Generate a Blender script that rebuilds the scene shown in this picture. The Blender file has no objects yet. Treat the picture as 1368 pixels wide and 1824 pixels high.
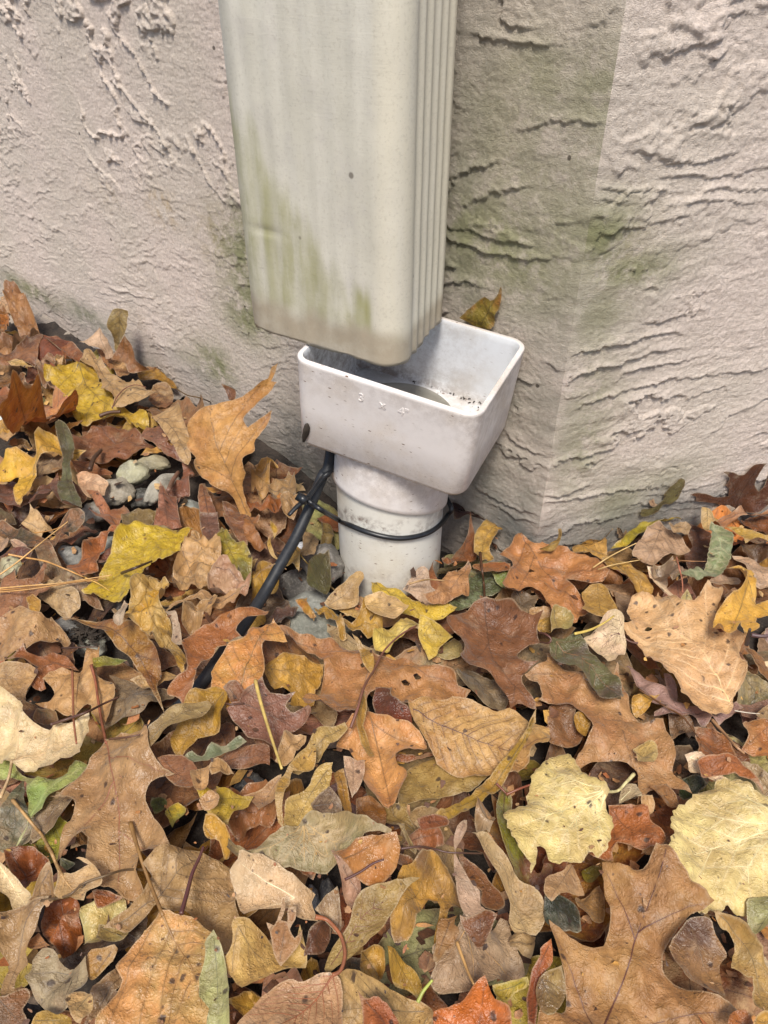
import bpy, bmesh, math, random
import numpy as np
from mathutils import Vector, Matrix
from mathutils.geometry import delaunay_2d_cdt

SC = bpy.context.scene
COL = SC.collection
R = math.radians

# ------------------------------------------------------------------ camera
FPX, PITCH, CAMH = 1340.0, R(38.5), 0.45
cam_d = bpy.data.cameras.new('camera')
cam = bpy.data.objects.new('camera', cam_d)
COL.objects.link(cam)
cam.location = (0, 0, CAMH)
cam.rotation_euler = (math.pi / 2 - PITCH, 0, 0)
cam_d.sensor_fit = 'VERTICAL'
cam_d.sensor_height = 36.0
cam_d.sensor_width = 27.0
cam_d.lens = FPX / 1824 * 36.0
cam_d.clip_start = 0.01
cam_d.clip_end = 100
SC.camera = cam

# ------------------------------------------------------------------ sky, sun, exposure
W = bpy.data.worlds.new('World')
SC.world = W
W.use_nodes = True
wn = W.node_tree
wn.nodes.clear()
sky = wn.nodes.new('ShaderNodeTexSky')
sky.sky_type = 'NISHITA'
sky.sun_disc = False
SUN_EL, SUN_AZ = R(60), R(184)
sky.sun_elevation = SUN_EL
sky.sun_rotation = SUN_AZ
sky.air_density = 1.0
sky.dust_density = 2.5
sky.ozone_density = 0.6
bg = wn.nodes.new('ShaderNodeBackground')
bg.inputs['Strength'].default_value = 0.10
wo = wn.nodes.new('ShaderNodeOutputWorld')
wn.links.new(sky.outputs[0], bg.inputs[0])
wn.links.new(bg.outputs[0], wo.inputs[0])
sun_d = bpy.data.lights.new('sun', 'SUN')
sun_d.energy = 2.5
sun_d.angle = R(14)
sun_d.color = (1.0, 0.945, 0.86)
sun = bpy.data.objects.new('sun', sun_d)
COL.objects.link(sun)
sdir = Vector((math.sin(SUN_AZ) * math.cos(SUN_EL), math.cos(SUN_AZ) * math.cos(SUN_EL), math.sin(SUN_EL)))
sun.rotation_euler = (-sdir).to_track_quat('-Z', 'Y').to_euler()
sun.location = sdir * 3
SC.view_settings.view_transform = 'Standard'
SC.view_settings.look = 'None'
SC.view_settings.exposure = 0.76
SC.view_settings.gamma = 1.0
SC.view_settings.use_curve_mapping = False
SC.cycles.max_bounces = 6

# ------------------------------------------------------------------ pixel <-> place helpers (photo 1368 x 1824)
_c, _s = math.cos(PITCH), math.sin(PITCH)
FW = np.array([0, _c, -_s]); UP = np.array([0, _s, _c]); RT = np.array([1.0, 0, 0]); CC = np.array([0, 0, CAMH])
def ray(x, y): return (x - 684) * RT + (912 - y) * UP + FPX * FW
def on_plane(x, y, p0, n):
    d = ray(x, y); return CC + d * (np.dot(np.asarray(p0) - CC, n) / np.dot(d, n))
def on_z(x, y, z): return on_plane(x, y, (0, 0, z), (0, 0, 1))
CORNER = np.array([0.135, 0.505])
DL = np.array([math.cos(R(138)), math.sin(R(138))]); NL = np.array([-DL[1], DL[0]]); NL = NL if NL[1] < 0 else -NL
DR = np.array([math.cos(R(18)), math.sin(R(18))]); NR = np.array([DR[1], -DR[0]])
def wall_sz(x, y, left=True):
    n = NL if left else NR; d = DL if left else DR
    p = on_plane(x, y, (CORNER[0], CORNER[1], 0), np.array([n[0], n[1], 0]))
    return float(np.dot(p[:2] - CORNER, d)), float(p[2])
PIPE_C = np.array([0.0055, 0.517]); PIPE_R = 0.0460

def lin(c):
    r = []
    for v in c[:3]:
        v /= 255.0
        r.append(v / 12.92 if v <= 0.04045 else ((v + 0.055) / 1.055) ** 2.4)
    return r

# ------------------------------------------------------------------ numpy noise
_rng = np.random.RandomState(7)
_perm = _rng.permutation(512)
_grad = _rng.uniform(0, 2 * np.pi, 512)
def pnoise(x, y, seed=0):
    x = np.asarray(x, float) + seed * 17.31; y = np.asarray(y, float) + seed * 9.77
    xi = np.floor(x).astype(int); yi = np.floor(y).astype(int)
    xf = x - xi; yf = y - yi
    u = xf * xf * xf * (xf * (xf * 6 - 15) + 10); v = yf * yf * yf * (yf * (yf * 6 - 15) + 10)
    def g(ix, iy, dx, dy):
        a = _grad[_perm[(_perm[ix & 511] + iy) & 511]]
        return np.cos(a) * dx + np.sin(a) * dy
    n00 = g(xi, yi, xf, yf); n10 = g(xi + 1, yi, xf - 1, yf)
    n01 = g(xi, yi + 1, xf, yf - 1); n11 = g(xi + 1, yi + 1, xf - 1, yf - 1)
    return ((n00 * (1 - u) + n10 * u) * (1 - v) + (n01 * (1 - u) + n11 * u) * v) * 1.5
def fbm(x, y, o=4, seed=0, gain=0.5):
    a, t = 1.0, 0.0
    for k in range(o):
        t = t + a * pnoise(x * 2 ** k, y * 2 ** k, seed + k * 3); a *= gain
    return t
def sstep(a, b, x):
    t = np.clip((x - a) / (b - a), 0, 1); return t * t * (3 - 2 * t)

# ------------------------------------------------------------------ node helpers
def new_mat(name):
    m = bpy.data.materials.new(name); m.use_nodes = True
    m.node_tree.nodes.clear(); return m
class NT:
    def __init__(s, m): s.t = m.node_tree
    def n(s, typ, **kw):
        nd = s.t.nodes.new(typ)
        for k, v in kw.items():
            if k == 'ins':
                for a, b in v.items():
                    if isinstance(b, bpy.types.NodeSocket): s.t.links.new(b, nd.inputs[a])
                    else: nd.inputs[a].default_value = b
            else: setattr(nd, k, v)
        return nd
    def math(s, op, a, b=0.0, clamp=False):
        nd = s.n('ShaderNodeMath', operation=op, use_clamp=clamp)
        for i, v in enumerate((a, b)):
            if isinstance(v, bpy.types.NodeSocket): s.t.links.new(v, nd.inputs[i])
            else: nd.inputs[i].default_value = v
        return nd.outputs[0]
    def ramp(s, f, lo, hi, a=0.0, b=1.0):
        nd = s.n('ShaderNodeMapRange', interpolation_type='SMOOTHSTEP')
        s.t.links.new(f, nd.inputs[0]); nd.inputs[1].default_value = lo; nd.inputs[2].default_value = hi
        nd.inputs[3].default_value = a; nd.inputs[4].default_value = b
        return nd.outputs[0]
    def mix(s, f, a, b, mode='MIX'):
        nd = s.n('ShaderNodeMix', data_type='RGBA', blend_type=mode)
        for i, v in ((0, f), (6, a), (7, b)):
            if isinstance(v, bpy.types.NodeSocket): s.t.links.new(v, nd.inputs[i])
            elif i == 0: nd.inputs[0].default_value = v
            else: nd.inputs[i].default_value = (*v[:3], 1)
        return nd.outputs[2]
    def noise(s, vec, scale, detail=4, rough=0.55, out=0, **kw):
        nd = s.n('ShaderNodeTexNoise', **kw)
        s.t.links.new(vec, nd.inputs['Vector']); nd.inputs['Scale'].default_value = scale
        nd.inputs['Detail'].default_value = detail; nd.inputs['Roughness'].default_value = rough
        return nd.outputs[out]
    def geo(s, name):
        return s.n('ShaderNodeAttribute', attribute_type='GEOMETRY', attribute_name=name)
    def obj(s, name):
        return s.n('ShaderNodeAttribute', attribute_type='OBJECT', attribute_name=name)
    def out(s, sh):
        o = s.n('ShaderNodeOutputMaterial'); s.t.links.new(sh, o.inputs[0])
    def L(s, a, b): s.t.links.new(a, b)

# ------------------------------------------------------------------ object helpers
def add_obj(name, me, mat=None, parent=None):
    o = bpy.data.objects.new(name, me); COL.objects.link(o)
    if mat is not None and len(me.materials) == 0: me.materials.append(mat)
    if parent is not None: o.parent = parent
    return o
def tag(o, label=None, cat=None, group=None, kind=None):
    if label: o['label'] = label
    if cat: o['category'] = cat
    if group: o['group'] = group
    if kind: o['kind'] = kind
    return o
def mesh_np(name, co, faces, smooth=True, attrs=None):
    me = bpy.data.meshes.new(name)
    me.from_pydata([tuple(map(float, c)) for c in co], [], [tuple(int(i) for i in f) for f in faces])
    if smooth: me.polygons.foreach_set('use_smooth', [True] * len(me.polygons))
    for k, v in (attrs or {}).items():
        v = np.asarray(v, dtype=np.float32)
        if v.ndim == 1:
            a = me.attributes.new(k, 'FLOAT', 'POINT'); a.data.foreach_set('value', v)
        else:
            a = me.attributes.new(k, 'FLOAT_VECTOR', 'POINT'); a.data.foreach_set('vector', v.ravel())
    me.update(); return me
def grid_mesh(name, P, attrs=None):
    nu, nv = P.shape[:2]
    me = bpy.data.meshes.new(name)
    me.vertices.add(nu * nv)
    me.vertices.foreach_set('co', P.reshape(-1).astype(np.float32))
    idx = np.arange(nu * nv).reshape(nu, nv)
    q = np.stack([idx[:-1, :-1], idx[1:, :-1], idx[1:, 1:], idx[:-1, 1:]], -1).reshape(-1, 4)
    me.loops.add(q.size); me.polygons.add(len(q))
    me.loops.foreach_set('vertex_index', q.ravel().astype(np.int32))
    me.polygons.foreach_set('loop_start', np.arange(0, q.size, 4, dtype=np.int32))
    me.polygons.foreach_set('use_smooth', np.ones(len(q), bool))
    me.update(calc_edges=True)
    for k, v in (attrs or {}).items():
        a = me.attributes.new(k, 'FLOAT', 'POINT'); a.data.foreach_set('value', v.ravel().astype(np.float32))
    return me
def tube_mesh(name, pts, rad, seg=10, flat=1.0, cap=True, upv=None, sub=1):
    pts = [Vector(p) for p in pts]
    if sub > 1: pts, rad = catmull(pts, rad, sub)
    n = len(pts)
    if not hasattr(rad, '__len__'): rad = [rad] * n
    vs, fs = [], []
    prev = Vector(upv) if upv is not None else Vector((0, 0, 1))
    for i, p in enumerate(pts):
        t = (pts[min(i + 1, n - 1)] - pts[max(i - 1, 0)]).normalized()
        a = prev - t * prev.dot(t)
        if a.length < 1e-5: a = t.orthogonal()
        a.normalize(); b = t.cross(a)
        if upv is None: prev = a
        for k in range(seg):
            w = 2 * math.pi * k / seg
            vs.append(p + b * (math.cos(w) * rad[i]) + a * (math.sin(w) * rad[i] * flat))
    for i in range(n - 1):
        for k in range(seg):
            k2 = (k + 1) % seg
            fs.append((i * seg + k, i * seg + k2, (i + 1) * seg + k2, (i + 1) * seg + k))
    if cap:
        fs.append(tuple(range(seg - 1, -1, -1))); fs.append(tuple((n - 1) * seg + k for k in range(seg)))
    return mesh_np(name, vs, fs)
def catmull(pts, rad, sub):
    n = len(pts)
    if not hasattr(rad, '__len__'): rad = [rad] * n
    out, ro = [], []
    for i in range(n - 1):
        p0 = pts[max(i - 1, 0)]; p1 = pts[i]; p2 = pts[i + 1]; p3 = pts[min(i + 2, n - 1)]
        for k in range(sub):
            t = k / sub
            out.append(0.5 * ((2 * p1) + (p2 - p0) * t + (2 * p0 - 5 * p1 + 4 * p2 - p3) * t * t + (3 * p1 - p0 - 3 * p2 + p3) * t ** 3))
            ro.append(rad[i] * (1 - t) + rad[i + 1] * t)
    out.append(pts[-1]); ro.append(rad[-1])
    return out, ro

# ------------------------------------------------------------------ materials of the setting
def mat_stucco():
    m = new_mat('stucco'); t = NT(m)
    tc = t.n('ShaderNodeTexCoord').outputs['Object']
    al = t.geo('algae').outputs['Fac']; di = t.geo('dirt').outputs['Fac']; gy = t.geo('grime').outputs['Fac']; oc = t.geo('ochre').outputs['Fac']
    n1 = t.noise(tc, 9, 5); n2 = t.noise(tc, 60, 5, 0.7); n3 = t.noise(tc, 420, 3, 0.7)
    base = t.mix(t.ramp(n1, .35, .65), lin((229, 213, 201)), lin((221, 208, 194)))
    base = t.mix(t.ramp(n3, .35, .7, 0, .42), base, lin((160, 144, 128)))
    base = t.mix(t.math('MULTIPLY', gy, t.ramp(n2, .25, .7, .55, 1.0)), base, lin((150, 145, 132)))
    base = t.mix(t.math('MULTIPLY', oc, t.ramp(n2, .4, .65)), base, lin((186, 158, 112)))
    f = t.math('MULTIPLY', al, t.ramp(t.math('ADD', n2, t.math('MULTIPLY', n1, .5)), .50, .84, .15, .95), True)
    base = t.mix(f, base, lin((136, 136, 100)))
    base = t.mix(t.math('MULTIPLY', di, t.ramp(n2, .2, .7, .6, 1)), base, lin((100, 102, 98)))
    v = t.n('ShaderNodeTexVoronoi', ins={'Vector': tc, 'Scale': 75.0})
    rnd = t.n('ShaderNodeSeparateColor', ins={0: v.outputs['Color']}).outputs[0]
    sp = t.math('MULTIPLY', t.ramp(v.outputs['Distance'], .10, .16, 1, 0), t.ramp(rnd, .95, .955))
    base = t.mix(t.math('MULTIPLY', sp, .8), base, lin((60, 52, 46)))
    b = t.n('ShaderNodeBump', ins={'Strength': .9, 'Distance': .0020})
    flat = t.n('ShaderNodeMapping', ins={'Vector': tc, 'Scale': (.55, .55, 1.3)}).outputs[0]
    h = t.math('ADD', t.math('MULTIPLY', t.noise(flat, 420, 5, .7), .55), t.math('MULTIPLY', t.noise(tc, 1000, 3, .8), .95))
    t.L(h, b.inputs['Height'])
    p = t.n('ShaderNodeBsdfPrincipled', ins={'Base Color': base, 'Roughness': .92, 'Specular IOR Level': .2, 'Normal': b.outputs[0]})
    t.out(p.outputs[0]); return m
def mat_soil():
    m = new_mat('soil'); t = NT(m)
    tc = t.n('ShaderNodeTexCoord').outputs['Object']
    n = t.noise(tc, 60, 8, .7); n2 = t.noise(tc, 300, 4, .7)
    c = t.mix(t.ramp(n, .35, .65), (.014, .010, .008), (.045, .033, .025))
    c = t.mix(t.ramp(n2, .5, .75), c, (.07, .055, .042))
    b = t.n('ShaderNodeBump', ins={'Strength': 1.0, 'Distance': .004, 'Height': n})
    p = t.n('ShaderNodeBsdfPrincipled', ins={'Base Color': c, 'Roughness': .85, 'Normal': b.outputs[0]})
    t.out(p.outputs[0]); return m
def mat_stone():
    m = new_mat('stone'); t = NT(m)
    tc = t.n('ShaderNodeTexCoord').outputs['Object']
    oi = t.n('ShaderNodeObjectInfo')
    off = t.n('ShaderNodeVectorMath', operation='ADD', ins={0: tc})
    t.L(oi.outputs['Random'], off.inputs[1])
    n = t.noise(off.outputs[0], 70, 6, .65); n2 = t.noise(off.outputs[0], 400, 4, .7)
    c = t.mix(t.ramp(n, .35, .68), oi.outputs['Color'], t.mix(.6, oi.outputs['Color'], (.09, .085, .07)))
    c = t.mix(t.ramp(n2, .45, .7, 0, .5), c, t.mix(.5, oi.outputs['Color'], (.5, .48, .42)))
    b = t.n('ShaderNodeBump', ins={'Strength': .7, 'Distance': .0015, 'Height': t.math('ADD', n, n2)})
    p = t.n('ShaderNodeBsdfPrincipled', ins={'Base Color': c, 'Roughness': .7, 'Normal': b.outputs[0]})
    t.out(p.outputs[0]); return m
def mat_concrete():
    m = new_mat('dark_concrete'); t = NT(m)
    tc = t.n('ShaderNodeTexCoord').outputs['Object']
    n = t.noise(tc, 30, 6, .7); n2 = t.noise(tc, 250, 4, .7)
    c = t.mix(t.ramp(n, .35, .65), lin((132, 123, 115)), lin((156, 145, 132)))
    c = t.mix(t.ramp(n2, .45, .7, 0, .7), c, lin((78, 76, 74)))
    b = t.n('ShaderNodeBump', ins={'Strength': .8, 'Distance': .002, 'Height': t.math('ADD', n, n2)})
    p = t.n('ShaderNodeBsdfPrincipled', ins={'Base Color': c, 'Roughness': .9, 'Normal': b.outputs[0]})
    t.out(p.outputs[0]); return m
M_STUCCO, M_SOIL, M_STONE, M_CONC = mat_stucco(), mat_soil(), mat_stone(), mat_concrete()

def mat_pvc(name, col, dirtcol, amount=.5, speck=.5, rough=.38):
    m = new_mat(name); t = NT(m)
    tc = t.n('ShaderNodeTexCoord').outputs['Object']
    n = t.noise(tc, 22, 6, .65); n2 = t.noise(tc, 160, 5, .75)
    mp = t.n('ShaderNodeMapping', ins={'Vector': tc, 'Scale': (1, 1, 3.0)}).outputs[0]
    n3 = t.noise(mp, 420, 3, .8)
    c = t.mix(t.ramp(n, .40, .75, 0, amount), lin(col), lin(dirtcol))
    d = t.math('MULTIPLY', t.ramp(n3, .60, .70), t.ramp(n, .40, .62))
    c = t.mix(t.math('MULTIPLY', d, speck), c, lin((128, 104, 84)))
    v = t.n('ShaderNodeTexVoronoi', ins={'Vector': mp, 'Scale': 150.0})
    rnd = t.n('ShaderNodeSeparateColor', ins={0: v.outputs['Color']}).outputs[0]
    sp = t.math('MULTIPLY', t.ramp(v.outputs['Distance'], .10, .26, 1, 0), t.math('MULTIPLY', t.ramp(rnd, .78, .95), t.ramp(n, .44, .56, .25, 1)))
    c = t.mix(t.math('MULTIPLY', sp, speck * 1.9, True), c, lin((104, 76, 58)))
    dt = t.geo('dirt').outputs['Fac']
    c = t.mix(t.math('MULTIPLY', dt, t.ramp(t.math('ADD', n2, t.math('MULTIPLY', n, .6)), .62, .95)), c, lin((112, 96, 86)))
    b = t.n('ShaderNodeBump', ins={'Strength': .12, 'Distance': .001, 'Height': n2})
    p = t.n('ShaderNodeBsdfPrincipled', ins={'Base Color': c, 'Roughness': rough, 'Normal': b.outputs[0], 'Subsurface Weight': .08, 'Subsurface Radius': (.004, .004, .004)})
    p.subsurface_method = 'BURLEY'
    t.out(p.outputs[0]); return m
M_PVC = mat_pvc('white_pvc', (216, 210, 206), (205, 193, 179), .8, .85)
M_PVC_IN = mat_pvc('stained_pvc', (216, 218, 221), (190, 182, 172), .7, .4, .25)
M_SOCKET = mat_pvc('shade_grey_socket', (142, 140, 132), (110, 104, 94), .6, .4, .5)  # shade inside the outlet hole, put into the plastic's colour
M_PIPE = mat_pvc('aged_pvc', (214, 211, 201), (200, 193, 175), .65, .7, .45)

def mat_downspout():
    m = new_mat('painted_aluminium'); t = NT(m)
    tc = t.n('ShaderNodeTexCoord').outputs['Object']
    st = t.n('ShaderNodeMapping', ins={'Vector': tc, 'Scale': (1, 1, .12)}).outputs[0]
    hz = t.n('ShaderNodeMapping', ins={'Vector': tc, 'Scale': (.3, .3, 3)}).outputs[0]
    n = t.noise(st, 60, 5, .6); n2 = t.noise(tc, 45, 6, .7); n3 = t.noise(hz, 260, 3, .8); n4 = t.noise(tc, 500, 3, .7)
    side = t.geo('side').outputs['Fac']; al = t.geo('algae').outputs['Fac']; lo = t.geo('bare').outputs['Fac']
    c = t.mix(t.ramp(n, .35, .65), lin((203, 198, 184)), lin((193, 188, 173)))
    c = t.mix(t.ramp(n2, .45, .75, 0, .5), c, lin((184, 178, 170)))
    c = t.mix(t.math('MULTIPLY', side, t.ramp(n, .3, .6, .5, 1)), c, lin((204, 197, 178)))
    c = t.mix(t.math('MULTIPLY', al, t.ramp(t.math('ADD', n, t.math('MULTIPLY', n2, .6)), .55, .95, .35, 1)), c, lin((150, 147, 104)))
    c = t.mix(t.math('MULTIPLY', lo, t.ramp(n2, .3, .6, .7, 1)), c, lin((160, 148, 128)))
    c = t.mix(t.math('MULTIPLY', t.ramp(n3, .62, .76), t.ramp(n2, .4, .65, .05, .45)), c, lin((120, 108, 92)))
    c = t.mix(t.ramp(n4, .5, .75, 0, .28), c, lin((140, 132, 118)))
    v = t.n('ShaderNodeTexVoronoi', ins={'Vector': tc, 'Scale': 55.0})
    rnd = t.n('ShaderNodeSeparateColor', ins={0: v.outputs['Color']}).outputs[0]
    sp = t.math('MULTIPLY', t.ramp(v.outputs['Distance'], .07, .13, 1, 0), t.ramp(rnd, .90, .91))
    c = t.mix(t.math('MULTIPLY', sp, .75), c, lin((96, 88, 78)))
    b = t.n('ShaderNodeBump', ins={'Strength': .25, 'Distance': .0012, 'Height': t.math('ADD', n2, t.math('MULTIPLY', n3, .3))})
    p = t.n('ShaderNodeBsdfPrincipled', ins={'Base Color': c, 'Roughness': .5, 'Normal': b.outputs[0]})
    t.out(p.outputs[0]); return m
M_SPOUT = mat_downspout()
def mat_simple(name, col, rough, bump=0, spec=.5):
    m = new_mat(name); t = NT(m)
    tc = t.n('ShaderNodeTexCoord').outputs['Object']
    n = t.noise(tc, 150, 5, .7)
    c = t.mix(t.ramp(n, .35, .7), col, [min(1, x * 1.8 + .006) for x in col])
    b = t.n('ShaderNodeBump', ins={'Strength': bump, 'Distance': .0008, 'Height': n})
    p = t.n('ShaderNodeBsdfPrincipled', ins={'Base Color': c, 'Roughness': rough, 'Specular IOR Level': spec, 'Normal': b.outputs[0]})
    t.out(p.outputs[0]); return m
M_BLACK = mat_simple('black_rubber', (.006, .007, .009), .55, .2)
M_TIE = mat_simple('black_nylon', (.006, .007, .009), .35, .05)
M_CRUMB = mat_simple('organic_debris', (.02, .014, .009), .9, .6)

# ================================================================== ground
def ground_z(X, Y):
    a = (X - CORNER[0]) * DL[0] + (Y - CORNER[1]) * DL[1]; b = (X - CORNER[0]) * NL[0] + (Y - CORNER[1]) * NL[1]
    return -0.042 - .045 * np.exp(-((a - .20) / .10) ** 2 - (b / .06) ** 2)
def build_ground():
    xs = np.concatenate([np.linspace(-6, -1.1, 12), np.linspace(-1.05, .85, 320), np.linspace(.95, 6, 12)])
    ys = np.concatenate([np.linspace(-6, -.05, 12), np.linspace(0, 1.4, 240), np.linspace(1.5, 6, 10)])
    X, Y = np.meshgrid(xs, ys, indexing='ij')
    Z = ground_z(X, Y) + fbm(X * 14, Y * 14, 4, 3) * .006
    tag(add_obj('ground', grid_mesh('ground', np.stack([X, Y, Z], -1)), M_SOIL), 'dark damp soil under the fallen leaves', kind='structure')
build_ground()

# ================================================================== stucco walls
def blob(S, Z, pts, left, attr):
    """pts: (px, py, radius in m along s, radius in m along z, strength)"""
    o = np.zeros_like(S)
    for x, y, rs, rz, k in pts:
        s, z = wall_sz(x, y, left)
        d = ((S - s) / rs) ** 2 + ((Z - z) / rz) ** 2
        o = np.maximum(o, k * np.exp(-d * 1.2)) if attr == 'max' else o + k * np.exp(-d * 1.2)
    return o
def terraces(S, Z, lam, amp, seed, rag=1.0, horiz=1.0, amt=None):
    w = fbm(S * 6 * horiz, Z * 15, 3, seed) * 1.7 + fbm(S * 55, Z * 80, 3, seed + 5) * .22 * rag + fbm(S * 230, Z * 260, 3, seed + 8) * .07 * rag
    ph = -Z / lam + w
    fr = ph - np.floor(ph)
    k = np.floor(ph)
    keep = sstep(-.25, .25, fbm(S * 9 + k * 3.7, Z * 3 + k * 1.3, 2, seed + 11))     # ledges break off along their run
    led = np.where(fr < .95, (fr / .95) ** 2.4, 1 - (fr - .95) / .05)
    return led * amp * (keep * .9 + .1)
def build_wall(left):
    L0 = 1.15 if left else .62
    if left: s = np.concatenate([np.arange(0, .36, .00115), np.arange(.36, L0, .0017), np.linspace(L0 + .01, 3.0, 40)])
    else: s = np.concatenate([np.arange(0, .42, .00115), np.arange(.42, L0, .003), np.linspace(L0 + .01, 2.5, 40)])
    z = np.concatenate([[-.12, -.08], np.arange(-.06, .50, .00115), np.arange(.502, .8, .004), np.linspace(.81, 2.2, 30)])
    S, Z = np.meshgrid(s, z, indexing='ij')
    fade = 1 - sstep(L0 - .1, L0, S) * .8
    grain = fbm(S * 260, Z * 380, 3, 21) * .00045 + fbm(S * 40, Z * 60, 3, 22) * .0005
    if left:
        sL, _ = wall_sz(420, 300, True)
        rightpart = 1 - sstep(sL * .55, sL * .85, S)
        h1 = terraces(S, Z, .030, .0022, 31, 1.0, .6)                         # trowelled ledges by the corner
        up = sstep(.16, .30, Z + fbm(S * 6, Z * 6, 2, 50) * .05)
        # smooth field with lumps and dragged ridges
        A = fbm(S * 26 + fbm(S * 40, Z * 40, 2, 44) * .6, Z * 30, 3, 41)
        dens = sstep(-.35, .25, fbm(S * 7, Z * 8, 2, 47))
        lumps = sstep(.16, .25, A + fbm(S * 160, Z * 160, 2, 39) * .10) * (.0032 + .0022 * fbm(S * 150, Z * 150, 2, 42)) * dens
        U = (S * .8 - Z) ; V = (S + Z * .8)
        rid = np.abs(fbm(V * 5.5, U * 13, 3, 43)); rid = (1 - sstep(.0, .08, rid + fbm(S * 170, Z * 170, 2, 38) * .05)) * sstep(-.05, .3, fbm(S * 9, Z * 9, 2, 48)) * (.0034 + .0026 * fbm(S * 180, Z * 180, 2, 49))
        fine = terraces(S * 1.0, Z + S * .22, .0125, .0012, 45, 1.6, 1.6) + terraces(S, Z + S * .18, .027, .0013, 46, 1.4, 1.2)
        lh = up * (lumps + rid) + (1 - up * .75) * fine * (.65 + .5 * fbm(S * 8, Z * 8, 2, 51))
        h = h1 * rightpart + lh * (1 - rightpart)
    else:
        m = .55 + .6 * sstep(-.3, .4, fbm(S * 6, Z * 5, 2, 60))
        A = fbm(S * 22, Z * 26, 3, 61)
        up = sstep(.20, .34, Z)
        lumps = sstep(.15, .26, A) * (.0020 + .0014 * fbm(S * 120, Z * 120, 2, 62))
        h = terraces(S, Z, .024, .0030, 63, 1.2, .65) * m * (1 - up * .35) + lumps * up * .8
        h = h + terraces(S, Z, .009, .0004, 66, 1.6, 1.5)
    h = (h + grain) * fade
    # green, grey and ochre stains, measured on the photograph and laid on the wall itself
    wn_ = fbm(S * 12, Z * 10, 4, 70) * .5 + .5
    if left:
        al = blob(S, Z, [(432, 470, .05, .06, 1.3), (440, 560, .05, .035, .9), (380, 650, .05, .035, .8), (340, 640, .03, .02, .5), (60, 520, .10, .016, .9), (150, 560, .09, .02, .6), (250, 640, .07, .02, .4),
                         (960, 130, .04, .03, .6), (1060, 170, .04, .04, .5), (930, 190, .06, .03, .45), (900, 440, .08, .05, .7), (1000, 420, .05, .06, .6), (1050, 300, .03, .05, .4), (840, 700, .03, .06, .3), (960, 330, .08, .03, .45), (890, 260, .06, .04, .4)], True, 'max')
        gr = blob(S, Z, [(840, 200, .035, .3, 1.0), (830, 450, .035, .2, 1.0), (950, 150, .08, .12, .6), (950, 400, .08, .12, .7), (930, 700, .09, .10, 1.0), (900, 850, .1, .08, 1.0), (1000, 560, .08, .10, .75), (520, 760, .06, .06, .8), (560, 850, .08, .06, .9), (480, 780, .04, .04, .6)], True, 'max')
        oc = blob(S, Z, [(290, 370, .03, .02, .8), (380, 420, .03, .03, .5), (190, 345, .03, .015, .35)], True, 'max')
        di = blob(S, Z, [(560, 900, .07, .05, .8), (900, 930, .05, .035, .8), (520, 830, .05, .03, .6), (480, 720, .05, .012, .3), (960, 985, .06, .03, .8)], True, 'max') + sstep(.035, -.015, Z + fbm(S * 14, Z * 14, 3, 81) * .02) * .35
    else:
        al = blob(S, Z, [(1080, 420, .035, .03, .9), (1120, 480, .045, .018, .8), (1070, 560, .03, .05, .5), (1060, 700, .03, .06, .45), (1040, 800, .03, .05, .55), (1100, 900, .05, .04, .4), (1190, 850, .05, .02, .35)], False, 'max')
        gr = blob(S, Z, [(1040, 500, .03, .10, .5), (1010, 800, .04, .10, .5), (1100, 620, .06, .07, .35), (1060, 900, .1, .04, .5)], False, 'max')
        oc = blob(S, Z, [(1100, 440, .02, .02, .4)], False, 'max')
        di = sstep(.055, .005, Z + fbm(S * 12, Z * 12, 3, 80) * .022) * .85
    al = np.clip(al * (.75 + wn_ * .9), 0, 1); gr = np.clip(gr * (.6 + wn_ * .6), 0, 1)
    n = NL if left else NR; d = DL if left else DR
    # the corner arris: both faces run out to the same rounded line
    e = np.exp(-S / .007)
    P = np.zeros(S.shape + (3,))
    bis = (NL + NR) / np.linalg.norm(NL + NR)
    for a in range(2):
        P[..., a] = CORNER[a] + d[a] * S + n[a] * h * (1 - e) - bis[a] * .0014 * e + bis[a] * e * (.0016 * pnoise(Z * 38, Z * 0, 90) + .0012 * pnoise(Z * 130, Z * 0, 91))
    P[..., 2] = Z
    if not left: P = P[::-1].copy(); al, gr, oc, di = (q[::-1].copy() for q in (al, gr, oc, di))
    P = P[::-1].copy(); al, gr, oc, di = (q[::-1].copy() for q in (al, gr, oc, di))
    return P, dict(algae=al, grime=gr, ochre=oc, dirt=np.clip(di, 0, 1))
for left in (True, False):
    P, at = build_wall(left)
    o = add_obj('stucco_wall', grid_mesh('stucco_wall', P, at), M_STUCCO)
    if left: tag(o, 'beige stucco wall face behind the downspout, stained green, left of the corner', 'wall')
    else: tag(o, 'pinkish beige stucco wall face with ragged trowel ledges, right of the corner', 'wall')
    o['kind'] = 'structure'
# top cap and back of the building volume so that it is closed from above
def slab_top():
    a = CORNER + DL * 3.0; b = CORNER + DR * 2.5; c = b + np.array([.5, 2.5]); d = a + np.array([.5, 1.5])
    q = [CORNER, b, c, d, a]
    tag(add_obj('wall_coping', mesh_np('wall_coping', [(p[0], p[1], 2.2) for p in q], [(0, 1, 2, 3, 4)], False), M_CONC), 'flat top of the stucco building above the frame', kind='structure')
slab_top()

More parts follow.
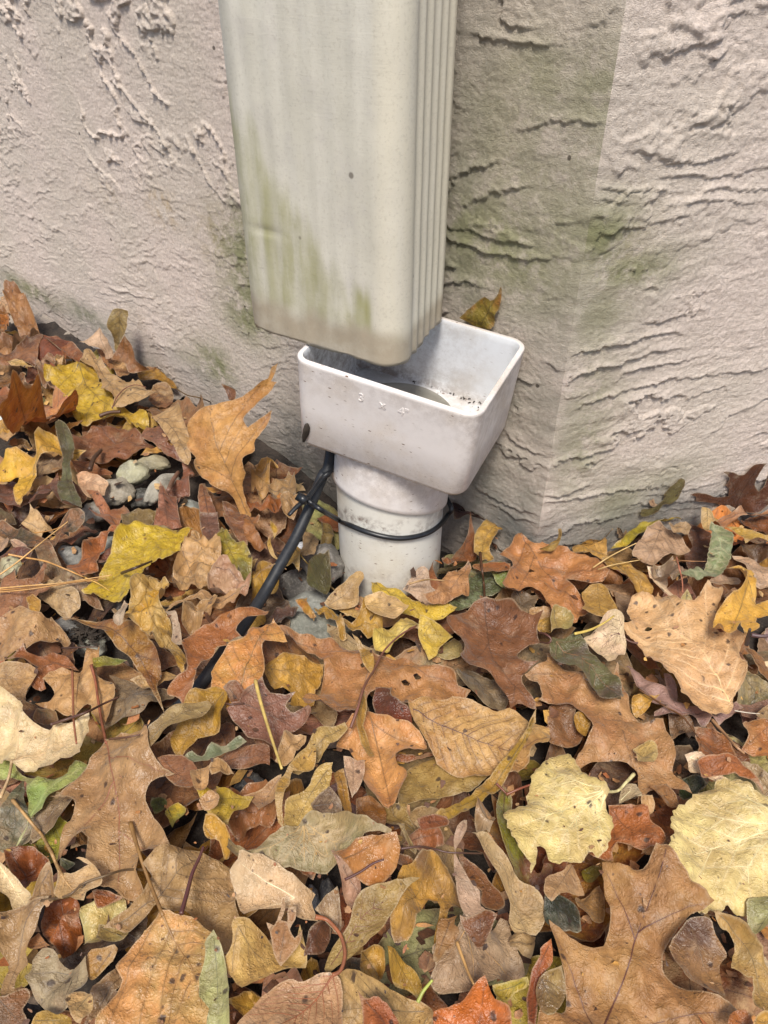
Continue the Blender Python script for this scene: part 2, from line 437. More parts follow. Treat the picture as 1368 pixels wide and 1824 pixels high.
# dark concrete footing that shows along the left wall's foot
def footing():
    pts = [(-60, 458), (0, 497), (60, 545), (139, 604), (230, 660), (330, 704)]
    sz = sorted([wall_sz(x, y) for x, y in pts])
    ss = np.linspace(sz[0][0], 1.9, 190)
    zt = np.interp(ss, [a for a, b in sz], [b for a, b in sz]) + pnoise(ss * 30, ss * 0, 4) * .002
    prof = [(-.01, .0), (.003, .0), (.012, -.003), (.030, -.006), (.055, -.010), (.080, -.014), (.100, -.022), (.110, -.04), (.112, -.11)]
    P = np.zeros((len(ss), len(prof), 3))
    for j, (o_, dz) in enumerate(prof):
        oo = o_ + pnoise(ss * 40, ss * 0 + j, 5) * .002
        for a in range(2): P[:, j, a] = CORNER[a] + DL[a] * ss + NL[a] * oo
        P[:, j, 2] = zt + dz + pnoise(ss * 70, ss * 0 + j, 6) * .0015
    tag(add_obj('footing', grid_mesh('footing', P[:, ::-1].copy()), M_CONC), 'dark rough concrete footing strip along the foot of the left wall', kind='structure')
footing()

# ================================================================== downspout
def rounded_rect(w, d, r, n=8):
    out = []
    for cx, cy, a0 in ((w / 2 - r, d / 2 - r, 0), (-w / 2 + r, d / 2 - r, 90), (-w / 2 + r, -d / 2 + r, 180), (w / 2 - r, -d / 2 + r, 270)):
        for k in range(n + 1):
            a = R(a0 + 90 * k / n); out.append((cx + r * math.cos(a), cy + r * math.sin(a)))
    return out
ZB = 0.207
dsA = on_z(436, 579, ZB)[:2]; dsB = on_z(712, 662, ZB)[:2]; dsC = on_z(799, 556, ZB)[:2]
def build_downspout():
    ex = dsB - dsA; w = np.linalg.norm(ex); ex /= w
    ey = dsC - dsB; dd = np.linalg.norm(ey); ey /= dd          # the crimped tube is a little out of square
    # walk the outline densely, corner radius, grooves on the short sides
    loop = []
    r = .020
    def arc(c, a0, a1, n=9):
        for k in range(n):
            a = R(a0 + (a1 - a0) * k / (n - 1)); loop.append((c[0] + r * math.cos(a), c[1] + r * math.sin(a), 0))
    arc((r, r), 180, 270)
    for k in range(1, 46):
        u = r + (w - 2 * r) * k / 46
        loop.append((u, -.00022 * math.cos(u * 420) + .0, 0))
    arc((w - r, r), 270, 360)
    ns = 64
    for k in range(1, ns):
        v = r + (dd - 2 * r) * k / ns
        ph = (k / ns) * 5
        g = .0017 * (.5 - .5 * math.cos(2 * math.pi * ph)) ** .8
        loop.append((w - g, v, 1))
    arc((w - r, dd - r), 0, 90)
    for k in range(1, 20): loop.append((w - r - (w - 2 * r) * k / 20, dd, 0))
    arc((r, dd - r), 90, 180)
    for k in range(1, 64):
        v = dd - r - (dd - 2 * r) * k / 64
        loop.append((.0022 * (.5 - .5 * math.cos(2 * math.pi * k / 64 * 5)), v, 1))
    lp = np.array(loop)
    zs = np.concatenate([np.linspace(0, .30, 130), np.linspace(.31, 1.9, 40)])
    n = len(lp)
    def ring(off, z, jag):
        u, v = lp[:, 0].copy(), lp[:, 1].copy()
        c = np.array([w / 2, dd / 2])
        if off:
            nx = np.roll(lp[:, :2], -1, 0) - np.roll(lp[:, :2], 1, 0); nx /= np.linalg.norm(nx, axis=1)[:, None]
            u -= nx[:, 1] * off; v += nx[:, 0] * off
        dent = np.exp(-((u - .030) / .012) ** 2 - ((z - .075) / .0022) ** 2) * .0012 * (lp[:, 1] < .004)
        v = v + dent + fbm(u * 25 + 3, np.full_like(u, z * 16), 3, 7) * .0006
        X = dsA[0] + ex[0] * u + ey[0] * v; Y = dsA[1] + ex[1] * u + ey[1] * v
        zz = np.full(n, ZB + z) + jag * (pnoise(u * 130, v * 130, 8) * .0012 + pnoise(u * 40, v * 40, 9) * .0016)
        # the corner at the lower right is cut back a little
        return np.stack([X, Y, zz], -1)
    rows = [ring(.0016, .05, 0), ring(.0016, .0, 1), ring(0, 0, 1)] + [ring(0, z, 0) for z in zs[1:]]
    P = np.stack(rows, 0); P = np.concatenate([P, P[:, :1]], 1)
    zz = np.concatenate([[.05, 0, 0], zs[1:]])
    u = np.concatenate([lp[:, 0], lp[:1, 0]]); sd = np.concatenate([lp[:, 2], lp[:1, 2]]); v = np.concatenate([lp[:, 1], lp[:1, 1]])
    ZZ, UU = np.meshgrid(zz, u, indexing='ij'); SD = np.tile(sd, (len(zz), 1))
    side = sstep(w * .80, w * .93, UU) * (1 - .15 * np.sin(ZZ * 30))
    lim = .15 - (UU / w) * .14 + fbm(UU * 60, ZZ * 10, 3, 12) * .025            # the green patch leans to the left edge
    al = sstep(lim + .01, lim - .012, ZZ) * sstep(.008, .03, ZZ) * (.65 + .5 * fbm(UU * 90, ZZ * 12, 3, 13))
    bare = sstep(.028, .016, ZZ + fbm(UU * 40, ZZ * 20, 3, 14) * .006 + .02 * sstep(w * .75, w, UU) * 0)
    me = grid_mesh('downspout', P, dict(side=side, algae=np.clip(al, 0, 1), bare=bare))
    o = add_obj('downspout', me, M_SPOUT)
    tag(o, 'weathered off-white rectangular downspout with grooved side, algae stained, ending over the adapter', 'downspout')
    # wall strap near the top, out of the frame
    return o
spout = build_downspout()

# ================================================================== drain: adapter cup, hub, pipe
CUPC = np.array([0.0218, 0.505, 0.2002]); CA, CB, CG = R(-25.4), R(3.77), R(5.63)
def rotm(a, b, c):
    ca, sa, cb, sb, cc, sc = math.cos(a), math.sin(a), math.cos(b), math.sin(b), math.cos(c), math.sin(c)
    return np.array([[ca, -sa, 0], [sa, ca, 0], [0, 0, 1]]) @ np.array([[1, 0, 0], [0, cb, -sb], [0, sb, cb]]) @ np.array([[cc, 0, sc], [0, 1, 0], [-sc, 0, cc]])
CM = rotm(CA, CB, CG)
def cup_mat4():
    m = Matrix.Identity(4)
    for i in range(3):
        for j in range(3): m[i][j] = CM[i, j]
        m[i][3] = CUPC[i]
    return m
CW, CD, CH = .1426, .1102, .0779
drain = bpy.data.objects.new('drain_adapter', None); COL.objects.link(drain); drain.matrix_world = cup_mat4()
tag(drain, 'white plastic rectangular-to-round drain adapter sitting askew on the standpipe', 'drain adapter')
def ringpts(w, d, r, z, n=8): return [(x, y, z) for x, y in rounded_rect(w, d, r, n)]
def build_cup():
    th = .0042; fl = -.062
    # outer wall up, rim, inner wall down, floor edge
    prof = [  # (w, d, r, z)
        (CW * .965 - .014, CD * .965 - .014, .008, -CH), (CW * .970 - .004, CD * .970 - .004, .011, -CH + .0012), (CW * .972, CD * .972, .012, -CH + .005),
        (CW * .985, CD * .985, .012, -CH * .5), (CW * .998, CD * .998, .0125, -.003), (CW, CD, .0125, -.0008), (CW - .0012, CD - .0012, .012, 0),
        (CW - 2 * th + .001, CD - 2 * th + .001, .009, 0), (CW - 2 * th, CD - 2 * th, .0086, -.0012)]
    outer = [ringpts(*p) for p in prof[:8]]
    inner = [ringpts(*p) for p in prof[7:]] + [ringpts((CW - 2 * th) * (1 - .025 * k / 12), (CD - 2 * th) * (1 - .025 * k / 12), .0085, -.0012 + (fl + .004 + .0012) * k / 12) for k in range(1, 13)]
    inner.append(ringpts((CW - 2 * th) * .97 - .005, (CD - 2 * th) * .97 - .005, .007, fl))
    def loft(rings, closed_last=None):
        P = np.array(rings); P = np.concatenate([P, P[:, :1]], 1); return P
    Po = loft(outer)
    # fine walls: resample columns
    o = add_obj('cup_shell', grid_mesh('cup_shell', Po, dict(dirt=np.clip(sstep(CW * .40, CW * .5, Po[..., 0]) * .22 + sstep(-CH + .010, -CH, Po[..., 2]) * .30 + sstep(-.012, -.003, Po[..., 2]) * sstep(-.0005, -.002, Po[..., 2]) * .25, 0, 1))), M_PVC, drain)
    Pi = loft(inner)
    X, Y, Z = Pi[..., 0], Pi[..., 1], Pi[..., 2]
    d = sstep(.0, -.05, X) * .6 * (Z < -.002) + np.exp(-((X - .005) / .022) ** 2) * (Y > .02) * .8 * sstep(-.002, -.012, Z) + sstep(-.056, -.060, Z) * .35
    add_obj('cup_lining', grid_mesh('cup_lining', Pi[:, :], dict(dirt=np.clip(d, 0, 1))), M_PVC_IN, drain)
    # floor with round socket
    hx, hy = hub_off
    N = 36
    out = ringpts((CW - 2 * th) * .97 - .005, (CD - 2 * th) * .97 - .005, .007, fl)
    rings = []
    M_ = 72
    oa = np.array([(p[0], p[1]) for p in out]); ang = np.arctan2(oa[:, 1] - hy, oa[:, 0] - hx)
    so = np.argsort(ang); oa, ang = oa[so], ang[so]
    th_ = np.linspace(-math.pi, math.pi, M_, endpoint=False)
    oa2 = np.stack([np.interp(th_, np.concatenate([ang - 2 * math.pi, ang, ang + 2 * math.pi]), np.tile(oa[:, i], 3)) for i in range(2)], -1)
    def circ(r, z): return np.stack([hx + r * np.cos(th_), hy + r * np.sin(th_), np.full(M_, z)], -1)
    rings.append(np.concatenate([oa2, np.full((M_, 1), fl)], 1))
    r0 = .041
    c0 = circ(r0 + .003, fl)
    for i in range(M_):                                   # the socket nearly touches the walls: stay inside them
        lim = np.linalg.norm(oa2[i] - np.array([hx, hy])) - .0008
        rr = min(r0 + .003, lim); c0[i, :2] = (hx + rr * math.cos(th_[i]), hy + rr * math.sin(th_[i]))
    rings += [c0]
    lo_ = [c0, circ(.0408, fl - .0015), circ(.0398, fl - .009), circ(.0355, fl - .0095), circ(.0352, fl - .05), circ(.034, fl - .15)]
    Q = np.array(lo_); Q = np.concatenate([Q, Q[:, :1]], 1); hole_shade = np.zeros(Q.shape[:2]); hole_shade[3:] = .8  # deeper rows darkened through the mask to stand in for the hole's shade
    add_obj('outlet_socket', grid_mesh('outlet_socket', Q, dict(dirt=hole_shade)), M_SOCKET, drain)
    P = np.array(rings); P = np.concatenate([P, P[:, :1]], 1)
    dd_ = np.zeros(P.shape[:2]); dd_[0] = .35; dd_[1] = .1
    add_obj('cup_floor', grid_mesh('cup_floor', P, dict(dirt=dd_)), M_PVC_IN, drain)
    # underside
    ou = np.array(ringpts(CW * .965 - .014, CD * .965 - .014, .008, -CH))
    P = np.array([ou * .0 + [hx, hy, -CH], ou]); P = np.concatenate([P, P[:, :1]], 1)
    add_obj('cup_underside', grid_mesh('cup_underside', P, dict(dirt=np.zeros(P.shape[:2]))), M_PVC, drain)
    # moulded size mark on the front face:  3 x 4"
    for ch, px, py in (('3', 643, 709), ('x', 681, 722), ('4"', 718, 735)):
        cu = bpy.data.curves.new('size_mark', 'FONT'); cu.body = ch; cu.size = .0095; cu.extrude = .00022; cu.align_x = 'CENTER'; cu.align_y = 'CENTER'; cu.bevel_depth = .00012
        tmp = bpy.data.objects.new('size_mark', cu); COL.objects.link(tmp)
        dg = bpy.context.evaluated_depsgraph_get(); me = bpy.data.meshes.new_from_object(tmp.evaluated_get(dg))
        bpy.data.objects.remove(tmp)
        n = CM @ np.array([0, -1, 0]); p0 = CUPC + CM @ np.array([0, -CD / 2, 0])
        p = CM.T @ (on_plane(px, py, p0, n) - CUPC)
        q = add_obj('size_mark', me, M_PVC, drain)
        yy = -CD / 2 * (1 - (-p[2] / CH) * .03)
        q.matrix_local = Matrix.Translation((p[0], yy - .0001, p[2])) @ Matrix.Rotation(math.pi / 2, 4, 'X')
        a = me.attributes.get('dirt')
hub_w = np.array([.0120, .5155, .13])
hub_off = (CM.T @ (hub_w - CUPC))[:2]
hub_off = (float(hub_off[0]), float(hub_off[1]))
build_cup()
def build_hub():
    # round socket below the box: top ring meets the underside, lower lip slopes as in the photograph
    n = 96; a = np.linspace(0, 2 * math.pi, n, endpoint=False)
    top = np.stack([hub_off[0] + .0475 * np.cos(a), hub_off[1] + .0475 * np.sin(a), np.full(n, -CH + .004)], -1)
    topw = (CM @ top.T).T + CUPC
    rows = []
    bx = PIPE_C[0] + .0492 * np.cos(a); by = PIPE_C[1] + .0492 * np.sin(a)
    bz = .0680 - .27 * (bx - PIPE_C[0]) - .20 * (by - PIPE_C[1])
    bot = np.stack([bx, by, bz], -1)
    # match each column by direction
    aw = np.arctan2(topw[:, 1] - topw[:, 1].mean(), topw[:, 0] - topw[:, 0].mean())
    o = np.argsort(aw); topw = topw[o]; aw = aw[o]
    ab = np.arctan2(by - PIPE_C[1], bx - PIPE_C[0]); ob = np.argsort(ab); bot = bot[ob]
    for t in np.linspace(0, 1, 14): rows.append(topw * (1 - t) + bot * t)
    lip = bot.copy(); lip[:, :2] = PIPE_C + (bot[:, :2] - PIPE_C) * .955; lip[:, 2] -= .0012
    rows.append(bot * .5 + lip * .5 + [0, 0, -.0006]); rows.append(lip)
    P = np.array(rows); P = np.concatenate([P, P[:, :1]], 1)
    P = np.einsum('ij,klj->kli', CM.T, P - CUPC)
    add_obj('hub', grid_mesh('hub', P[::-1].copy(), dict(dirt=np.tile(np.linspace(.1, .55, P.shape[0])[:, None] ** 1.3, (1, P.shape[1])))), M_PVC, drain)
build_hub()
# a curl of bark stuck on the lower left of the front face, crumbs in the cup
def crumb_mesh(name, spots, seed, s=.0022):
    rg = random.Random(seed); bm = bmesh.new()
    for p in spots:
        k = s * rg.uniform(.4, 1.2)
        m = Matrix.Translation(p) @ Matrix.Rotation(rg.uniform(0, 6), 4, 'Z') @ Matrix.Rotation(rg.uniform(-.5, .5), 4, 'X') @ Matrix.Diagonal((k * rg.uniform(1, 2.2), k * .6, k * .35, 1))
        bmesh.ops.create_icosphere(bm, subdivisions=1, radius=1, matrix=m)
    me = bpy.data.meshes.new(name); bm.to_mesh(me); bm.free(); return me
rg = random.Random(5)
sp = []
for _ in range(38):
    x = rg.uniform(-.02, .062); y = rg.uniform(-.046, .046)
    if math.hypot(x - hub_off[0], y - hub_off[1]) > .044: sp.append(tuple((CUPC + CM @ np.array([x, y, -.0612])).tolist()))
for _ in range(90):
    sp.append(tuple((CUPC + CM @ np.array([rg.gauss(.053, .008), rg.gauss(-.036, .010), -.0608])).tolist()))
for _ in range(70):
    sp.append(tuple((CUPC + CM @ np.array([.062 - abs(rg.gauss(0, .035)), rg.gauss(.0462, .0026), -.0606])).tolist()))
sp = [p for p in sp if (CM.T @ (np.array(p) - CUPC))[0] < .063 and abs((CM.T @ (np.array(p) - CUPC))[1]) < .0485]
me = crumb_mesh('leaf_crumbs', sp, 6, .00085)
tag(add_obj('leaf_crumbs', me, M_CRUMB), 'dark crumbs of leaf debris washed into the white adapter cup', 'debris', kind='stuff')
pn = CM @ np.array([0, -1, 0]); pp = CUPC + CM @ np.array([0, -CD / 2 * .98, 0])
bp = [on_plane(x, y, pp + pn * .0022, pn) for x, y in ((546, 755), (546, 764), (544, 775), (541, 787))]
tag(add_obj('bark_flake', tube_mesh('bark_flake', bp, [.0014, .0030, .0028, .001], 8, .5, sub=3), M_CRUMB), 'small dark brown flake stuck low on the left of the white cup front', 'flake')
bp = [on_z(x, y, z) for x, y, z in ((1000 / 1, 1, .2),)]

# standpipe
def build_pipe():
    n = 96; a = np.linspace(0, 2 * math.pi, n + 1)
    zs = np.concatenate([np.linspace(-.06, .105, 60)])
    P = np.stack([np.stack([PIPE_C[0] + PIPE_R * np.cos(a), PIPE_C[1] + PIPE_R * np.sin(a), np.full(n + 1, z)], -1) for z in zs], 0)
    Z = P[..., 2]; A = np.tile(a, (len(zs), 1))
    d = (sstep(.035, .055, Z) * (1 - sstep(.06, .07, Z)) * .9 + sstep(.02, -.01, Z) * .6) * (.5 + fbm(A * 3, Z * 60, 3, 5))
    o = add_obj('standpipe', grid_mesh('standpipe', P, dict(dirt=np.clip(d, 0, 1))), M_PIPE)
    tag(o, 'off-white round drain pipe standing out of the leaves under the adapter', 'pipe')
build_pipe()

# cable tie: a loop round pipe and cable, head, cut tail
def on_pipe(x, y, r):
    d = ray(x, y); o = CC[:2] - PIPE_C
    A = d[0] ** 2 + d[1] ** 2; B = 2 * (o[0] * d[0] + o[1] * d[1]); C_ = o @ o - r * r
    t = (-B - math.sqrt(max(B * B - 4 * A * C_, 0))) / (2 * A); return CC + d * t
tie = bpy.data.objects.new('cable_tie', None); COL.objects.link(tie); tie.location = on_z(541, 893, .083).tolist()
tag(tie, 'black nylon cable tie strapped round the pipe and cable with its tail sticking out', 'cable tie')
def tie_part(name, pts, rad, flat, seg=4, sub=4, upv=None):
    L0 = Vector(tie.location)
    return add_obj(name, tube_mesh(name, [Vector(p) - L0 for p in pts], rad, seg, flat, sub=sub, upv=upv), M_TIE, tie)
RT_ = PIPE_R + .0016
loop = [on_z(546, 889, .084), on_z(556, 897, .081), on_z(575, 910, .078)] + [on_pipe(x, y, RT_) for x, y in ((603, 926), (622, 935), (649, 946), (680, 955), (711, 959), (740, 956), (765, 948), (785, 934), (798, 917), (804, 905))]
# round the back
e = np.array(loop[-1]); ang = math.atan2(e[1] - PIPE_C[1], e[0] - PIPE_C[0]); z0 = e[2]
for k in range(1, 9):
    a = ang + (R(175) - ang) * k / 9
    loop.append(np.array([PIPE_C[0] + RT_ * math.cos(a), PIPE_C[1] + RT_ * math.sin(a), z0 + (.085 - z0) * k / 9]))
loop += [on_z(590, 838, .090), on_z(574, 852, .088), on_z(556, 876, .085), on_z(546, 889, .084)]
tie_part('strap', loop, .0022, 1.0, 8, 5)
h0, h1 = on_z(532, 884, .086), on_z(546, 893, .085)
tie_part('head', [h0, h1], .0048, .9, 4, 1)
t0 = on_z(538, 895, .084)
tie_part('tail', [t0, on_z(528, 903, .083), on_z(514, 918, .080)], [.0026, .0024, .0020], .6, 4, 3)

# ================================================================== leaves: material
def mat_leaf():
    m = new_mat('dry_leaf'); t = NT(m)
    oi = t.n('ShaderNodeObjectInfo')
    uvr = t.geo('luv').outputs['Vector']
    sc_ = t.n('ShaderNodeVectorMath', operation='SCALE', ins={0: t.n('ShaderNodeCombineXYZ', ins={0: oi.outputs['Random'], 1: t.math('FRACT', t.math('MULTIPLY', oi.outputs['Random'], 37.7)), 2: 0.0}).outputs[0]})
    sc_.inputs['Scale'].default_value = 9.0
    uv = t.n('ShaderNodeVectorMath', operation='ADD', ins={0: uvr, 1: sc_.outputs[0]}).outputs[0]
    c1 = oi.outputs['Color']; c2 = t.obj('tint2').outputs['Color']
    spot = t.obj('spot').outputs['Fac']; vl = t.obj('vein_shift').outputs['Fac']; rg_ = t.obj('rough').outputs['Fac']; mixa = t.obj('mixing').outputs['Fac']
    vd = t.geo('vd').outputs['Fac']; ed = t.geo('ed').outputs['Fac']
    n1 = t.noise(uv, 26, 5, .6); n2 = t.noise(uv, 110, 5, .65); n3 = t.noise(uv, 700, 3, .7)
    # patches of the second colour
    f = t.ramp(t.math('ADD', n1, t.math('MULTIPLY', t.math('SUBTRACT', n2, .5), .35)), .40, .62)
    c = t.mix(t.math('MULTIPLY', f, mixa, True), c1, c2)
    # tone drift
    c = t.mix(1.0, c, t.n('ShaderNodeCombineColor', ins={0: t.ramp(n2, .25, .75, .66, 1.22), 1: t.ramp(n2, .25, .75, .62, 1.22), 2: t.ramp(n2, .25, .75, .58, 1.22)}).outputs[0], 'MULTIPLY')
    # net of fine veins
    vo = t.n('ShaderNodeTexVoronoi', feature='DISTANCE_TO_EDGE', ins={'Vector': uv, 'Scale': 260.0})
    net = t.ramp(vo.outputs['Distance'], .0, .22, 1, 0)
    vo2 = t.n('ShaderNodeTexVoronoi', feature='DISTANCE_TO_EDGE', ins={'Vector': uv, 'Scale': 105.0})
    net2 = t.ramp(vo2.outputs['Distance'], .0, .055, 1, 0)
    netf = t.math('MULTIPLY', t.math('MAXIMUM', t.math('MULTIPLY', net, .5), t.math('MULTIPLY', net2, .55)), t.ramp(n1, .35, .6, .08, .45))
    light = t.mix(.5, c, (.75, .6, .4)); dark = t.mix(.6, c, (.06, .03, .02))
    vc = t.mix(t.ramp(vl, -.1, .1), dark, light)
    c = t.mix(t.math('MULTIPLY', netf, .55), c, vc)
    # colour follows the main veins for a millimetre or two
    c = t.mix(t.math('MULTIPLY', t.ramp(vd, .0, .0014, 1, 0), .45), c, vc)
    c = t.mix(t.math('MULTIPLY', t.ramp(vd, .0, .009, 1, 0), .12), c, vc)
    # browned margin
    em = t.ramp(t.math('ADD', ed, t.math('MULTIPLY', t.math('SUBTRACT', n2, .5), -.014)), -.001, .0026, 1, 0)
    c = t.mix(t.math('MULTIPLY', em, .5), c, t.mix(.75, c, (.10, .045, .02)))
    c = t.mix(t.math('MULTIPLY', t.ramp(ed, .0002, .0010, 1, 0), t.ramp(n1, .4, .55, .0, .35)), c, t.mix(.5, c, (.85, .72, .48)))  # pale rim painted on, as if thin edges caught the light
    # blotches and specks of rot
    v = t.n('ShaderNodeTexVoronoi', ins={'Vector': t.n('ShaderNodeVectorMath', operation='ADD', ins={0: uv, 1: t.n('ShaderNodeVectorMath', operation='SCALE', ins={0: t.noise(uv, 150, 3, out=1), 'Scale': .006}).outputs[0]}).outputs[0], 'Scale': 150.0})
    rnd = t.n('ShaderNodeSeparateColor', ins={0: v.outputs['Color']})
    thr = t.math('SUBTRACT', 1.0, t.math('MULTIPLY', spot, .30))
    big = t.math('MULTIPLY', t.math('GREATER_THAN', rnd.outputs[0], thr), t.ramp(v.outputs['Distance'], .14, .32, 1, 0))
    v2 = t.n('ShaderNodeTexVoronoi', ins={'Vector': uv, 'Scale': 420.0})
    rnd2 = t.n('ShaderNodeSeparateColor', ins={0: v2.outputs['Color']})
    sm = t.math('MULTIPLY', t.math('GREATER_THAN', rnd2.outputs[0], .955), t.ramp(v2.outputs['Distance'], .15, .35, 1, 0))
    c = t.mix(t.math('MULTIPLY', t.math('MAXIMUM', big, t.math('MULTIPLY', sm, .7)), .85), c, (.035, .018, .014))
    rot = t.math('MULTIPLY', t.ramp(t.noise(uv, 55, 6, .75), .60, .74), spot, True)
    c = t.mix(t.math('MULTIPLY', rot, .65), c, (.09, .045, .028))
    pale = t.ramp(t.noise(uv, 42, 6, .7, noise_dimensions='3D'), .52, .72)
    c = t.mix(t.math('MULTIPLY', pale, .32), c, t.mix(.55, c, (.82, .70, .50)))
    hs = t.n('ShaderNodeHueSaturation', ins={'Saturation': .88, 'Value': 1.0, 'Color': c})
    geo = t.n('ShaderNodeNewGeometry')
    back = t.mix(.22, c, (.42, .33, .25))
    c = t.mix(geo.outputs['Backfacing'], c, back)
    h = t.math('ADD', t.math('MULTIPLY', n2, .9), t.math('ADD', t.math('MULTIPLY', netf, -.7), t.math('MULTIPLY', n3, .25)))
    rd = t.math('ABSOLUTE', t.math('SUBTRACT', t.noise(uv, 85, 4, .6), .5))
    rd2 = t.math('ABSOLUTE', t.math('SUBTRACT', t.noise(uv, 210, 3, .6), .5))
    h = t.math('ADD', h, t.math('ADD', t.math('MULTIPLY', t.ramp(rd, 0, .06, 1, 0), .32), t.math('MULTIPLY', t.ramp(rd2, 0, .06, 1, 0), .10)))
    b = t.n('ShaderNodeBump', ins={'Strength': .75, 'Distance': .0013, 'Height': h})
    p = t.n('ShaderNodeBsdfPrincipled', ins={'Base Color': c, 'Normal': b.outputs[0], 'Specular IOR Level': .5, 'Sheen Weight': .12, 'Sheen Roughness': .4})
    t.L(t.ramp(n2, .3, .7, 0, 1), p.inputs['Roughness'])
    rr = t.math('ADD', rg_, t.ramp(n2, .3, .7, -.06, .08)); t.L(rr, p.inputs['Roughness'])
    tr = t.n('ShaderNodeBsdfTranslucent', ins={'Color': t.mix(.35, c, t.mix(1.0, c, (1.3, .9, .4), 'MULTIPLY')), 'Normal': b.outputs[0]})
    ms = t.n('ShaderNodeMixShader', ins={0: .25, 1: p.outputs[0], 2: tr.outputs[0]})
    t.out(ms.outputs[0]); return m
def mat_vein():
    m = new_mat('leaf_vein'); t = NT(m)
    oi = t.n('ShaderNodeObjectInfo'); tc = t.n('ShaderNodeTexCoord').outputs['Object']
    n = t.noise(tc, 160, 3)
    c = t.mix(t.ramp(n, .3, .7), oi.outputs['Color'], t.mix(.45, oi.outputs['Color'], (.05, .02, .012)))
    p = t.n('ShaderNodeBsdfPrincipled', ins={'Base Color': c, 'Roughness': .5})
    t.out(p.outputs[0]); return m
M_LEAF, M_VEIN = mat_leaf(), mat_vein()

# ================================================================== the surface of the pile
GX0, GY0, GS = -1.15, -.1, .0025
GNX, GNY = int(2.1 / GS), int(1.6 / GS)
_gx, _gy = np.meshgrid(GX0 + (np.arange(GNX) + .5) * GS, GY0 + (np.arange(GNY) + .5) * GS, indexing='ij')
HM = ground_z(_gx, _gy) + .002
def hm_at(x, y):
    i = np.clip(((np.asarray(x) - GX0) / GS).astype(int), 0, GNX - 1); j = np.clip(((np.asarray(y) - GY0) / GS).astype(int), 0, GNY - 1)
    return HM[i, j]
def hm_splat(co, k):
    i = ((co[:, 0] - GX0) / GS).astype(int); j = ((co[:, 1] - GY0) / GS).astype(int)
    for a in range(-k, k + 1):
        for b in range(-k, k + 1):
            ii = i + a; jj = j + b; ok = (ii >= 0) & (jj >= 0) & (ii < GNX) & (jj < GNY)
            np.maximum.at(HM, (ii[ok], jj[ok]), co[ok, 2])
def surf(x, y, lift=.0015, lo=-.03, hi=.09):
    """where the line of sight through a pixel meets the pile"""
    for z in np.arange(hi, lo, -.0015):
        p = on_z(x, y, z)
        if hm_at(p[0], p[1]) + lift >= z: return p
    return on_z(x, y, lo)
def keep_clear(co, m=.0022):
    """push vertices out of the walls and the pipe"""
    P2 = co[:, :2] - CORNER
    a = P2 @ NL - (m + .0016); b = P2 @ NR - (m + .0016)
    bad = (a < 0) & (b < 0)
    ml = bad & (a >= b); mr = bad & (b > a)
    co[ml, :2] -= a[ml, None] * NL; co[mr, :2] -= b[mr, None] * NR
    d = co[:, :2] - PIPE_C; r = np.linalg.norm(d, axis=1) + 1e-9; lim = PIPE_R + .004
    k = (r < lim) & (co[:, 2] < .1)
    co[k, :2] = PIPE_C + d[k] / r[k, None] * lim
    return co

# ================================================================== leaf builder
def spline_outline(P, step):
    P = np.asarray(P, float); n = len(P)
    out = []
    sharp = []
    for i in range(n):
        a = P[i - 1] - P[i]; b = P[(i + 1) % n] - P[i]
        c = np.dot(a, b) / (np.linalg.norm(a) * np.linalg.norm(b) + 1e-12)
        sharp.append(c > -.15)
    for i in range(n):
        p1, p2 = P[i], P[(i + 1) % n]
        p0 = P[i - 1] if not sharp[i] else p1 - (p2 - p1) * .6
        p3 = P[(i + 2) % n] if not sharp[(i + 1) % n] else p2 + (p2 - p1) * .6
        L = np.linalg.norm(p2 - p1); k = max(1, int(round(L / step)))
        for q in range(k):
            t = q / k
            out.append(.5 * ((2 * p1) + (p2 - p0) * t + (2 * p0 - 5 * p1 + 4 * p2 - p3) * t * t + (3 * p1 - p0 - 3 * p2 + p3) * t ** 3))
    return np.array(out)
def inside(P, x, y):
    c = np.zeros(len(x), bool); n = len(P); j = n - 1
    for i in range(n):
        yi, yj = P[i, 1], P[j, 1]; xi, xj = P[i, 0], P[j, 0]
        m = ((yi > y) != (yj > y)) & (x < (xj - xi) * (y - yi) / (yj - yi + 1e-15) + xi)
        c ^= m; j = i
    return c
def seg_dist(Q, A, B):
    """min distance of points Q to segments A->B"""
    d = B - A; L2 = (d ** 2).sum(1) + 1e-15
    out = np.full(len(Q), 1e9)
    for k in range(0, len(A), 256):
        a, dd, l2 = A[k:k + 256], d[k:k + 256], L2[k:k + 256]
        t = np.clip(((Q[:, None] - a[None]) * dd[None]).sum(2) / l2[None], 0, 1)
        out = np.minimum(out, np.sqrt((((a[None] + dd[None] * t[..., None]) - Q[:, None]) ** 2).sum(2).min(1)))
    return out
def polyline(P, step):
    P = np.asarray(P, float); out = [P[0]]
    if len(P) > 2:
        Q = []
        for i in range(len(P) - 1):
            p1, p2 = P[i], P[i + 1]; p0 = P[i - 1] if i else p1; p3 = P[i + 2] if i + 2 < len(P) else p2
            for t in np.linspace(0, 1, 7)[:-1]:
                Q.append(.5 * ((2 * p1) + (p2 - p0) * t + (2 * p0 - 5 * p1 + 4 * p2 - p3) * t * t + (3 * p1 - p0 - 3 * p2 + p3) * t ** 3))
        Q.append(P[-1]); P = np.array(Q)
    L = np.concatenate([[0], np.cumsum(np.linalg.norm(np.diff(P, axis=0), axis=1))])
    n = max(2, int(L[-1] / step) + 1); s = np.linspace(0, L[-1], n)
    return np.stack([np.interp(s, L, P[:, 0]), np.interp(s, L, P[:, 1])], -1)
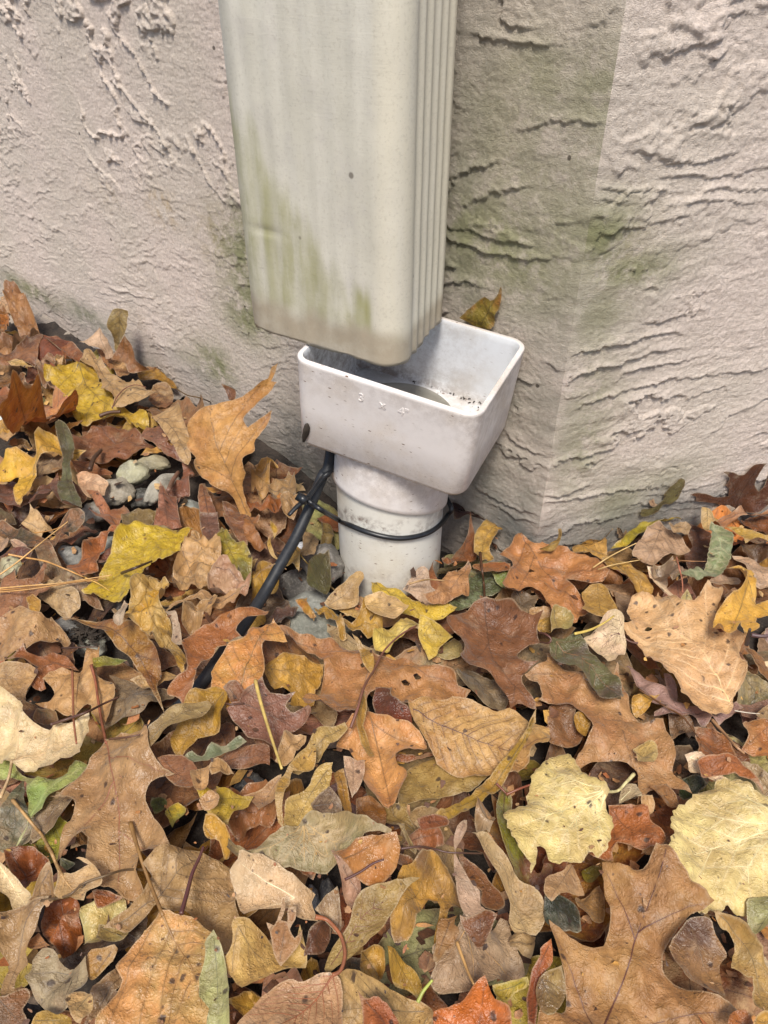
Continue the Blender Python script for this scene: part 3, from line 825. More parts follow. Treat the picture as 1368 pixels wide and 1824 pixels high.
def ray_len(O, p, d, mx):
    """distance from p along d to the outline"""
    A = O; B = np.roll(O, -1, 0); e = B - A
    den = d[0] * e[:, 1] - d[1] * e[:, 0]
    w = A - p
    with np.errstate(divide='ignore', invalid='ignore'):
        t = (w[:, 0] * e[:, 1] - w[:, 1] * e[:, 0]) / den; u = (w[:, 0] * d[1] - w[:, 1] * d[0]) / den
    ok = (np.abs(den) > 1e-12) & (t > 1e-6) & (u >= 0) & (u <= 1)
    return min(mx, t[ok].min()) if ok.any() else 0
def make_veins(O, corners, mid, kind, step, npair=7, wmain=.0008):
    """O outline, corners raw outline points, mid midrib; returns [(points, w0, w1)]"""
    V = []
    M = polyline(mid, step)
    L = np.linalg.norm(np.diff(M, axis=0), axis=1).sum()
    if kind != 'palm': V.append((M, wmain, wmain * .35))
    if kind == 'pin':
        for k in range(npair):
            f = .06 + .84 * (k / npair)
            p = M[int(f * (len(M) - 1))]; q = M[min(int(f * (len(M) - 1)) + 2, len(M) - 1)]
            t = q - p; t /= np.linalg.norm(t) + 1e-9
            for sgn in (-1, 1):
                a = R(52 - 14 * f) * sgn
                d = np.array([t[0] * math.cos(a) - t[1] * math.sin(a), t[0] * math.sin(a) + t[1] * math.cos(a)])
                l = ray_len(O, p, d, .12) * .90
                if l > .004:
                    e = p + d * l + t * l * .10
                    V.append((polyline([p, p + d * l * .5 + t * l * -.02, e], step), wmain * .5, wmain * .2))
    elif kind == 'lobed':
        C = np.asarray(corners, float); n = len(C); md = seg_dist(C, M[:-1], M[1:])
        base, tip = M[0], M[-1]; ax = (tip - base) / (np.linalg.norm(tip - base) + 1e-9)
        for i in range(n):
            a = C[i - 1] - C[i]; b = C[(i + 1) % n] - C[i]
            cs = np.dot(a, b) / (np.linalg.norm(a) * np.linalg.norm(b) + 1e-12)
            cr = (C[i] - C[i - 1])[0] * b[1] - (C[i] - C[i - 1])[1] * b[0]
            if cs > -.45 and md[i] > .014 and np.linalg.norm(C[i] - base) > .018 and np.linalg.norm(C[i] - tip) > .015:
                if not inside(O, *[np.array([v]) for v in (C[i] + (a / np.linalg.norm(a) + b / np.linalg.norm(b)) * .002)])[0]: continue
                s = np.dot(C[i] - base, ax); st = s - md[i] * .85
                jx = int(np.clip(st / (L + 1e-9), .02, .85) * (len(M) - 1)); p = M[jx]
                e = p + (C[i] - p) * .95
                mm = (p + e) / 2 + ax * -.04 * np.linalg.norm(e - p) * 0
                V.append((polyline([p, mm + ax * .05 * np.linalg.norm(e - p), e], step), wmain * .6, wmain * .2))
    elif kind == 'palm':
        base = np.asarray(mid[0], float); tip = np.asarray(mid[-1], float); t = (tip - base) / np.linalg.norm(tip - base)
        for ang, kx in ((0, 1), (24, .95), (-24, .95), (52, .9), (-52, .9), (88, .8), (-88, .8)):
            a = R(ang); d = np.array([t[0] * math.cos(a) - t[1] * math.sin(a), t[0] * math.sin(a) + t[1] * math.cos(a)])
            l = ray_len(O, base + d * .001, d, .3) * .9
            if l > .01:
                bend = np.array([-d[1], d[0]]) * (-.08 if ang > 0 else .08 if ang < 0 else 0) * l
                mn = polyline([base, base + d * l * .5 + bend, base + d * l], step)
                V.append((mn, wmain * (.95 if ang == 0 else .7), wmain * .2))
                for f in (.3, .52, .72):
                    p = mn[int(f * (len(mn) - 1))]
                    for sg in (-1, 1):
                        a2 = R(38) * sg; d2 = np.array([d[0] * math.cos(a2) - d[1] * math.sin(a2), d[0] * math.sin(a2) + d[1] * math.cos(a2)])
                        l2 = min(ray_len(O, p, d2, .3) * .85, l * .38)
                        if l2 > .006: V.append((polyline([p, p + d2 * l2], step), wmain * .4, wmain * .15))
    return V

LEAVES = []
def leaf(name, label, outline, mid, c1, c2, org, ex, ey, nz, kind='pin', step=.003, amp=.003, curl=0.0, bend=0.0, serr=0, quilt=.0006,
         spot=.3, rough=.5, mixing=.8, seed=0, drape=True, vcol=None, vlight=None, petiole=None, group=None, cat='leaf', fold=0.0, holes=(), relief=None, npair=7, wmain=.0008, splat=1, crease=0.0):
    """outline and midrib are metric (u, v) in the leaf's own plane; org + u ex + v ey + w nz is the place"""
    rs = np.random.RandomState(seed)
    raw = np.asarray(outline, float)
    A2 = (raw[:, 0] * np.roll(raw[:, 1], -1) - np.roll(raw[:, 0], -1) * raw[:, 1]).sum()
    if A2 < 0: raw = raw[::-1].copy()
    ostep = step if not serr else min(step, .0019)
    O = spline_outline(raw, ostep)
    nrm = np.roll(O, -1, 0) - np.roll(O, 1, 0); nrm = np.stack([nrm[:, 1], -nrm[:, 0]], -1) / (np.linalg.norm(nrm, axis=1)[:, None] + 1e-9)
    arc = np.cumsum(np.linalg.norm(O - np.roll(O, 1, 0), axis=1))
    O0 = O.copy()
    O = O + nrm * (fbm(arc * 160, arc * 0 + seed, 3, seed % 50) * .0005)[:, None]
    if serr:
        Lt = .0050 if serr < .001 else .0068
        ph = (arc / Lt) % 1
        O = O + nrm * (np.where(ph < .7, ph / .7, (1 - ph) / .3) * serr - serr * .5)[:, None]
    V = make_veins(O0, raw, mid, kind, max(step * 1.2, .0022), npair, wmain) if kind != 'none' else [(polyline(mid, step * 1.3), wmain, wmain * .3)]
    # points
    lo, hi = O.min(0), O.max(0)
    gx, gy = np.meshgrid(np.arange(lo[0], hi[0], step), np.arange(lo[1], hi[1], step * .87)); gx = gx + (np.arange(gx.shape[0]) % 2)[:, None] * step * .5
    G = np.stack([gx.ravel(), gy.ravel()], -1) + rs.uniform(-.22, .22, (gx.size, 2)) * step
    G = G[inside(O, G[:, 0], G[:, 1])]
    VA = np.concatenate([v[0][:-1] for v in V]) if V else np.zeros((0, 2)); VB = np.concatenate([v[0][1:] for v in V]) if V else np.zeros((0, 2))
    if len(G):
        de = seg_dist(G, O, np.roll(O, -1, 0)); dv = seg_dist(G, VA, VB) if len(VA) else np.full(len(G), 1.)
        G = G[(de > step * .45) & (dv > step * .38)]
    pts = [tuple(p) for p in O]; nO = len(O); vein_idx = []
    for P, _, _ in V:
        ins_ = inside(O, P[:, 0], P[:, 1]) & (seg_dist(P, O, np.roll(O, -1, 0)) > step * .25)
        ids = []
        for p, k in zip(P, ins_):
            if k: ids.append(len(pts)); pts.append(tuple(p))
            elif ids: break
        vein_idx.append(ids)
    for hx, hy, hr in holes:
        if len(G): G = G[np.hypot(G[:, 0] - hx, G[:, 1] - hy) > hr + step * .4]
    pts += [tuple(p) for p in G]
    for hx, hy, hr in holes:
        for k in range(12): pts.append((hx + hr * math.cos(k * math.pi / 6) * (1 + .25 * math.sin(k * 2.1)), hy + hr * .7 * math.sin(k * math.pi / 6) * (1 + .2 * math.cos(k * 1.7))))
        pts.append((hx, hy))
    r = delaunay_2d_cdt([Vector(p) for p in pts], [], [list(range(nO))], 1, 1e-6)
    vs, fs, ov = r[0], r[2], r[3]
    vs = np.array([tuple(v) for v in vs])
    if len(fs) < 3: return None
    if holes:
        cen = np.array([vs[list(f)].mean(0) for f in fs])
        keepf = np.ones(len(fs), bool)
        for hx, hy, hr in holes: keepf &= np.hypot(cen[:, 0] - hx, (cen[:, 1] - hy) / .7) > hr * .85
        fs = [f for f, k in zip(fs, keepf) if k]
    orig = {}
    for i, l in enumerate(ov):
        for q in l: orig[q] = i
    vd = seg_dist(vs, VA, VB) if len(VA) else np.full(len(vs), .01)
    ed = seg_dist(vs, O, np.roll(O, -1, 0))
    # relief
    b0 = np.asarray(mid[0], float); b1 = np.asarray(mid[-1], float); ax = (b1 - b0); Lm = np.linalg.norm(ax) + 1e-9; ax /= Lm; px_ = np.array([-ax[1], ax[0]])
    sa = (vs - b0) @ ax; sb = (vs - b0) @ px_
    size = max(hi[0] - lo[0], hi[1] - lo[1])
    so = seed * 1.37
    w = fbm(vs[:, 0] * 16 + so, vs[:, 1] * 16 - so, 2, seed % 40) * amp
    w = w + fbm(vs[:, 0] * 48 + so, vs[:, 1] * 48, 3, seed % 37 + 5) * amp * .42
    w = w + fbm(vs[:, 0] * 130 + so, vs[:, 1] * 130, 2, seed % 33 + 7) * .0005
    if crease:
        wx = vs[:, 0] + fbm(vs[:, 0] * 30, vs[:, 1] * 30, 2, 9) * .004; wy = vs[:, 1] + fbm(vs[:, 0] * 30 + 5, vs[:, 1] * 30, 2, 8) * .004
        w = w + (.35 - np.abs(fbm(wx * 34 + so, wy * 34, 2, seed % 31 + 2))) * crease + (.35 - np.abs(fbm(wx * 80, wy * 80 + so, 2, seed % 29 + 3))) * crease * .35
    q = np.clip(vd / .006, 0, 1)
    w = w + quilt * (np.sin(q * math.pi / 2) - .5) * np.clip(ed / .004, 0, 1)
    w = w + curl * sb ** 2 / .02 + bend * (sa - Lm / 2) ** 2 / .05 + fold * np.abs(sb)
    w = w + np.exp(-ed / .008) * np.maximum(fbm(vs[:, 0] * 24 + so, vs[:, 1] * 24, 2, seed % 27 + 4) + .12, 0) * amp * 2.8
    w = w + np.exp(-ed / .005) * fbm(vs[:, 0] * 45 + so, vs[:, 1] * 45, 2, seed % 23) * amp * .6     # lifted margin
    ctr = (lo + hi) / 2
    w = w - np.median(w)
    org = np.asarray(org, float)
    co = org + vs[:, :1] * ex + vs[:, 1:2] * ey + w[:, None] * nz
    co = keep_clear(co)
    if drape:
        need = hm_at(co[:, 0], co[:, 1]) + .0007 - co[:, 2]
        lift = np.clip(need, 0, .03)
        E = np.array([(f[i], f[(i + 1) % 3]) for f in fs for i in range(3)])
        for _ in range(6):
            nb = lift.copy(); 
            np.maximum.at(nb, E[:, 0], lift[E[:, 1]] * .82); np.maximum.at(nb, E[:, 1], lift[E[:, 0]] * .82)
            lift = nb
        sm = lift.copy()
        for _ in range(4):
            acc = sm.copy(); cnt = np.ones(len(sm))
            np.add.at(acc, E[:, 0], sm[E[:, 1]]); np.add.at(cnt, E[:, 0], 1); np.add.at(acc, E[:, 1], sm[E[:, 0]]); np.add.at(cnt, E[:, 1], 1)
            sm = np.maximum(acc / cnt, lift)
        co[:, 2] += sm
        hm_splat(co, splat)
    lc = co.mean(0)
    # winding: upward
    f0 = np.array(fs); nn = np.cross(co[f0[:, 1]] - co[f0[:, 0]], co[f0[:, 2]] - co[f0[:, 0]]).sum(0)
    if nn @ (CC - lc) < 0: fs = [tuple(reversed(f)) for f in fs]; nn = -nn
    nn /= np.linalg.norm(nn)
    luv = np.concatenate([vs, np.zeros((len(vs), 1))], 1)
    me = mesh_np(name, co - lc, fs, True, dict(vd=vd, ed=ed, luv=luv))
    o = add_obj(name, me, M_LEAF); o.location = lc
    c1 = [c1[0] * .985, c1[1] * .99, c1[2] * .90]; c2 = [c2[0] * .985, c2[1] * .99, c2[2] * .90]; jt = rs.uniform(.88, 1.10); c1 = [min(255, v * jt) for v in c1]; c2 = [min(255, v * jt) for v in c2]
    c1 = [c * .92 + (c1[0] * .3 + c1[1] * .59 + c1[2] * .11) * .08 for c in c1]; c2 = [c * .92 + (c2[0] * .3 + c2[1] * .59 + c2[2] * .11) * .08 for c in c2]
    o.color = (*[min(1, x * AK) for x in lin(c1)], 1)
    o['tint2'] = [min(1, x * AK) for x in lin(c2)]; o['spot'] = float(spot); o['rough'] = float(rough); o['mixing'] = float(mixing)
    light = (sum(c1) > 560) if vlight is None else vlight
    o['vein_shift'] = .2 if light else -.2
    tag(o, label, cat, group)
    # stalk and veins: slim raised ribs on the blade
    bv, bf = [], []
    nv = mesh_normals(co, f0)
    if (nv.sum(0) @ nn) < 0: nv = -nv
    def rib(P3, N3, w0, w1, cap_h=.55):
        n = len(P3)
        if n < 2: return
        base = len(bv)
        for i in range(n):
            t = P3[min(i + 1, n - 1)] - P3[max(i - 1, 0)]; t = t / (np.linalg.norm(t) + 1e-9)
            s_ = np.cross(t, N3[i]); s_ /= np.linalg.norm(s_) + 1e-9
            ww = w0 + (w1 - w0) * i / (n - 1)
            bv.extend([P3[i] - s_ * ww * .6 - N3[i] * .0001, P3[i] + N3[i] * ww * cap_h, P3[i] + s_ * ww * .6 - N3[i] * .0001])
        for i in range(n - 1):
            a = base + i * 3; b = a + 3
            bf.extend([(a, a + 1, b + 1, b), (a + 1, a + 2, b + 2, b + 1)])
    for (P, w0, w1), ids in zip(V, vein_idx):
        ii = [orig[k] for k in ids if k in orig]
        if len(ii) > 1: rib(co[ii], nv[ii], w0, w1)
    if bf:
        sm_ = add_obj('veins', mesh_np('veins', np.array(bv) - lc, bf, True), M_VEIN, o)
        if vcol is None: vcol = [min(255, c * 1.10 + 12) for c in c1] if light else [c * .62 for c in c1]
        sm_.color = (*[x * AK for x in lin(vcol)], 1)
    if petiole is not None and len(petiole) > 1:
        P3 = [Vector(p) for p in petiole]
        if vein_idx and vein_idx[0] and vein_idx[0][0] in orig:
            P3[0] = Vector(co[orig[vein_idx[0][0]]] + nn * .0004)
        wd = min(wmain * 1.25, .0011)
        st = add_obj('stalk', tube_mesh('stalk', [p - Vector(lc) for p in P3], [wd * .95] + [wd * .85] * (len(P3) - 2) + [wd * 1.25], 6, sub=5), M_VEIN, o)
        pc = vcol if vcol is not None else [c * .62 for c in c1]
        st.color = (*[x * AK for x in lin(pc)], 1)
    LEAVES.append(o)
    return o
def mesh_normals(co, f):
    n = np.cross(co[f[:, 1]] - co[f[:, 0]], co[f[:, 2]] - co[f[:, 0]]); v = np.zeros_like(co)
    for k in range(3): np.add.at(v, f[:, k], n)
    return v / (np.linalg.norm(v, axis=1)[:, None] + 1e-12)
AK = .86

# ------------------------------------------------------------------ generic shapes for the leaves that are mostly buried
def shape_oak(rs, L):
    n = rs.randint(2, 4); right, leftp = [], []
    y = .08
    W_ = L * rs.uniform(.33, .46)
    pr = [(0, 0), (.10, .06)]
    for k in range(n):
        y0 = .16 + .62 * k / n; wd = (1 - abs((k + .5) / n - .45) * .7)
        pr += [(wd * .62, y0), (wd * rs.uniform(.9, 1.1), y0 + .06), (wd * .80, y0 + .13), (wd * .25, y0 + .17)]
    pr += [(.22, .86), (.12, .93)]
    R_ = [(x * W_ * rs.uniform(.9, 1.1), yy * L) for x, yy in pr]; L_ = [(-x * W_ * rs.uniform(.85, 1.1), yy * L * rs.uniform(.97, 1.03)) for x, yy in pr[1:]]
    return R_ + [(0, L)] + L_[::-1], [(0, 0), (L * rs.uniform(-.03, .03), L * .5), (0, L * .97)]
def shape_oval(rs, L, ratio=.3):
    W_ = L * ratio; t = np.linspace(0, math.pi, 9)
    R_ = [(math.sin(a) ** .8 * W_ * rs.uniform(.9, 1.08), (1 - math.cos(a)) / 2 * L) for a in t]
    L_ = [(-math.sin(a) ** .8 * W_ * rs.uniform(.9, 1.08), (1 - math.cos(a)) / 2 * L) for a in t[1:-1]]
    bx = rs.uniform(-.12, .12) * L
    f = lambda p: (p[0] + bx * math.sin(p[1] / L * math.pi), p[1])
    return [f(p) for p in R_ + L_[::-1]], [f((0, 0)), f((0, L * .5)), f((0, L * .97))]
def shape_maple(rs, L):
    a = [(0, 0), (.28, -.05), (.42, .05), (.62, .12), (.50, .26), (.78, .45), (.66, .52), (.70, .66), (.46, .60), (.30, .58), (.32, .78), (.18, .82), (0, 1.0), (-.16, .80), (-.33, .80), (-.28, .58), (-.5, .62), (-.68, .68), (-.64, .5), (-.76, .42), (-.5, .27), (-.60, .10), (-.4, .03), (-.26, -.05)]
    return [(x * L * .62 * rs.uniform(.93, 1.07), y * L * rs.uniform(.96, 1.04)) for x, y in a], [(0, .0), (0, L * .95)]

PAL = [(('tan', (196, 150, 104)), 5), (('pale tan', (212, 176, 136)), 3), (('brown', (150, 98, 62)), 5), (('rust brown', (166, 92, 46)), 3), (('dark brown', (98, 60, 40)), 3),
       (('golden', (208, 152, 62)), 3), (('yellow', (216, 178, 60)), 2), (('pinkish tan', (202, 160, 136)), 3), (('olive', (120, 110, 66)), 1), (('grey brown', (152, 128, 106)), 3), (('orange', (200, 122, 56)), 1)]
PALW = [p for p, w in PAL for _ in range(w)]
FILL = []
def scatter(n, zone, seed, size=(.05, .11), zcap=-.004, tilt=.30):
    rs = np.random.RandomState(seed)
    for k in range(n):
        best = None
        for _ in range(10):
            px, py = zone(rs)
            p = on_z(px, py, -.015)
            if min((p[:2] - CORNER) @ NL, 9) < .012 and (p[:2] - CORNER) @ NR < .012: continue
            if np.linalg.norm(p[:2] - PIPE_C) < .05: continue
            i = int((p[0] - GX0) / GS); j = int((p[1] - GY0) / GS)
            h = HM[max(i - 12, 0):i + 12, max(j - 12, 0):j + 12].mean()
            if best is None or h < best[0]: best = (h, p, px, py)
        if best is None or best[0] > zcap: continue
        h, p, px, py = best
        L = rs.uniform(*size)
        (cn, col) = PALW[rs.randint(len(PALW))]
        ty = rs.choice(['oak', 'oval', 'oval', 'oval', 'maple', 'willow'])
        if ty == 'oak': sh, mid = shape_oak(rs, L * 1.25); kind = 'lobed'; nm = 'oak_leaf'; kn = 'lobed oak leaf'
        elif ty == 'oval': sh, mid = shape_oval(rs, L, rs.uniform(.22, .34)); kind = 'pin'; nm = 'oval_leaf'; kn = 'oval leaf'
        elif ty == 'willow': sh, mid = shape_oval(rs, L * 1.1, .12); kind = 'pin'; nm = 'narrow_leaf'; kn = 'narrow leaf'
        else: sh, mid = shape_maple(rs, L); kind = 'palm'; nm = 'maple_leaf'; kn = 'maple leaf'
        a = rs.uniform(0, 2 * math.pi); ca, sa = math.cos(a), math.sin(a)
        cxy = np.mean(sh, 0)
        sh = [((x - cxy[0]) * ca - (y - cxy[1]) * sa, (x - cxy[0]) * sa + (y - cxy[1]) * ca) for x, y in sh]
        mid = [((x - cxy[0]) * ca - (y - cxy[1]) * sa, (x - cxy[0]) * sa + (y - cxy[1]) * ca) for x, y in mid]
        ax_, ay_ = rs.uniform(-tilt, tilt, 2)
        ex = np.array([1, 0, ax_]); ex /= np.linalg.norm(ex); ey = np.array([0, 1, ay_]); ey -= ex * (ex @ ey); ey /= np.linalg.norm(ey); nz = np.cross(ex, ey)
        c = [float(np.clip(v * rs.uniform(.86, 1.1), 0, 255)) for v in col]; m_ = rs.uniform(.88, 1.06); c = [min(255, v * m_) for v in c]
        (cn2, c2) = PALW[rs.randint(len(PALW))]
        cr = rs.uniform(.0, .012) if rs.rand() < .6 else 0
        o = leaf(nm, None, sh, mid, c, c2, (p[0], p[1], h + .004 + L * .02), ex, ey, nz, kind, step=.0045, amp=rs.uniform(.003, .008), curl=rs.uniform(-.22, .42), bend=rs.uniform(-.3, .3),
                 serr=.0006 if ty == 'oval' and rs.rand() < .5 else 0, spot=rs.uniform(.1, .6), rough=rs.uniform(.42, .65), mixing=rs.uniform(.2, .8), seed=seed * 1000 + k, npair=6, splat=1, crease=cr)
        if o: FILL.append((o, cn, kn, cr > .006, px, py, L))

# ================================================================== stones
def stone(px, py, rpx, col, z=-.012, asp=(1.0, .8, .7), rot=0.0, label='', seed=1):
    p = on_z(px, py, z); r = rpx / FPX * float((p - CC) @ FW)
    bm = bmesh.new(); bmesh.ops.create_icosphere(bm, subdivisions=4, radius=1)
    for v in bm.verts:
        c = v.co; k = float(fbm(c.x * 1.1 + seed * 3.1, c.y * 1.1 + c.z * .9, 3, seed)) * .22 + float(pnoise(c.z * 2.3 + seed, c.x * 2.1, seed)) * .12
        # facets
        c2 = c * (1 + k)
        for d in ((.7, .2, .6), (-.5, -.6, .55), (.1, -.8, .45), (-.7, .4, .3)):
            dv = Vector(d).normalized(); q = c2.dot(dv)
            if q > .82: c2 -= dv * (q - .82) * .8
        v.co = Vector((c2.x * asp[0], c2.y * asp[1], c2.z * asp[2])) * r
    me = bpy.data.meshes.new('stone'); bm.to_mesh(me); bm.free()
    for pl in me.polygons: pl.use_smooth = True
    o = add_obj('stone', me, M_STONE); o.location = p; o.rotation_euler = (0, 0, R(rot)); o.color = (*[x * AK for x in lin(col)], 1)
    tag(o, label, 'stone')
    b = np.array([tuple(o.matrix_basis @ v.co) for v in me.vertices]); b = b[b[:, 2] > p[2] - r * .2]
    hm_splat(b, 1)
    return o
STONES = [
    (237, 843, 27, (176, 172, 140), -.006, (1.1, .9, .8), 20, 'pale greenish lumpy stone in the gap left of the cable'),
    (272, 826, 24, (150, 140, 110), -.014, (1.3, .7, .6), 0, 'tan stone wedged behind the greenish lumpy stone'),
    (287, 868, 44, (186, 180, 164), -.010, (1.05, .40, .45), 62, 'long pale grey stone leaning beside the greenish stone'),
    (208, 876, 34, (160, 150, 132), -.012, (1.0, .9, .7), 0, 'pitted grey-tan stone in front of the greenish stone'),
    (337, 914, 26, (150, 156, 150), -.010, (1.1, .9, .8), 0, 'smooth blue-grey stone half covered by mauve curled leaves'),
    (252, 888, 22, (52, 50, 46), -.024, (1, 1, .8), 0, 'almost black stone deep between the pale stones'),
    (168, 912, 22, (150, 142, 130), -.018, (1, .9, .8), 0, 'grey stone beneath the small lobed brown leaf'),
    (14, 752, 24, (196, 202, 204), .0, (1.1, .7, .6), 10, 'bluish white stone at the left edge of the picture'),
    (82, 618, 20, (138, 140, 136), .004, (1.2, .7, .6), -40, 'grey stone against the dark concrete footing'),
    (122, 993, 28, (146, 146, 142), -.012, (1.2, .8, .7), 20, 'blue-grey stone under the crossing pine needles'),
    (192, 972, 26, (160, 164, 156), -.012, (1.2, .8, .7), 0, 'grey-green stone behind the rust curled leaf'),
    (196, 1074, 24, (138, 134, 130), -.014, (1.2, .8, .6), 0, 'dull grey stone at the foot of the long yellow leaf'),
    (112, 1128, 36, (130, 130, 128), -.018, (1.1, .9, .6), 20, 'dark grey stone with peat crumbs beside the twisted brown leaf'),
    (164, 1152, 26, (150, 150, 136), -.020, (1.1, .9, .6), 0, 'small grey stone under the twisted brown leaf'),
    (552, 1118, 60, (120, 122, 112), -.013, (1.25, .55, .5), -8, 'large blue-grey flat stone in front of the white pipe'),
    (560, 1078, 40, (136, 138, 132), -.022, (1.5, .7, .5), 0, 'grey stone lying left of the pipe foot'),
    (575, 1004, 42, (128, 122, 116), -.006, (.9, .9, .9), 0, 'rough grey stone against the left side of the pipe'),
    (536, 975, 13, (220, 222, 226), .012, (1.3, .8, .7), 20, 'small bright white pebble right of the cable'),
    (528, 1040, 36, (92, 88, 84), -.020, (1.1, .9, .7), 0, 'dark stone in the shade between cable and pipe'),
    (596, 1146, 14, (212, 182, 140), -.002, (1.3, .7, .7), 0, 'small cream pebble just above the big holed oak leaf'),
    (537, 1138, 11, (150, 86, 46), -.001, (1.3, .8, .8), 0, 'small shiny acorn-brown pebble by the blue-grey stone'),
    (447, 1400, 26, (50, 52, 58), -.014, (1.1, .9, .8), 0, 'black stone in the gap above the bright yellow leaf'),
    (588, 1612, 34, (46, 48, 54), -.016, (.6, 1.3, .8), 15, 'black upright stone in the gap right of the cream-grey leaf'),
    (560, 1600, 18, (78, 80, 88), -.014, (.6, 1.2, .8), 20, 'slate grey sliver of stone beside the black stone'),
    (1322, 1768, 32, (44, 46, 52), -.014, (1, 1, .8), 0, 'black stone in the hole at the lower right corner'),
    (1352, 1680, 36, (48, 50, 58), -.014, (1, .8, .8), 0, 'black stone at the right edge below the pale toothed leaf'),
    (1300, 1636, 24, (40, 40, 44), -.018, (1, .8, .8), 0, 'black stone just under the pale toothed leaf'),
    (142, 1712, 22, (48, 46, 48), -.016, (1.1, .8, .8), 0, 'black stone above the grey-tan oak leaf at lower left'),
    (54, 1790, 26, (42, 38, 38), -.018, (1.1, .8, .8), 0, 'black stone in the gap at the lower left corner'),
    (1146, 1472, 19, (110, 96, 84), .004, (.9, 1.1, .7), 0, 'brown-grey oval stone between the rust leaf and the toothed leaf'),
    (1248, 874, 22, (146, 146, 144), .004, (1.3, .7, .7), 0, 'grey stone behind the dark standing oak leaf by the wall'),
    (1216, 892, 26, (124, 126, 130), .0, (1.3, .7, .7), 0, 'blue-grey stone at the wall foot left of the dark oak leaf'),
    (1280, 904, 22, (170, 150, 130), .004, (1.2, .8, .7), 0, 'tan stone at the wall foot under the dark oak leaf'),
    (1300, 1230, 20, (120, 112, 96), -.012, (1.2, .8, .7), 0, 'olive-grey stone right of the big toothed tan leaf'),
    (1310, 1344, 20, (160, 156, 132), .0, (.7, 1.2, .7), 0, 'grey-green stone beside the rust oak leaf at the right edge'),
]
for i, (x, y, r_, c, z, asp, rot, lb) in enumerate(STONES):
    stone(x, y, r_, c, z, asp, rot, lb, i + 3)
# peat crumbs
rg = random.Random(11)
sp = [tuple((on_z(rg.gauss(160, 16), rg.gauss(1126, 10), rg.uniform(-.012, -.004))).tolist()) for _ in range(200)]
tag(add_obj('peat_crumbs', crumb_mesh('peat_crumbs', sp, 9, .0022), M_CRUMB), 'dark crumbly peat clod beside the grey stone at left', 'debris', kind='stuff')

# ================================================================== buried leaves
def zone_all(rs):
    while True:
        x = rs.uniform(-140, 1500); y = rs.uniform(560, 1980)
        lim = np.interp(x, [-140, 0, 140, 330, 520, 600, 780, 880, 960, 1100, 1368, 1500], [470, 560, 640, 740, 900, 1060, 1060, 960, 990, 960, 900, 880])
        if y < lim: continue
        if ((x - 255) / 95) ** 2 + ((y - 870) / 62) ** 2 < 1: continue
        if ((x - 552) / 70) ** 2 + ((y - 1115) / 30) ** 2 < 1: continue
        if ((x - 560) / 45) ** 2 + ((y - 1020) / 45) ** 2 < 1: continue
        return x, y
def zone_foot(rs):
    t = rs.rand(); a = np.array([395, 800]) * (1 - t) + np.array([590, 930]) * t
    return a[0] + rs.uniform(-30, 30), a[1] + rs.uniform(-10, 90)
def zone_strip(rs):
    t = rs.rand(); a = np.array([-60, 560]) * (1 - t) + np.array([380, 770]) * t
    return a[0] + rs.uniform(-20, 20), a[1] + rs.uniform(5, 60)
scatter(16, zone_foot, 103, (.045, .08), -.005)
scatter(12, zone_strip, 104, (.04, .07), .01)
scatter(90, zone_all, 101, (.06, .11), -.012)
scatter(40, zone_all, 102, (.04, .085), -.002, .40)

# broken leaf bits that fill the gaps
def mat_litter():
    m = new_mat('litter'); t = NT(m)
    tc = t.n('ShaderNodeTexCoord').outputs['Object']; k = t.geo('tone').outputs['Fac']
    r = t.n('ShaderNodeValToRGB', ins={0: k}); e = r.color_ramp.elements
    cols = [(0, (60, 40, 28)), (.25, (104, 66, 42)), (.45, (150, 104, 66)), (.6, (184, 144, 98)), (.75, (160, 92, 48)), (.88, (196, 150, 70)), (1, (206, 180, 142))]
    e[0].position = 0; e[0].color = (*lin(cols[0][1]), 1); e[1].position = 1; e[1].color = (*lin(cols[-1][1]), 1)
    for p, c in cols[1:-1]:
        q = e.new(p); q.color = (*lin(c), 1)
    n = t.noise(tc, 260, 4, .7)
    c = t.mix(t.ramp(n, .3, .7, .55, 0), r.outputs[0], (.03, .018, .012))
    b = t.n('ShaderNodeBump', ins={'Strength': .8, 'Distance': .001, 'Height': n})
    p = t.n('ShaderNodeBsdfPrincipled', ins={'Base Color': c, 'Roughness': .6, 'Normal': b.outputs[0]})
    t.out(p.outputs[0]); return m
M_LITTER = mat_litter()
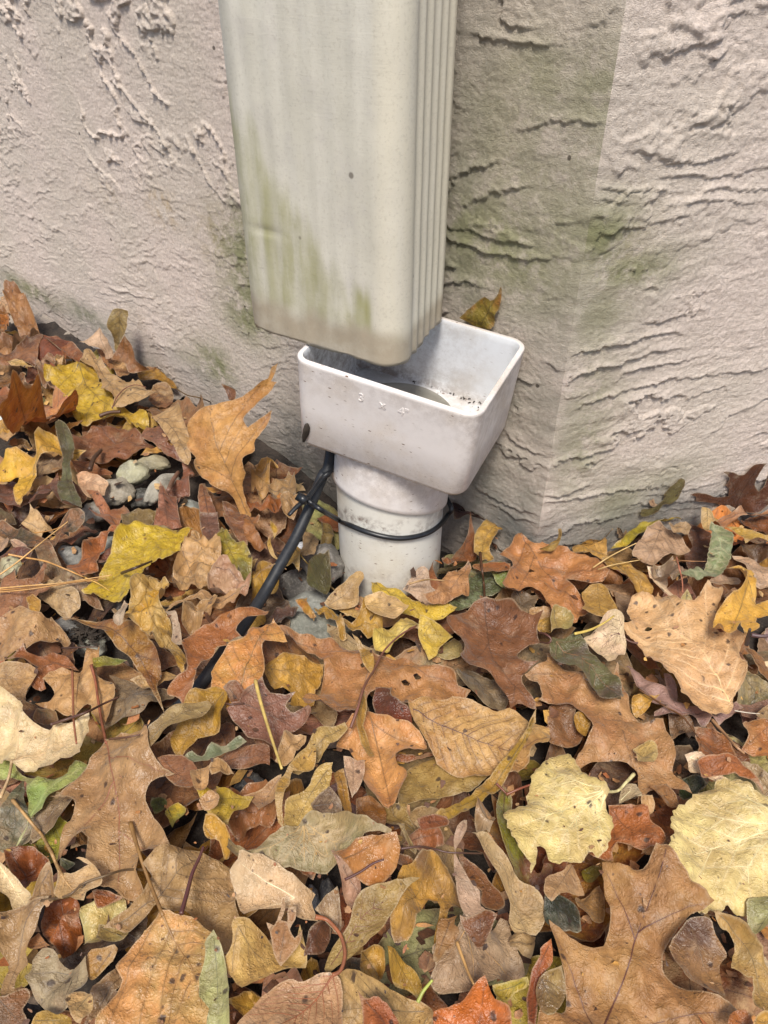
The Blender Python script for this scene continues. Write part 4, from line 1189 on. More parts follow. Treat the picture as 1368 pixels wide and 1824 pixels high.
def litter(name, n, seed, smin, smax, lift, label, dark=0.0):
    rs = np.random.RandomState(seed); V, F, T = [], [], []
    while len(T) < n * 7:
        x, y = rs.uniform(-140, 1500), rs.uniform(520, 1980)
        lim = np.interp(x, [-140, 0, 140, 330, 520, 600, 780, 880, 960, 1100, 1368, 1500], [480, 560, 640, 740, 870, 1000, 1000, 900, 980, 950, 890, 870])
        if y < lim: continue
        p = surf(x, y, lift=.0) ; p = np.array([p[0], p[1], hm_at(p[0], p[1])])
        q = p[:2] - CORNER
        if (q @ NL < .006 and q @ NR < .006) or np.linalg.norm(p[:2] - PIPE_C) < PIPE_R + .004: continue
        s = smin + (smax - smin) * rs.rand() ** 2; a = rs.uniform(0, 6.28); asp = rs.uniform(.25, .9)
        ex = np.array([math.cos(a), math.sin(a), rs.uniform(-.5, .5)]); ey = np.array([-math.sin(a), math.cos(a), rs.uniform(-.5, .5)]); cz = rs.uniform(-.35, .45)
        base = len(V)
        for k in range(6):
            w = k * math.pi / 3 + rs.uniform(-.35, .35); r_ = s * rs.uniform(.6, 1.1)
            u, v = r_ * math.cos(w), r_ * asp * math.sin(w)
            V.append(p + [0, 0, lift + s * .25] + ex * u + ey * v + np.array([0, 0, 1]) * cz * u * u / s)
        V.append(p + [0, 0, lift + s * .25 + rs.uniform(-.1, .1) * s])
        for k in range(6): F.append((base + 6, base + k, base + (k + 1) % 6))
        T += [float(np.clip(rs.rand() - dark, 0, 1))] * 7
    tag(add_obj(name, mesh_np(name, V, F, True, dict(tone=T)), M_LITTER), label, kind='stuff')
scatter(70, zone_all, 105, (.05, .10), .012, .45)
litter('leaf_litter', 1700, 21, .002, .008, .0005, 'broken brown leaf bits filling the gaps of the pile')

# ================================================================== leaves one can tell apart, measured on the photograph (tile coordinates) and laid on the pile
TILE = dict(A=(0, 456, 4), B=(0, 912, 4), C=(0, 1368, 4), D=(342, 912, 4), E=(342, 1368, 4), F=(342, 456, 4), G=(684, 912, 4), H=(1026, 912, 4), I=(684, 1368, 4), J=(1026, 1368, 4), K=(684, 456, 4), L=(1026, 600, 4), Z=(0, 480, 2.736))
PC = dict(tan=(200, 155, 108), ltan=(214, 174, 130), ptan=(214, 172, 146), cream=(230, 203, 164), brn=(158, 104, 68), gbrn=(150, 96, 44), rust=(172, 98, 50), dk=(96, 56, 36), org=(198, 116, 44), gold=(208, 154, 58),
          yel=(222, 182, 46), pyel=(226, 208, 136), oli=(116, 110, 68), grn=(140, 164, 88), ggrn=(136, 148, 116), mauve=(150, 100, 86), lil=(176, 140, 142), gtan=(172, 144, 116), dol=(84, 70, 42), otan=(190, 132, 82), obr=(174, 112, 62), pink=(222, 184, 162), kh=(168, 138, 82), ytan=(210, 172, 100), amb=(150, 78, 26), mar=(74, 38, 32), gre=(112, 116, 96), pgr=(168, 166, 112), blk=(70, 44, 38))
TX = [(float(a), float(b)) for a, b in ()]
def PX(tile, s):
    ox, oy, k = TILE[tile]
    return [(ox + float(a) / k, oy + float(b) / k) for a, b in (q.split(',') for q in s.split())]
NLEAF = [0]
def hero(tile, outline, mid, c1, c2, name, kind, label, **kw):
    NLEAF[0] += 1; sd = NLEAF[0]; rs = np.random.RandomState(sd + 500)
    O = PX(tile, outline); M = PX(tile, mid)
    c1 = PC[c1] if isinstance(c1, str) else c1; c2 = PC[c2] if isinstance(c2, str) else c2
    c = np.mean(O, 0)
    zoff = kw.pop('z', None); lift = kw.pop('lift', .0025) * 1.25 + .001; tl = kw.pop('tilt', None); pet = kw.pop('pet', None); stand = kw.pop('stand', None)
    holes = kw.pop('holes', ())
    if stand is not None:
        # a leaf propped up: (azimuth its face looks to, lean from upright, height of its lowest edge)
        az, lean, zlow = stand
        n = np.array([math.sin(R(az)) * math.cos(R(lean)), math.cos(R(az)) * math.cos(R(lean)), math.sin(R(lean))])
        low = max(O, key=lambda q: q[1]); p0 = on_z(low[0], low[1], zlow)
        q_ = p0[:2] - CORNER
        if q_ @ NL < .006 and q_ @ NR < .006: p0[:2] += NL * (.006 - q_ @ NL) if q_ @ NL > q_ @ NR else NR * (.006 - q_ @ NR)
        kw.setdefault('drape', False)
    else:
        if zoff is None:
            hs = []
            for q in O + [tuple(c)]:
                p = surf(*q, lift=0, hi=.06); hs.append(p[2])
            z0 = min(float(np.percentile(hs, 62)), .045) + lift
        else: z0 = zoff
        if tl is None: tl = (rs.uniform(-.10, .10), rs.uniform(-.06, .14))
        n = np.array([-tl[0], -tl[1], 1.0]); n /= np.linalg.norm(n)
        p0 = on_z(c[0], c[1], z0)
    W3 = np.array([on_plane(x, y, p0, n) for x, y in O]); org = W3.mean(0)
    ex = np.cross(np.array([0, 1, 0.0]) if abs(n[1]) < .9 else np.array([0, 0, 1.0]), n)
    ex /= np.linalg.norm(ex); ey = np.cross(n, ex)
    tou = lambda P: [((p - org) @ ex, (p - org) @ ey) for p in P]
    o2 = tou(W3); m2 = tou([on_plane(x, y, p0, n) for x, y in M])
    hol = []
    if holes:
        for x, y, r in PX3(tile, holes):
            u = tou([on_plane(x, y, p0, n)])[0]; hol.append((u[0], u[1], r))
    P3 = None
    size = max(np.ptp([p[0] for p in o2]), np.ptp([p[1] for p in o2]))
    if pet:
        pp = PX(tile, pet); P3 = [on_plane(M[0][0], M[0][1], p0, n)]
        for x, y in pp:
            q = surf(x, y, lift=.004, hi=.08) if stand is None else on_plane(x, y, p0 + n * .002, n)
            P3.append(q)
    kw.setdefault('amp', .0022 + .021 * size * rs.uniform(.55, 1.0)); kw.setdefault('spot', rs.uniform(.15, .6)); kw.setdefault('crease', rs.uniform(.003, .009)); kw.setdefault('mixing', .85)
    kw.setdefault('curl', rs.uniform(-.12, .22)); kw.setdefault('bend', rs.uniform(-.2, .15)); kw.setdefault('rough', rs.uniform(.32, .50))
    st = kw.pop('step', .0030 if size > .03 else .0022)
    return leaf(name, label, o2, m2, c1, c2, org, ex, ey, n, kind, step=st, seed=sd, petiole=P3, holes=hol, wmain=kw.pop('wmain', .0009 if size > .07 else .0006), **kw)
def PX3(tile, s):
    ox, oy, k = TILE[tile]
    return [(ox + float(a) / k, oy + float(b) / k, float(r)) for a, b, r in (q.split(',') for q in s.split())]
OAK, OV, TO, MA, CR, NA = 'oak_leaf', 'oval_leaf', 'toothed_leaf', 'maple_leaf', 'crumpled_leaf', 'narrow_leaf'
H_ = hero
CRU = dict(crease=.022, amp=.007, quilt=.001)
CR2 = dict(crease=.013, amp=.005, quilt=.0008)
# ---- upper left, against the footing
H_('A', '-60,250 0,250 60,300 120,350 160,385 120,420 60,400 0,420 -60,410', '-60,300 140,385', 'ptan', 'tan', OV, 'pin', 'pinkish tan leaf at the far left edge lying on the dark footing')
H_('A', '0,700 120,700 230,630 310,600 330,650 290,740 250,790 120,760 0,770 -40,740', '0,730 310,640', 'brn', 'dk', OV, 'pin', 'shaded brown curved leaf below the crumpled golden-brown leaf at upper left', amp=.006)
H_('A', '0,400 50,400 70,460 50,560 0,580 -50,500', '0,410 10,570', 'gbrn', 'org', CR, 'none', 'gold-brown folded leaf cut by the left edge, level with the footing', **CR2)
H_('A', '90,400 150,375 215,390 250,450 275,530 285,590 230,610 180,660 100,690 40,700 -20,690 -40,640 20,610 90,590 130,540 100,480', '280,560 180,560 20,660', (200, 140, 88), 'brn', CR, 'pin', 'large crumpled golden-brown leaf at upper left with a long stalk pointing right', pet='350,600 430,665 500,720 560,780', lift=.008, **CRU)
H_('A', '45,760 120,750 200,770 245,800 160,805 90,795', '45,765 240,800', 'ytan', 'ltan', NA, 'pin', 'small pale yellowish sliver of leaf in the shaded hollow at upper left')
H_('A', '270,790 340,770 380,820 385,900 340,950 300,930 290,870', '300,780 340,940', 'ptan', 'brn', CR, 'none', 'small pinkish crumpled leaf left of the yellow and tan leaf pair', **CRU)
H_('A', '400,760 430,700 480,800 440,850 400,840', '430,710 420,845', 'ltan', 'tan', CR, 'none', 'little pale folded leaf standing above the yellow blotched leaf', **CR2)
H_('A', '300,720 350,700 390,720 380,750 330,760 305,745', '300,740 385,730', 'ptan', 'brn', CR, 'none', 'tiny pink-brown curl below the stalk of the crumpled golden leaf', **CR2)
H_('A', '450,680 490,655 560,680 610,710 600,740 560,780 500,770 450,720', '450,690 600,740', 'rust', 'brn', OV, 'pin', 'rust brown leaf under the long stalk beside the footing', amp=.004)
H_('A', '890,560 930,640 970,720 1020,780 1060,810 950,830 900,760 830,730 840,650', '890,570 1040,815', 'gbrn', 'brn', OV, 'pin', 'dark brown leaf half upright against the wall below the tan strip leaf', stand=(200, 20, .0))
H_('A', '570,610 620,600 660,550 690,505 740,560 780,600 810,680 800,720 740,730 710,660 640,640 610,620', '690,505 720,600 770,725', 'pink', 'ptan', CR, 'none', 'small pale pink leaf with a pointed tip standing by the wall foot', stand=(190, 30, .004), amp=.003)
H_('A', '800,385 850,378 905,390 905,470 908,520 890,580 850,640 830,710 800,650 805,560 790,480', '850,380 850,520 825,700', (190, 166, 112), 'kh', NA, 'pin', 'yellowish tan strip leaf standing upright against the wall', stand=(200, 12, .006), amp=.003, crease=.004)
H_('A', '710,740 800,730 890,720 930,830 860,860 790,820 740,780', '710,740 920,840', 'brn', 'tan', OV, 'pin', 'brown curled leaf behind the tan half of the yellow leaf pair', amp=.006)
H_('A', '970,830 1060,810 1150,820 1220,870 1270,950 1180,920 1100,880 1010,880', '1265,945 1120,850 980,840', (182, 132, 34), 'gbrn', NA, 'pin', 'dark mustard narrow leaf at the wall foot with a stalk pointing left', pet='1330,990 1420,1010 1500,1040', lift=.006)
H_('A', '1090,920 1210,930 1240,1060 1180,1100 1100,1090 1060,1030', '1090,920 1200,1080', 'brn', 'tan', OV, 'pin', 'brown leaf right of the tan curled leaf below the mustard one')
H_('A', '0,860 80,870 150,880 200,870 200,960 100,950 60,1000 0,970 -40,900', '-30,900 200,920', (184, 122, 38), 'gbrn', OV, 'pin', 'dark golden leaf at the left edge above the rusty three-lobed leaf')
H_('A', '-40,960 60,960 130,1000 160,1060 120,1080 100,1120 0,1130 -40,1080', '-40,1000 130,1060', 'rust', 'brn', OV, 'pin', 'reddish brown leaf at the left edge under the rusty three-lobed leaf')
H_('A', '-40,1230 40,1210 130,1200 140,1290 100,1350 0,1360 -50,1340', '-40,1300 130,1230', 'tan', 'gold', CR, 'none', 'tan crumpled leaf below the bluish white stone at the left edge', **CR2)
H_('A', '480,1280 560,1300 640,1240 700,1165 800,1190 880,1200 960,1250 1000,1290 1060,1350 1140,1385 1040,1410 940,1450 840,1460 760,1500 680,1500 600,1440 540,1400 520,1350', '700,1165 800,1300 1140,1385', (156, 98, 70), 'brn', OAK, 'lobed', 'shiny reddish brown oak leaf below the yellow blotched leaf, tip toward the stones', rough=.30, amp=.006, spot=.15, tilt=(-.1, .15))
H_('A', '340,945 400,870 480,800 560,790 640,800 700,870 730,960 810,1010 800,1080 900,1100 1000,1110 1040,1130 1060,1160 1040,1200 980,1230 930,1190 850,1150 760,1150 680,1165 600,1190 560,1170 500,1100 440,1010 380,960', '570,790 640,980 850,1130 1000,1200', (226, 184, 44), 'gold', MA, 'pin', 'bright yellow leaf with black blotches lying under a tan leaf at upper left', spot=.9, lift=.006, amp=.005, mixing=.35)
H_('A', '580,780 620,720 650,700 700,740 750,790 850,860 890,880 940,850 1010,900 1090,990 1140,1000 1060,1030 950,1050 880,1070 800,1090 820,1020 760,1000 735,1000 725,900 700,850 640,790', '640,705 760,880 850,980 1130,1000', 'ltan', 'tan', MA, 'pin', 'tan leaf folded over the bright yellow blotched leaf, curved dark stalk on top', lift=.006, amp=.006, pet=None, crease=.005)
H_('A', '500,1215 400,1190 350,1230 330,1250 400,1300 480,1290 560,1240 600,1200', '340,1240 590,1200', 'gold', 'gbrn', OV, 'pin', 'dull golden leaf tucked between the rusty three-lobed leaf and the yellow one')
H_('A', '60,1480 100,1370 150,1300 140,1200 110,1080 180,1060 260,1110 310,1100 370,1010 420,950 470,990 530,1060 560,1130 590,1170 580,1210 500,1215 400,1190 350,1230 360,1300 370,1360 280,1395 250,1450 230,1480 150,1450 100,1470', '100,1080 250,1170 400,1090 440,970', (190, 100, 42), (222, 148, 56), MA, 'lobed', 'rusty orange three-lobed leaf with dark freckles at the left edge', spot=.7, lift=.006, mixing=.6)
H_('A', '130,1020 190,970 280,960 290,1080 260,1105 200,1060', '190,970 260,1100', 'ptan', 'ltan', CR, 'none', 'small pinkish folded leaf lying on the rusty three-lobed leaf', **CR2)
H_('A', '0,1620 80,1610 140,1650 200,1720 300,1690 380,1620 420,1570 430,1700 400,1800 330,1830 150,1850 0,1830 -50,1700', '-30,1700 400,1640', 'mauve', 'dk', OAK, 'lobed', 'mauve brown oak leaf under the curled yellow leaf at the left edge', rough=.36)
H_('A', '380,1640 460,1600 560,1650 620,1720 560,1800 440,1790 380,1720', '380,1650 600,1740', 'mauve', 'brn', OV, 'pin', 'plum brown leaf beneath the long olive curled leaf')
H_('A', '520,1490 600,1470 720,1500 800,1540 780,1570 650,1570 560,1560', '520,1500 800,1550', 'rust', 'brn', OV, 'pin', 'rust brown leaf strip above the small pink-tan leaf by the pitted stone')
H_('A', '545,1570 610,1560 700,1590 775,1620 750,1660 745,1700 680,1710 620,1700 570,1650', '550,1580 750,1650', (218, 166, 136), 'ptan', OV, 'pin', 'small pinkish tan leaf touching the pitted grey stone', lift=.005)
H_('A', '-40,1550 0,1460 60,1480 180,1480 290,1500 330,1440 400,1400 480,1410 560,1420 630,1415 560,1450 480,1480 380,1500 290,1530 280,1540 230,1650 190,1720 160,1820 120,1780 105,1690 140,1590 70,1600 0,1620', '630,1415 300,1510 130,1800', (222, 172, 50), 'gold', NA, 'pin', 'bright yellow leaf with three curled points at the left edge above the mauve oak leaf', lift=.007, amp=.004, crease=.004)
H_('A', '450,1255 490,1260 530,1330 520,1440 500,1540 530,1640 580,1740 610,1850 500,1840 440,1760 415,1660 420,1560 450,1460 430,1370 430,1300', '465,1260 480,1400 465,1560 560,1840', (112, 112, 76), 'dol', NA, 'pin', 'long olive grey curled leaf standing out over the plum leaf left of the stones', lift=.010, rough=.5)
H_('A', '1140,1400 1220,1380 1290,1440 1370,1500 1368,1680 1300,1780 1270,1830 1140,1830 1155,1740 1140,1610 1200,1690 1240,1660 1290,1560 1290,1460 1200,1460', '1200,1400 1320,1520 1220,1820', (158, 98, 76), 'mauve', OAK, 'lobed', 'reddish brown oak leaf draped over the long pale stone', rough=.36, lift=.006, amp=.005)
H_('A', '1000,1290 1060,1240 1130,1220 1200,1250 1220,1330 1140,1385 1080,1340', '1000,1290 1200,1330', 'brn', 'mauve', OAK, 'pin', 'brown leaf bridging from the shiny oak leaf toward the curled tan leaf')
H_('A', '1060,1100 1150,1095 1280,1100 1310,1180 1350,1260 1360,1400 1330,1460 1280,1430 1220,1330 1160,1240 1100,1170', '1080,1110 1230,1230 1340,1440', (210, 166, 118), 'ltan', OV, 'pin', 'tan curled leaf leaning on the left edge of the tall standing oak leaf', lift=.012, amp=.005, crease=.004)
H_('Z', '420,1110 480,1120 540,1180 600,1120 640,1190 590,1240 600,1300 540,1280 460,1270 500,1210', '430,1120 530,1220 600,1290', (168, 104, 74), 'brn', OAK, 'lobed', 'small lobed reddish leaf just below the pitted stone', lift=.006)
H_('Z', '605,1200 680,1180 760,1190 770,1180 740,1250 680,1300 620,1310 600,1250', '620,1310 760,1190', 'kh', 'dol', OV, 'pin', 'dark khaki leaf between the small lobed leaf and the mauve curled ones')
H_('Z', '780,1040 820,1100 860,1090 870,1180 885,1245 820,1258 750,1258 770,1180', '790,1040 820,1250', (162, 104, 84), 'mauve', OAK, 'pin', 'mauve brown forked leaf standing left of the smooth blue-grey stone', lift=.008, rough=.34, fold=-.25)
H_('Z', '970,1080 1000,1050 1030,1120 1060,1200 1080,1330 1030,1340 980,1280 970,1180', '990,1060 1040,1335', 'mauve', 'brn', OAK, 'pin', 'mauve curled leaf just right of the smooth blue-grey stone', lift=.008, rough=.34, fold=-.3)
H_('Z', '1080,1120 1150,1150 1210,1220 1200,1340 1150,1320 1110,1250', '1090,1130 1180,1330', (168, 110, 84), 'brn', OAK, 'pin', 'brown glossy leaf hanging below the stem of the tall standing oak leaf', lift=.008, rough=.34, fold=-.2)
H_('Z', '905,760 960,680 1060,650 1150,620 1230,540 1262,515 1268,470 1300,430 1285,500 1278,530 1305,535 1280,570 1240,640 1190,700 1185,740 1200,770 1250,720 1300,680 1285,750 1240,830 1250,885 1210,920 1210,990 1190,1050 1200,1120 1220,1200 1190,1230 1160,1180 1130,1110 1040,1040 960,1000 935,940 960,920 910,860 900,800', '1200,1190 1130,1000 1070,860 1020,690', (202, 148, 88), (180, 124, 72), OAK, 'lobed', 'large tan oak leaf standing upright between the stones and the cable', stand=(192, 34, .0), amp=.005, curl=-.15, spot=.15, rough=.42)
H_('Z', '1000,1060 1060,1045 1130,1060 1140,1095 1060,1090', '1000,1065 1140,1085', (212, 136, 44), 'gold', CR, 'none', 'tiny bright orange leaf tucked under the tall standing oak leaf', lift=.012, crease=.005)
H_('Z', '1080,555 1110,570 1150,590 1150,630 1120,635 1100,600', '1085,560 1130,625', (150, 100, 74), 'brn', CR, 'none', 'small brown leaf tip poking up behind the tall standing oak leaf', stand=(190, 20, .045), amp=.001)
# ---- behind the cable
H_('F', '440,1560 500,1500 560,1500 620,1540 560,1600 560,1700 500,1790 430,1700', '560,1500 470,1760', 'tan', 'gold', CR, 'none', 'tan crumpled leaf between the standing oak leaf and the wall', z=.002, **CRU)
H_('F', '550,1680 640,1620 700,1590 750,1650 740,1750 680,1800 600,1800', '560,1700 740,1700', 'gtan', 'tan', CR, 'none', 'grey tan leaf at the wall foot left of the cable', z=.002, **CR2)
H_('F', '380,1680 430,1760 520,1830 640,1780 700,1810 640,1870 450,1860 380,1790', '390,1700 640,1850', (190, 112, 56), 'rust', CR, 'none', 'orange brown curled leaf left of the cable tie tail', **CRU)
H_('D', '50,0 180,0 200,200 150,240 80,180', '100,0 140,230', (150, 102, 86), 'mauve', OAK, 'pin', 'plum coloured leaf strip above the yellow-green mottled leaf', rough=.35)
H_('D', '220,0 330,60 400,70 395,240 330,200 250,100', '230,10 380,230', (170, 110, 84), 'brn', OAK, 'pin', 'reddish brown folded leaf right above the yellow-green mottled leaf', rough=.38)
H_('D', '400,90 500,120 460,180 540,290 500,300 410,270 380,200', '410,100 520,290', 'obr', 'brn', CR, 'none', 'brown cupped leaf in the shade left of the cable', **CR2)
H_('D', '560,60 610,110 590,150 570,200 570,280 620,340 560,310 540,250 580,170 560,100', '570,70 570,200 600,330', (206, 160, 44), 'gold', NA, 'none', 'thin twisted yellow leaf in the shade just left of the cable', lift=.008)
H_('D', '640,0 740,-10 780,40 730,110 650,90', '650,10 740,90', (206, 160, 122), 'tan', CR, 'none', 'pale tan leaf directly behind the cable below the cable tie', **CR2)
H_('D', '920,80 1000,100 1010,200 960,280 900,290 930,180', '930,90 940,280', (172, 142, 88), 'kh', CR, 'none', 'khaki leaf pressed against the left side of the white pipe', **CR2)
H_('D', '780,160 880,160 900,200 860,330 800,370 750,290 790,240', '870,165 790,360', 'ltan', 'tan', OV, 'pin', 'tan leaf right of the cable beside the rough grey stone', lift=.006, amp=.004)
H_('D', '730,290 790,370 770,500 720,460 650,430 660,380', '735,300 740,480', (212, 170, 74), 'gold', OV, 'pin', 'yellowish leaf right of the cable with a pale stalk reaching to the pipe', pet='800,340 870,420 940,490 1020,560', lift=.006)
H_('D', '480,350 540,380 620,460 620,590 560,620 420,640 430,500 440,420', '480,360 520,620', (206, 156, 46), 'gold', CR, 'none', 'yellow crumpled leaf under the cable', **CR2)
H_('D', '400,740 470,720 520,740 520,790 460,830 400,810', '400,750 520,780', (176, 134, 40), 'gbrn', OV, 'pin', 'small dark gold leaf beneath the cable bend', lift=.001)
H_('D', '830,620 860,540 910,480 990,420 990,600 930,650 860,640', '980,430 840,630', (92, 90, 46), 'dol', OV, 'pin', 'dark olive leaf tucked against the pipe foot at left')
H_('D', '560,710 620,680 700,690 770,740 700,790 640,830 560,760', '570,710 700,770', (112, 84, 78), 'blk', CR, 'none', 'dark purplish shrivelled leaf above the large blue-grey stone', **CR2)
H_('D', '740,670 820,620 830,690 890,770 850,780 780,720', '820,625 870,775', 'gold', 'org', CR, 'none', 'small orange twisted leaf beside the blue-grey stone near the pipe', lift=.006)
H_('D', '210,80 250,130 290,200 370,250 430,330 420,400 410,500 330,460 240,400 200,350 205,260 175,210 190,130', '210,90 260,260 400,480', (198, 170, 50), (120, 118, 60), OV, 'pin', 'yellow leaf mottled with green, pointing up, left of the cable', spot=.6, lift=.012, mixing=.9)
# ---- left middle
H_('B', '-20,60 60,90 180,140 300,180 420,190 520,140 620,120 640,150 560,210 440,240 380,290 300,330 200,320 140,270 60,210 -20,170', '-20,100 180,200 420,220 630,140', 'dol', 'brn', NA, 'pin', 'long dark olive brown curled leaf at left behind the crossing pine needles', lift=.006, rough=.5)
H_('B', '120,90 200,80 240,10 290,50 350,90 380,120 300,140 220,130', '130,95 370,110', 'ltan', 'tan', CR, 'none', 'small tan pointed leaf lying on the long dark olive leaf', lift=.006, **CR2)
H_('B', '80,215 130,210 200,270 210,300 150,295 100,260', '90,220 200,295', (206, 160, 150), 'ptan', CR, 'none', 'little pinkish leaf below the long dark olive leaf')
H_('B', '-20,320 60,310 150,310 250,330 250,370 180,400 60,350', '-10,320 250,350', (128, 66, 48), 'dk', OV, 'pin', 'dark red-brown leaf under the pine needles at left', lift=.002)
H_('B', '-40,190 0,180 60,200 75,250 0,300 -40,270', '-40,220 70,230', 'ptan', 'tan', OV, 'pin', 'pale pinkish leaf cut by the left edge beside the long olive leaf')
H_('B', '0,440 60,400 150,400 180,440 120,500 20,500', '0,450 170,420', (182, 176, 150), 'gtan', CR, 'none', 'pale greyish leaf scrap at left between the pine needles', **CR2)
H_('B', '320,340 390,320 440,400 480,480 430,520 340,500 310,420', '380,330 440,510', 'gtan', 'brn', OV, 'pin', 'grey tan leaf left of the rust curled leaf')
H_('B', '690,310 760,270 850,220 920,200 860,280 760,350 700,370', '920,205 700,350', (120, 68, 52), 'dk', NA, 'pin', 'dark brown narrow leaf left of the large yellow leaf', z=.006)
H_('B', '495,440 560,370 590,280 640,200 720,150 800,90 860,75 915,90 830,120 770,170 720,260 690,330 700,420 640,480 540,500', '910,88 720,200 620,460', (182, 110, 66), 'rust', OV, 'pin', 'rust coloured curled leaf rising left of the large yellow leaf', lift=.008, amp=.006, fold=-.15)
H_('B', '380,570 420,540 520,550 640,590 700,640 740,700 650,700 520,650 430,600', '390,560 730,695', 'gtan', 'brn', OV, 'pin', 'grey-brown leaf below the pine needles, left of the yellow leaf tip')
H_('B', '280,640 400,600 500,640 600,680 590,750 480,810 400,760 340,720', '290,640 590,740', (216, 184, 144), 'ltan', OV, 'pin', 'cream tan leaf above the dark stone at left')
H_('B', '-40,700 0,540 20,480 120,430 130,500 210,490 300,400 350,360 330,470 300,540 370,560 400,580 280,630 200,620 210,740 120,780 80,840 0,830', '-20,780 150,620 330,400', (172, 116, 84), 'brn', OAK, 'lobed', 'reddish brown oak leaf at the left edge under the three pine needles')
H_('B', '200,640 240,600 300,660 290,740 220,830 110,850 180,770 210,720', '240,610 130,845', (196, 138, 62), 'gold', OV, 'pin', 'golden brown leaf piece on the oak leaf under the pine needles', lift=.004)
H_('B', '-50,1000 0,880 60,850 200,800 280,840 370,860 400,830 470,890 510,950 470,990 420,980 300,1020 250,1050 150,1080 80,1130 0,1110', '470,975 250,1020 -20,1060', (200, 150, 106), 'tan', OAK, 'lobed', 'light brown oak leaf at left with black spots along its dark midrib', spot=.8, vlight=False)
H_('B', '80,1130 200,1010 230,1060 340,1040 380,1010 480,1040 540,1110 560,1130 440,1130 380,1180 320,1210 330,1260 290,1270 230,1260 250,1200 290,1140 200,1110', '560,1130 380,1090 240,1220', (184, 112, 66), 'rust', OAK, 'lobed', 'rust brown lobed leaf edge-on between two light brown oak leaves at left', lift=.006)
H_('B', '-50,1200 0,1140 120,1110 240,1120 270,1150 240,1220 190,1290 170,1360 110,1310 0,1290', '-30,1200 220,1200', (210, 160, 106), 'ltan', OAK, 'pin', 'tan leaf at the left edge just above the big cream maple leaf')
H_('B', '270,1400 330,1420 400,1430 420,1480 330,1510 240,1480', '270,1420 420,1480', 'kh', 'brn', OV, 'pin', 'dark khaki leaf in the hollow above the big cream maple leaf')
H_('B', '1000,900 1120,950 1260,1050 1270,1120 1150,1150 1100,1150 1050,1050', '1010,910 1250,1100', 'gbrn', 'brn', OV, 'pin', 'brown leaf beneath the tip of the golden crumpled leaf', lift=.001)
H_('B', '780,1170 900,1220 1000,1270 1130,1290 1250,1320 1200,1400 1100,1500 1050,1560 900,1610 780,1620 720,1540 780,1500 820,1400 850,1300', '790,1180 950,1380 1180,1420', (180, 150, 120), 'gtan', OAK, 'pin', 'large dull grey-tan leaf left of where the cable disappears')
H_('B', '330,1210 430,1140 560,1130 640,1020 700,1000 720,960 710,1060 700,1180 790,1200 830,1280 800,1400 780,1500 740,1540 700,1500 650,1430 640,1370 590,1370 530,1440 500,1440 420,1430 340,1380 260,1380 310,1350 360,1330 380,1270 320,1220', '560,1130 550,1300 520,1440', (198, 148, 98), 'tan', OAK, 'lobed', 'tan oak leaf with a raised fold, above the big cream maple leaf', lift=.005, fold=-.12)
H_('B', '690,1120 800,1080 915,1065 830,1130 700,1190', '700,1160 910,1068', (178, 168, 52), 'grn', OV, 'pin', 'small yellow-green leaf under the twisted brown leaf')
H_('B', '940,1240 1050,1190 1160,1150 1330,1135 1260,1180 1150,1240 1040,1290 1000,1260', '950,1240 1320,1140', (218, 174, 120), 'ltan', NA, 'pin', 'pale tan narrow leaf with pointed tip behind the twisted brown leaf')
H_('B', '400,660 480,690 580,720 700,750 800,780 900,820 1000,850 1060,920 1120,1000 1150,1120 1140,1180 1120,1250 1150,1340 1170,1420 1120,1350 1050,1220 980,1120 900,1010 800,930 720,850 640,790 520,730 440,700', '410,665 800,850 1000,1050 1160,1400', (166, 106, 56), (198, 142, 60), NA, 'pin', 'long twisted brown leaf with a yellow streak running diagonally at left', lift=.012, amp=.004, curl=.25, spot=.5)
# ---- yellow group
H_('B', '570,540 660,470 720,400 790,300 880,210 990,140 1100,120 1200,120 1300,95 1370,80 1340,130 1310,190 1290,300 1200,360 1130,350 1100,380 1090,440 1020,480 960,520 930,590 880,640 800,620 700,590', '1360,88 1150,300 900,450 600,545', (226, 190, 46), (216, 176, 36), OV, 'pin', 'large bright yellow oval leaf with ribbed veins and a dark torn middle', lift=.010, quilt=.0022, spot=.5, npair=12, vlight=False, vcol=(190, 150, 30), serr=.0005, mixing=.5)
H_('D', '0,160 50,150 100,230 200,240 210,380 150,420 110,520 70,560 0,570 -110,580 -135,520 -130,400 -80,300', '-60,290 0,400 40,560', (208, 162, 112), 'tan', CR, 'pin', 'tan crumpled leaf right of the large yellow leaf', lift=.008, **CRU)
H_('D', '130,460 180,420 270,420 330,470 390,510 430,530 380,600 300,600 200,580 120,560', '150,440 400,540', (206, 150, 122), 'ptan', CR, 'none', 'pinkish brown crumpled leaf below the mottled yellow-green leaf', lift=.006, **CRU)
H_('D', '630,360 560,440 500,480 430,530 350,640 250,680 200,690 100,650 20,600 -60,610 -160,660 -200,720 -180,650 -100,590 10,560 110,545 200,600 300,590 380,580 430,520 540,440', '620,365 420,540 220,640 -50,600', (222, 168, 120), 'tan', CR, 'pin', 'long tan curled leaf whose tip crosses in front of the cable', lift=.012, crease=.008, amp=.004)
H_('D', '-60,800 -20,740 60,700 180,680 200,700 130,770 60,830 0,860 -60,830', '190,690 -50,820', (210, 160, 106), 'tan', CR, 'pin', 'small tan cupped leaf under the long tan curled leaf', lift=.006, **CRU)
H_('B', '1090,360 1110,440 1200,500 1220,560 1180,640 1160,700 1220,800 1240,900 1300,960 1310,1080 1310,1180 1270,1100 1230,1030 1160,1000 1080,920 1010,880 990,810 900,800 890,700 930,600 960,520 1040,430', '1080,370 1040,600 1120,850 1300,1150', (220, 164, 52), (206, 170, 110), CR, 'pin', 'golden yellow crumpled leaf hanging below the large yellow leaf', lift=.008, **CRU)
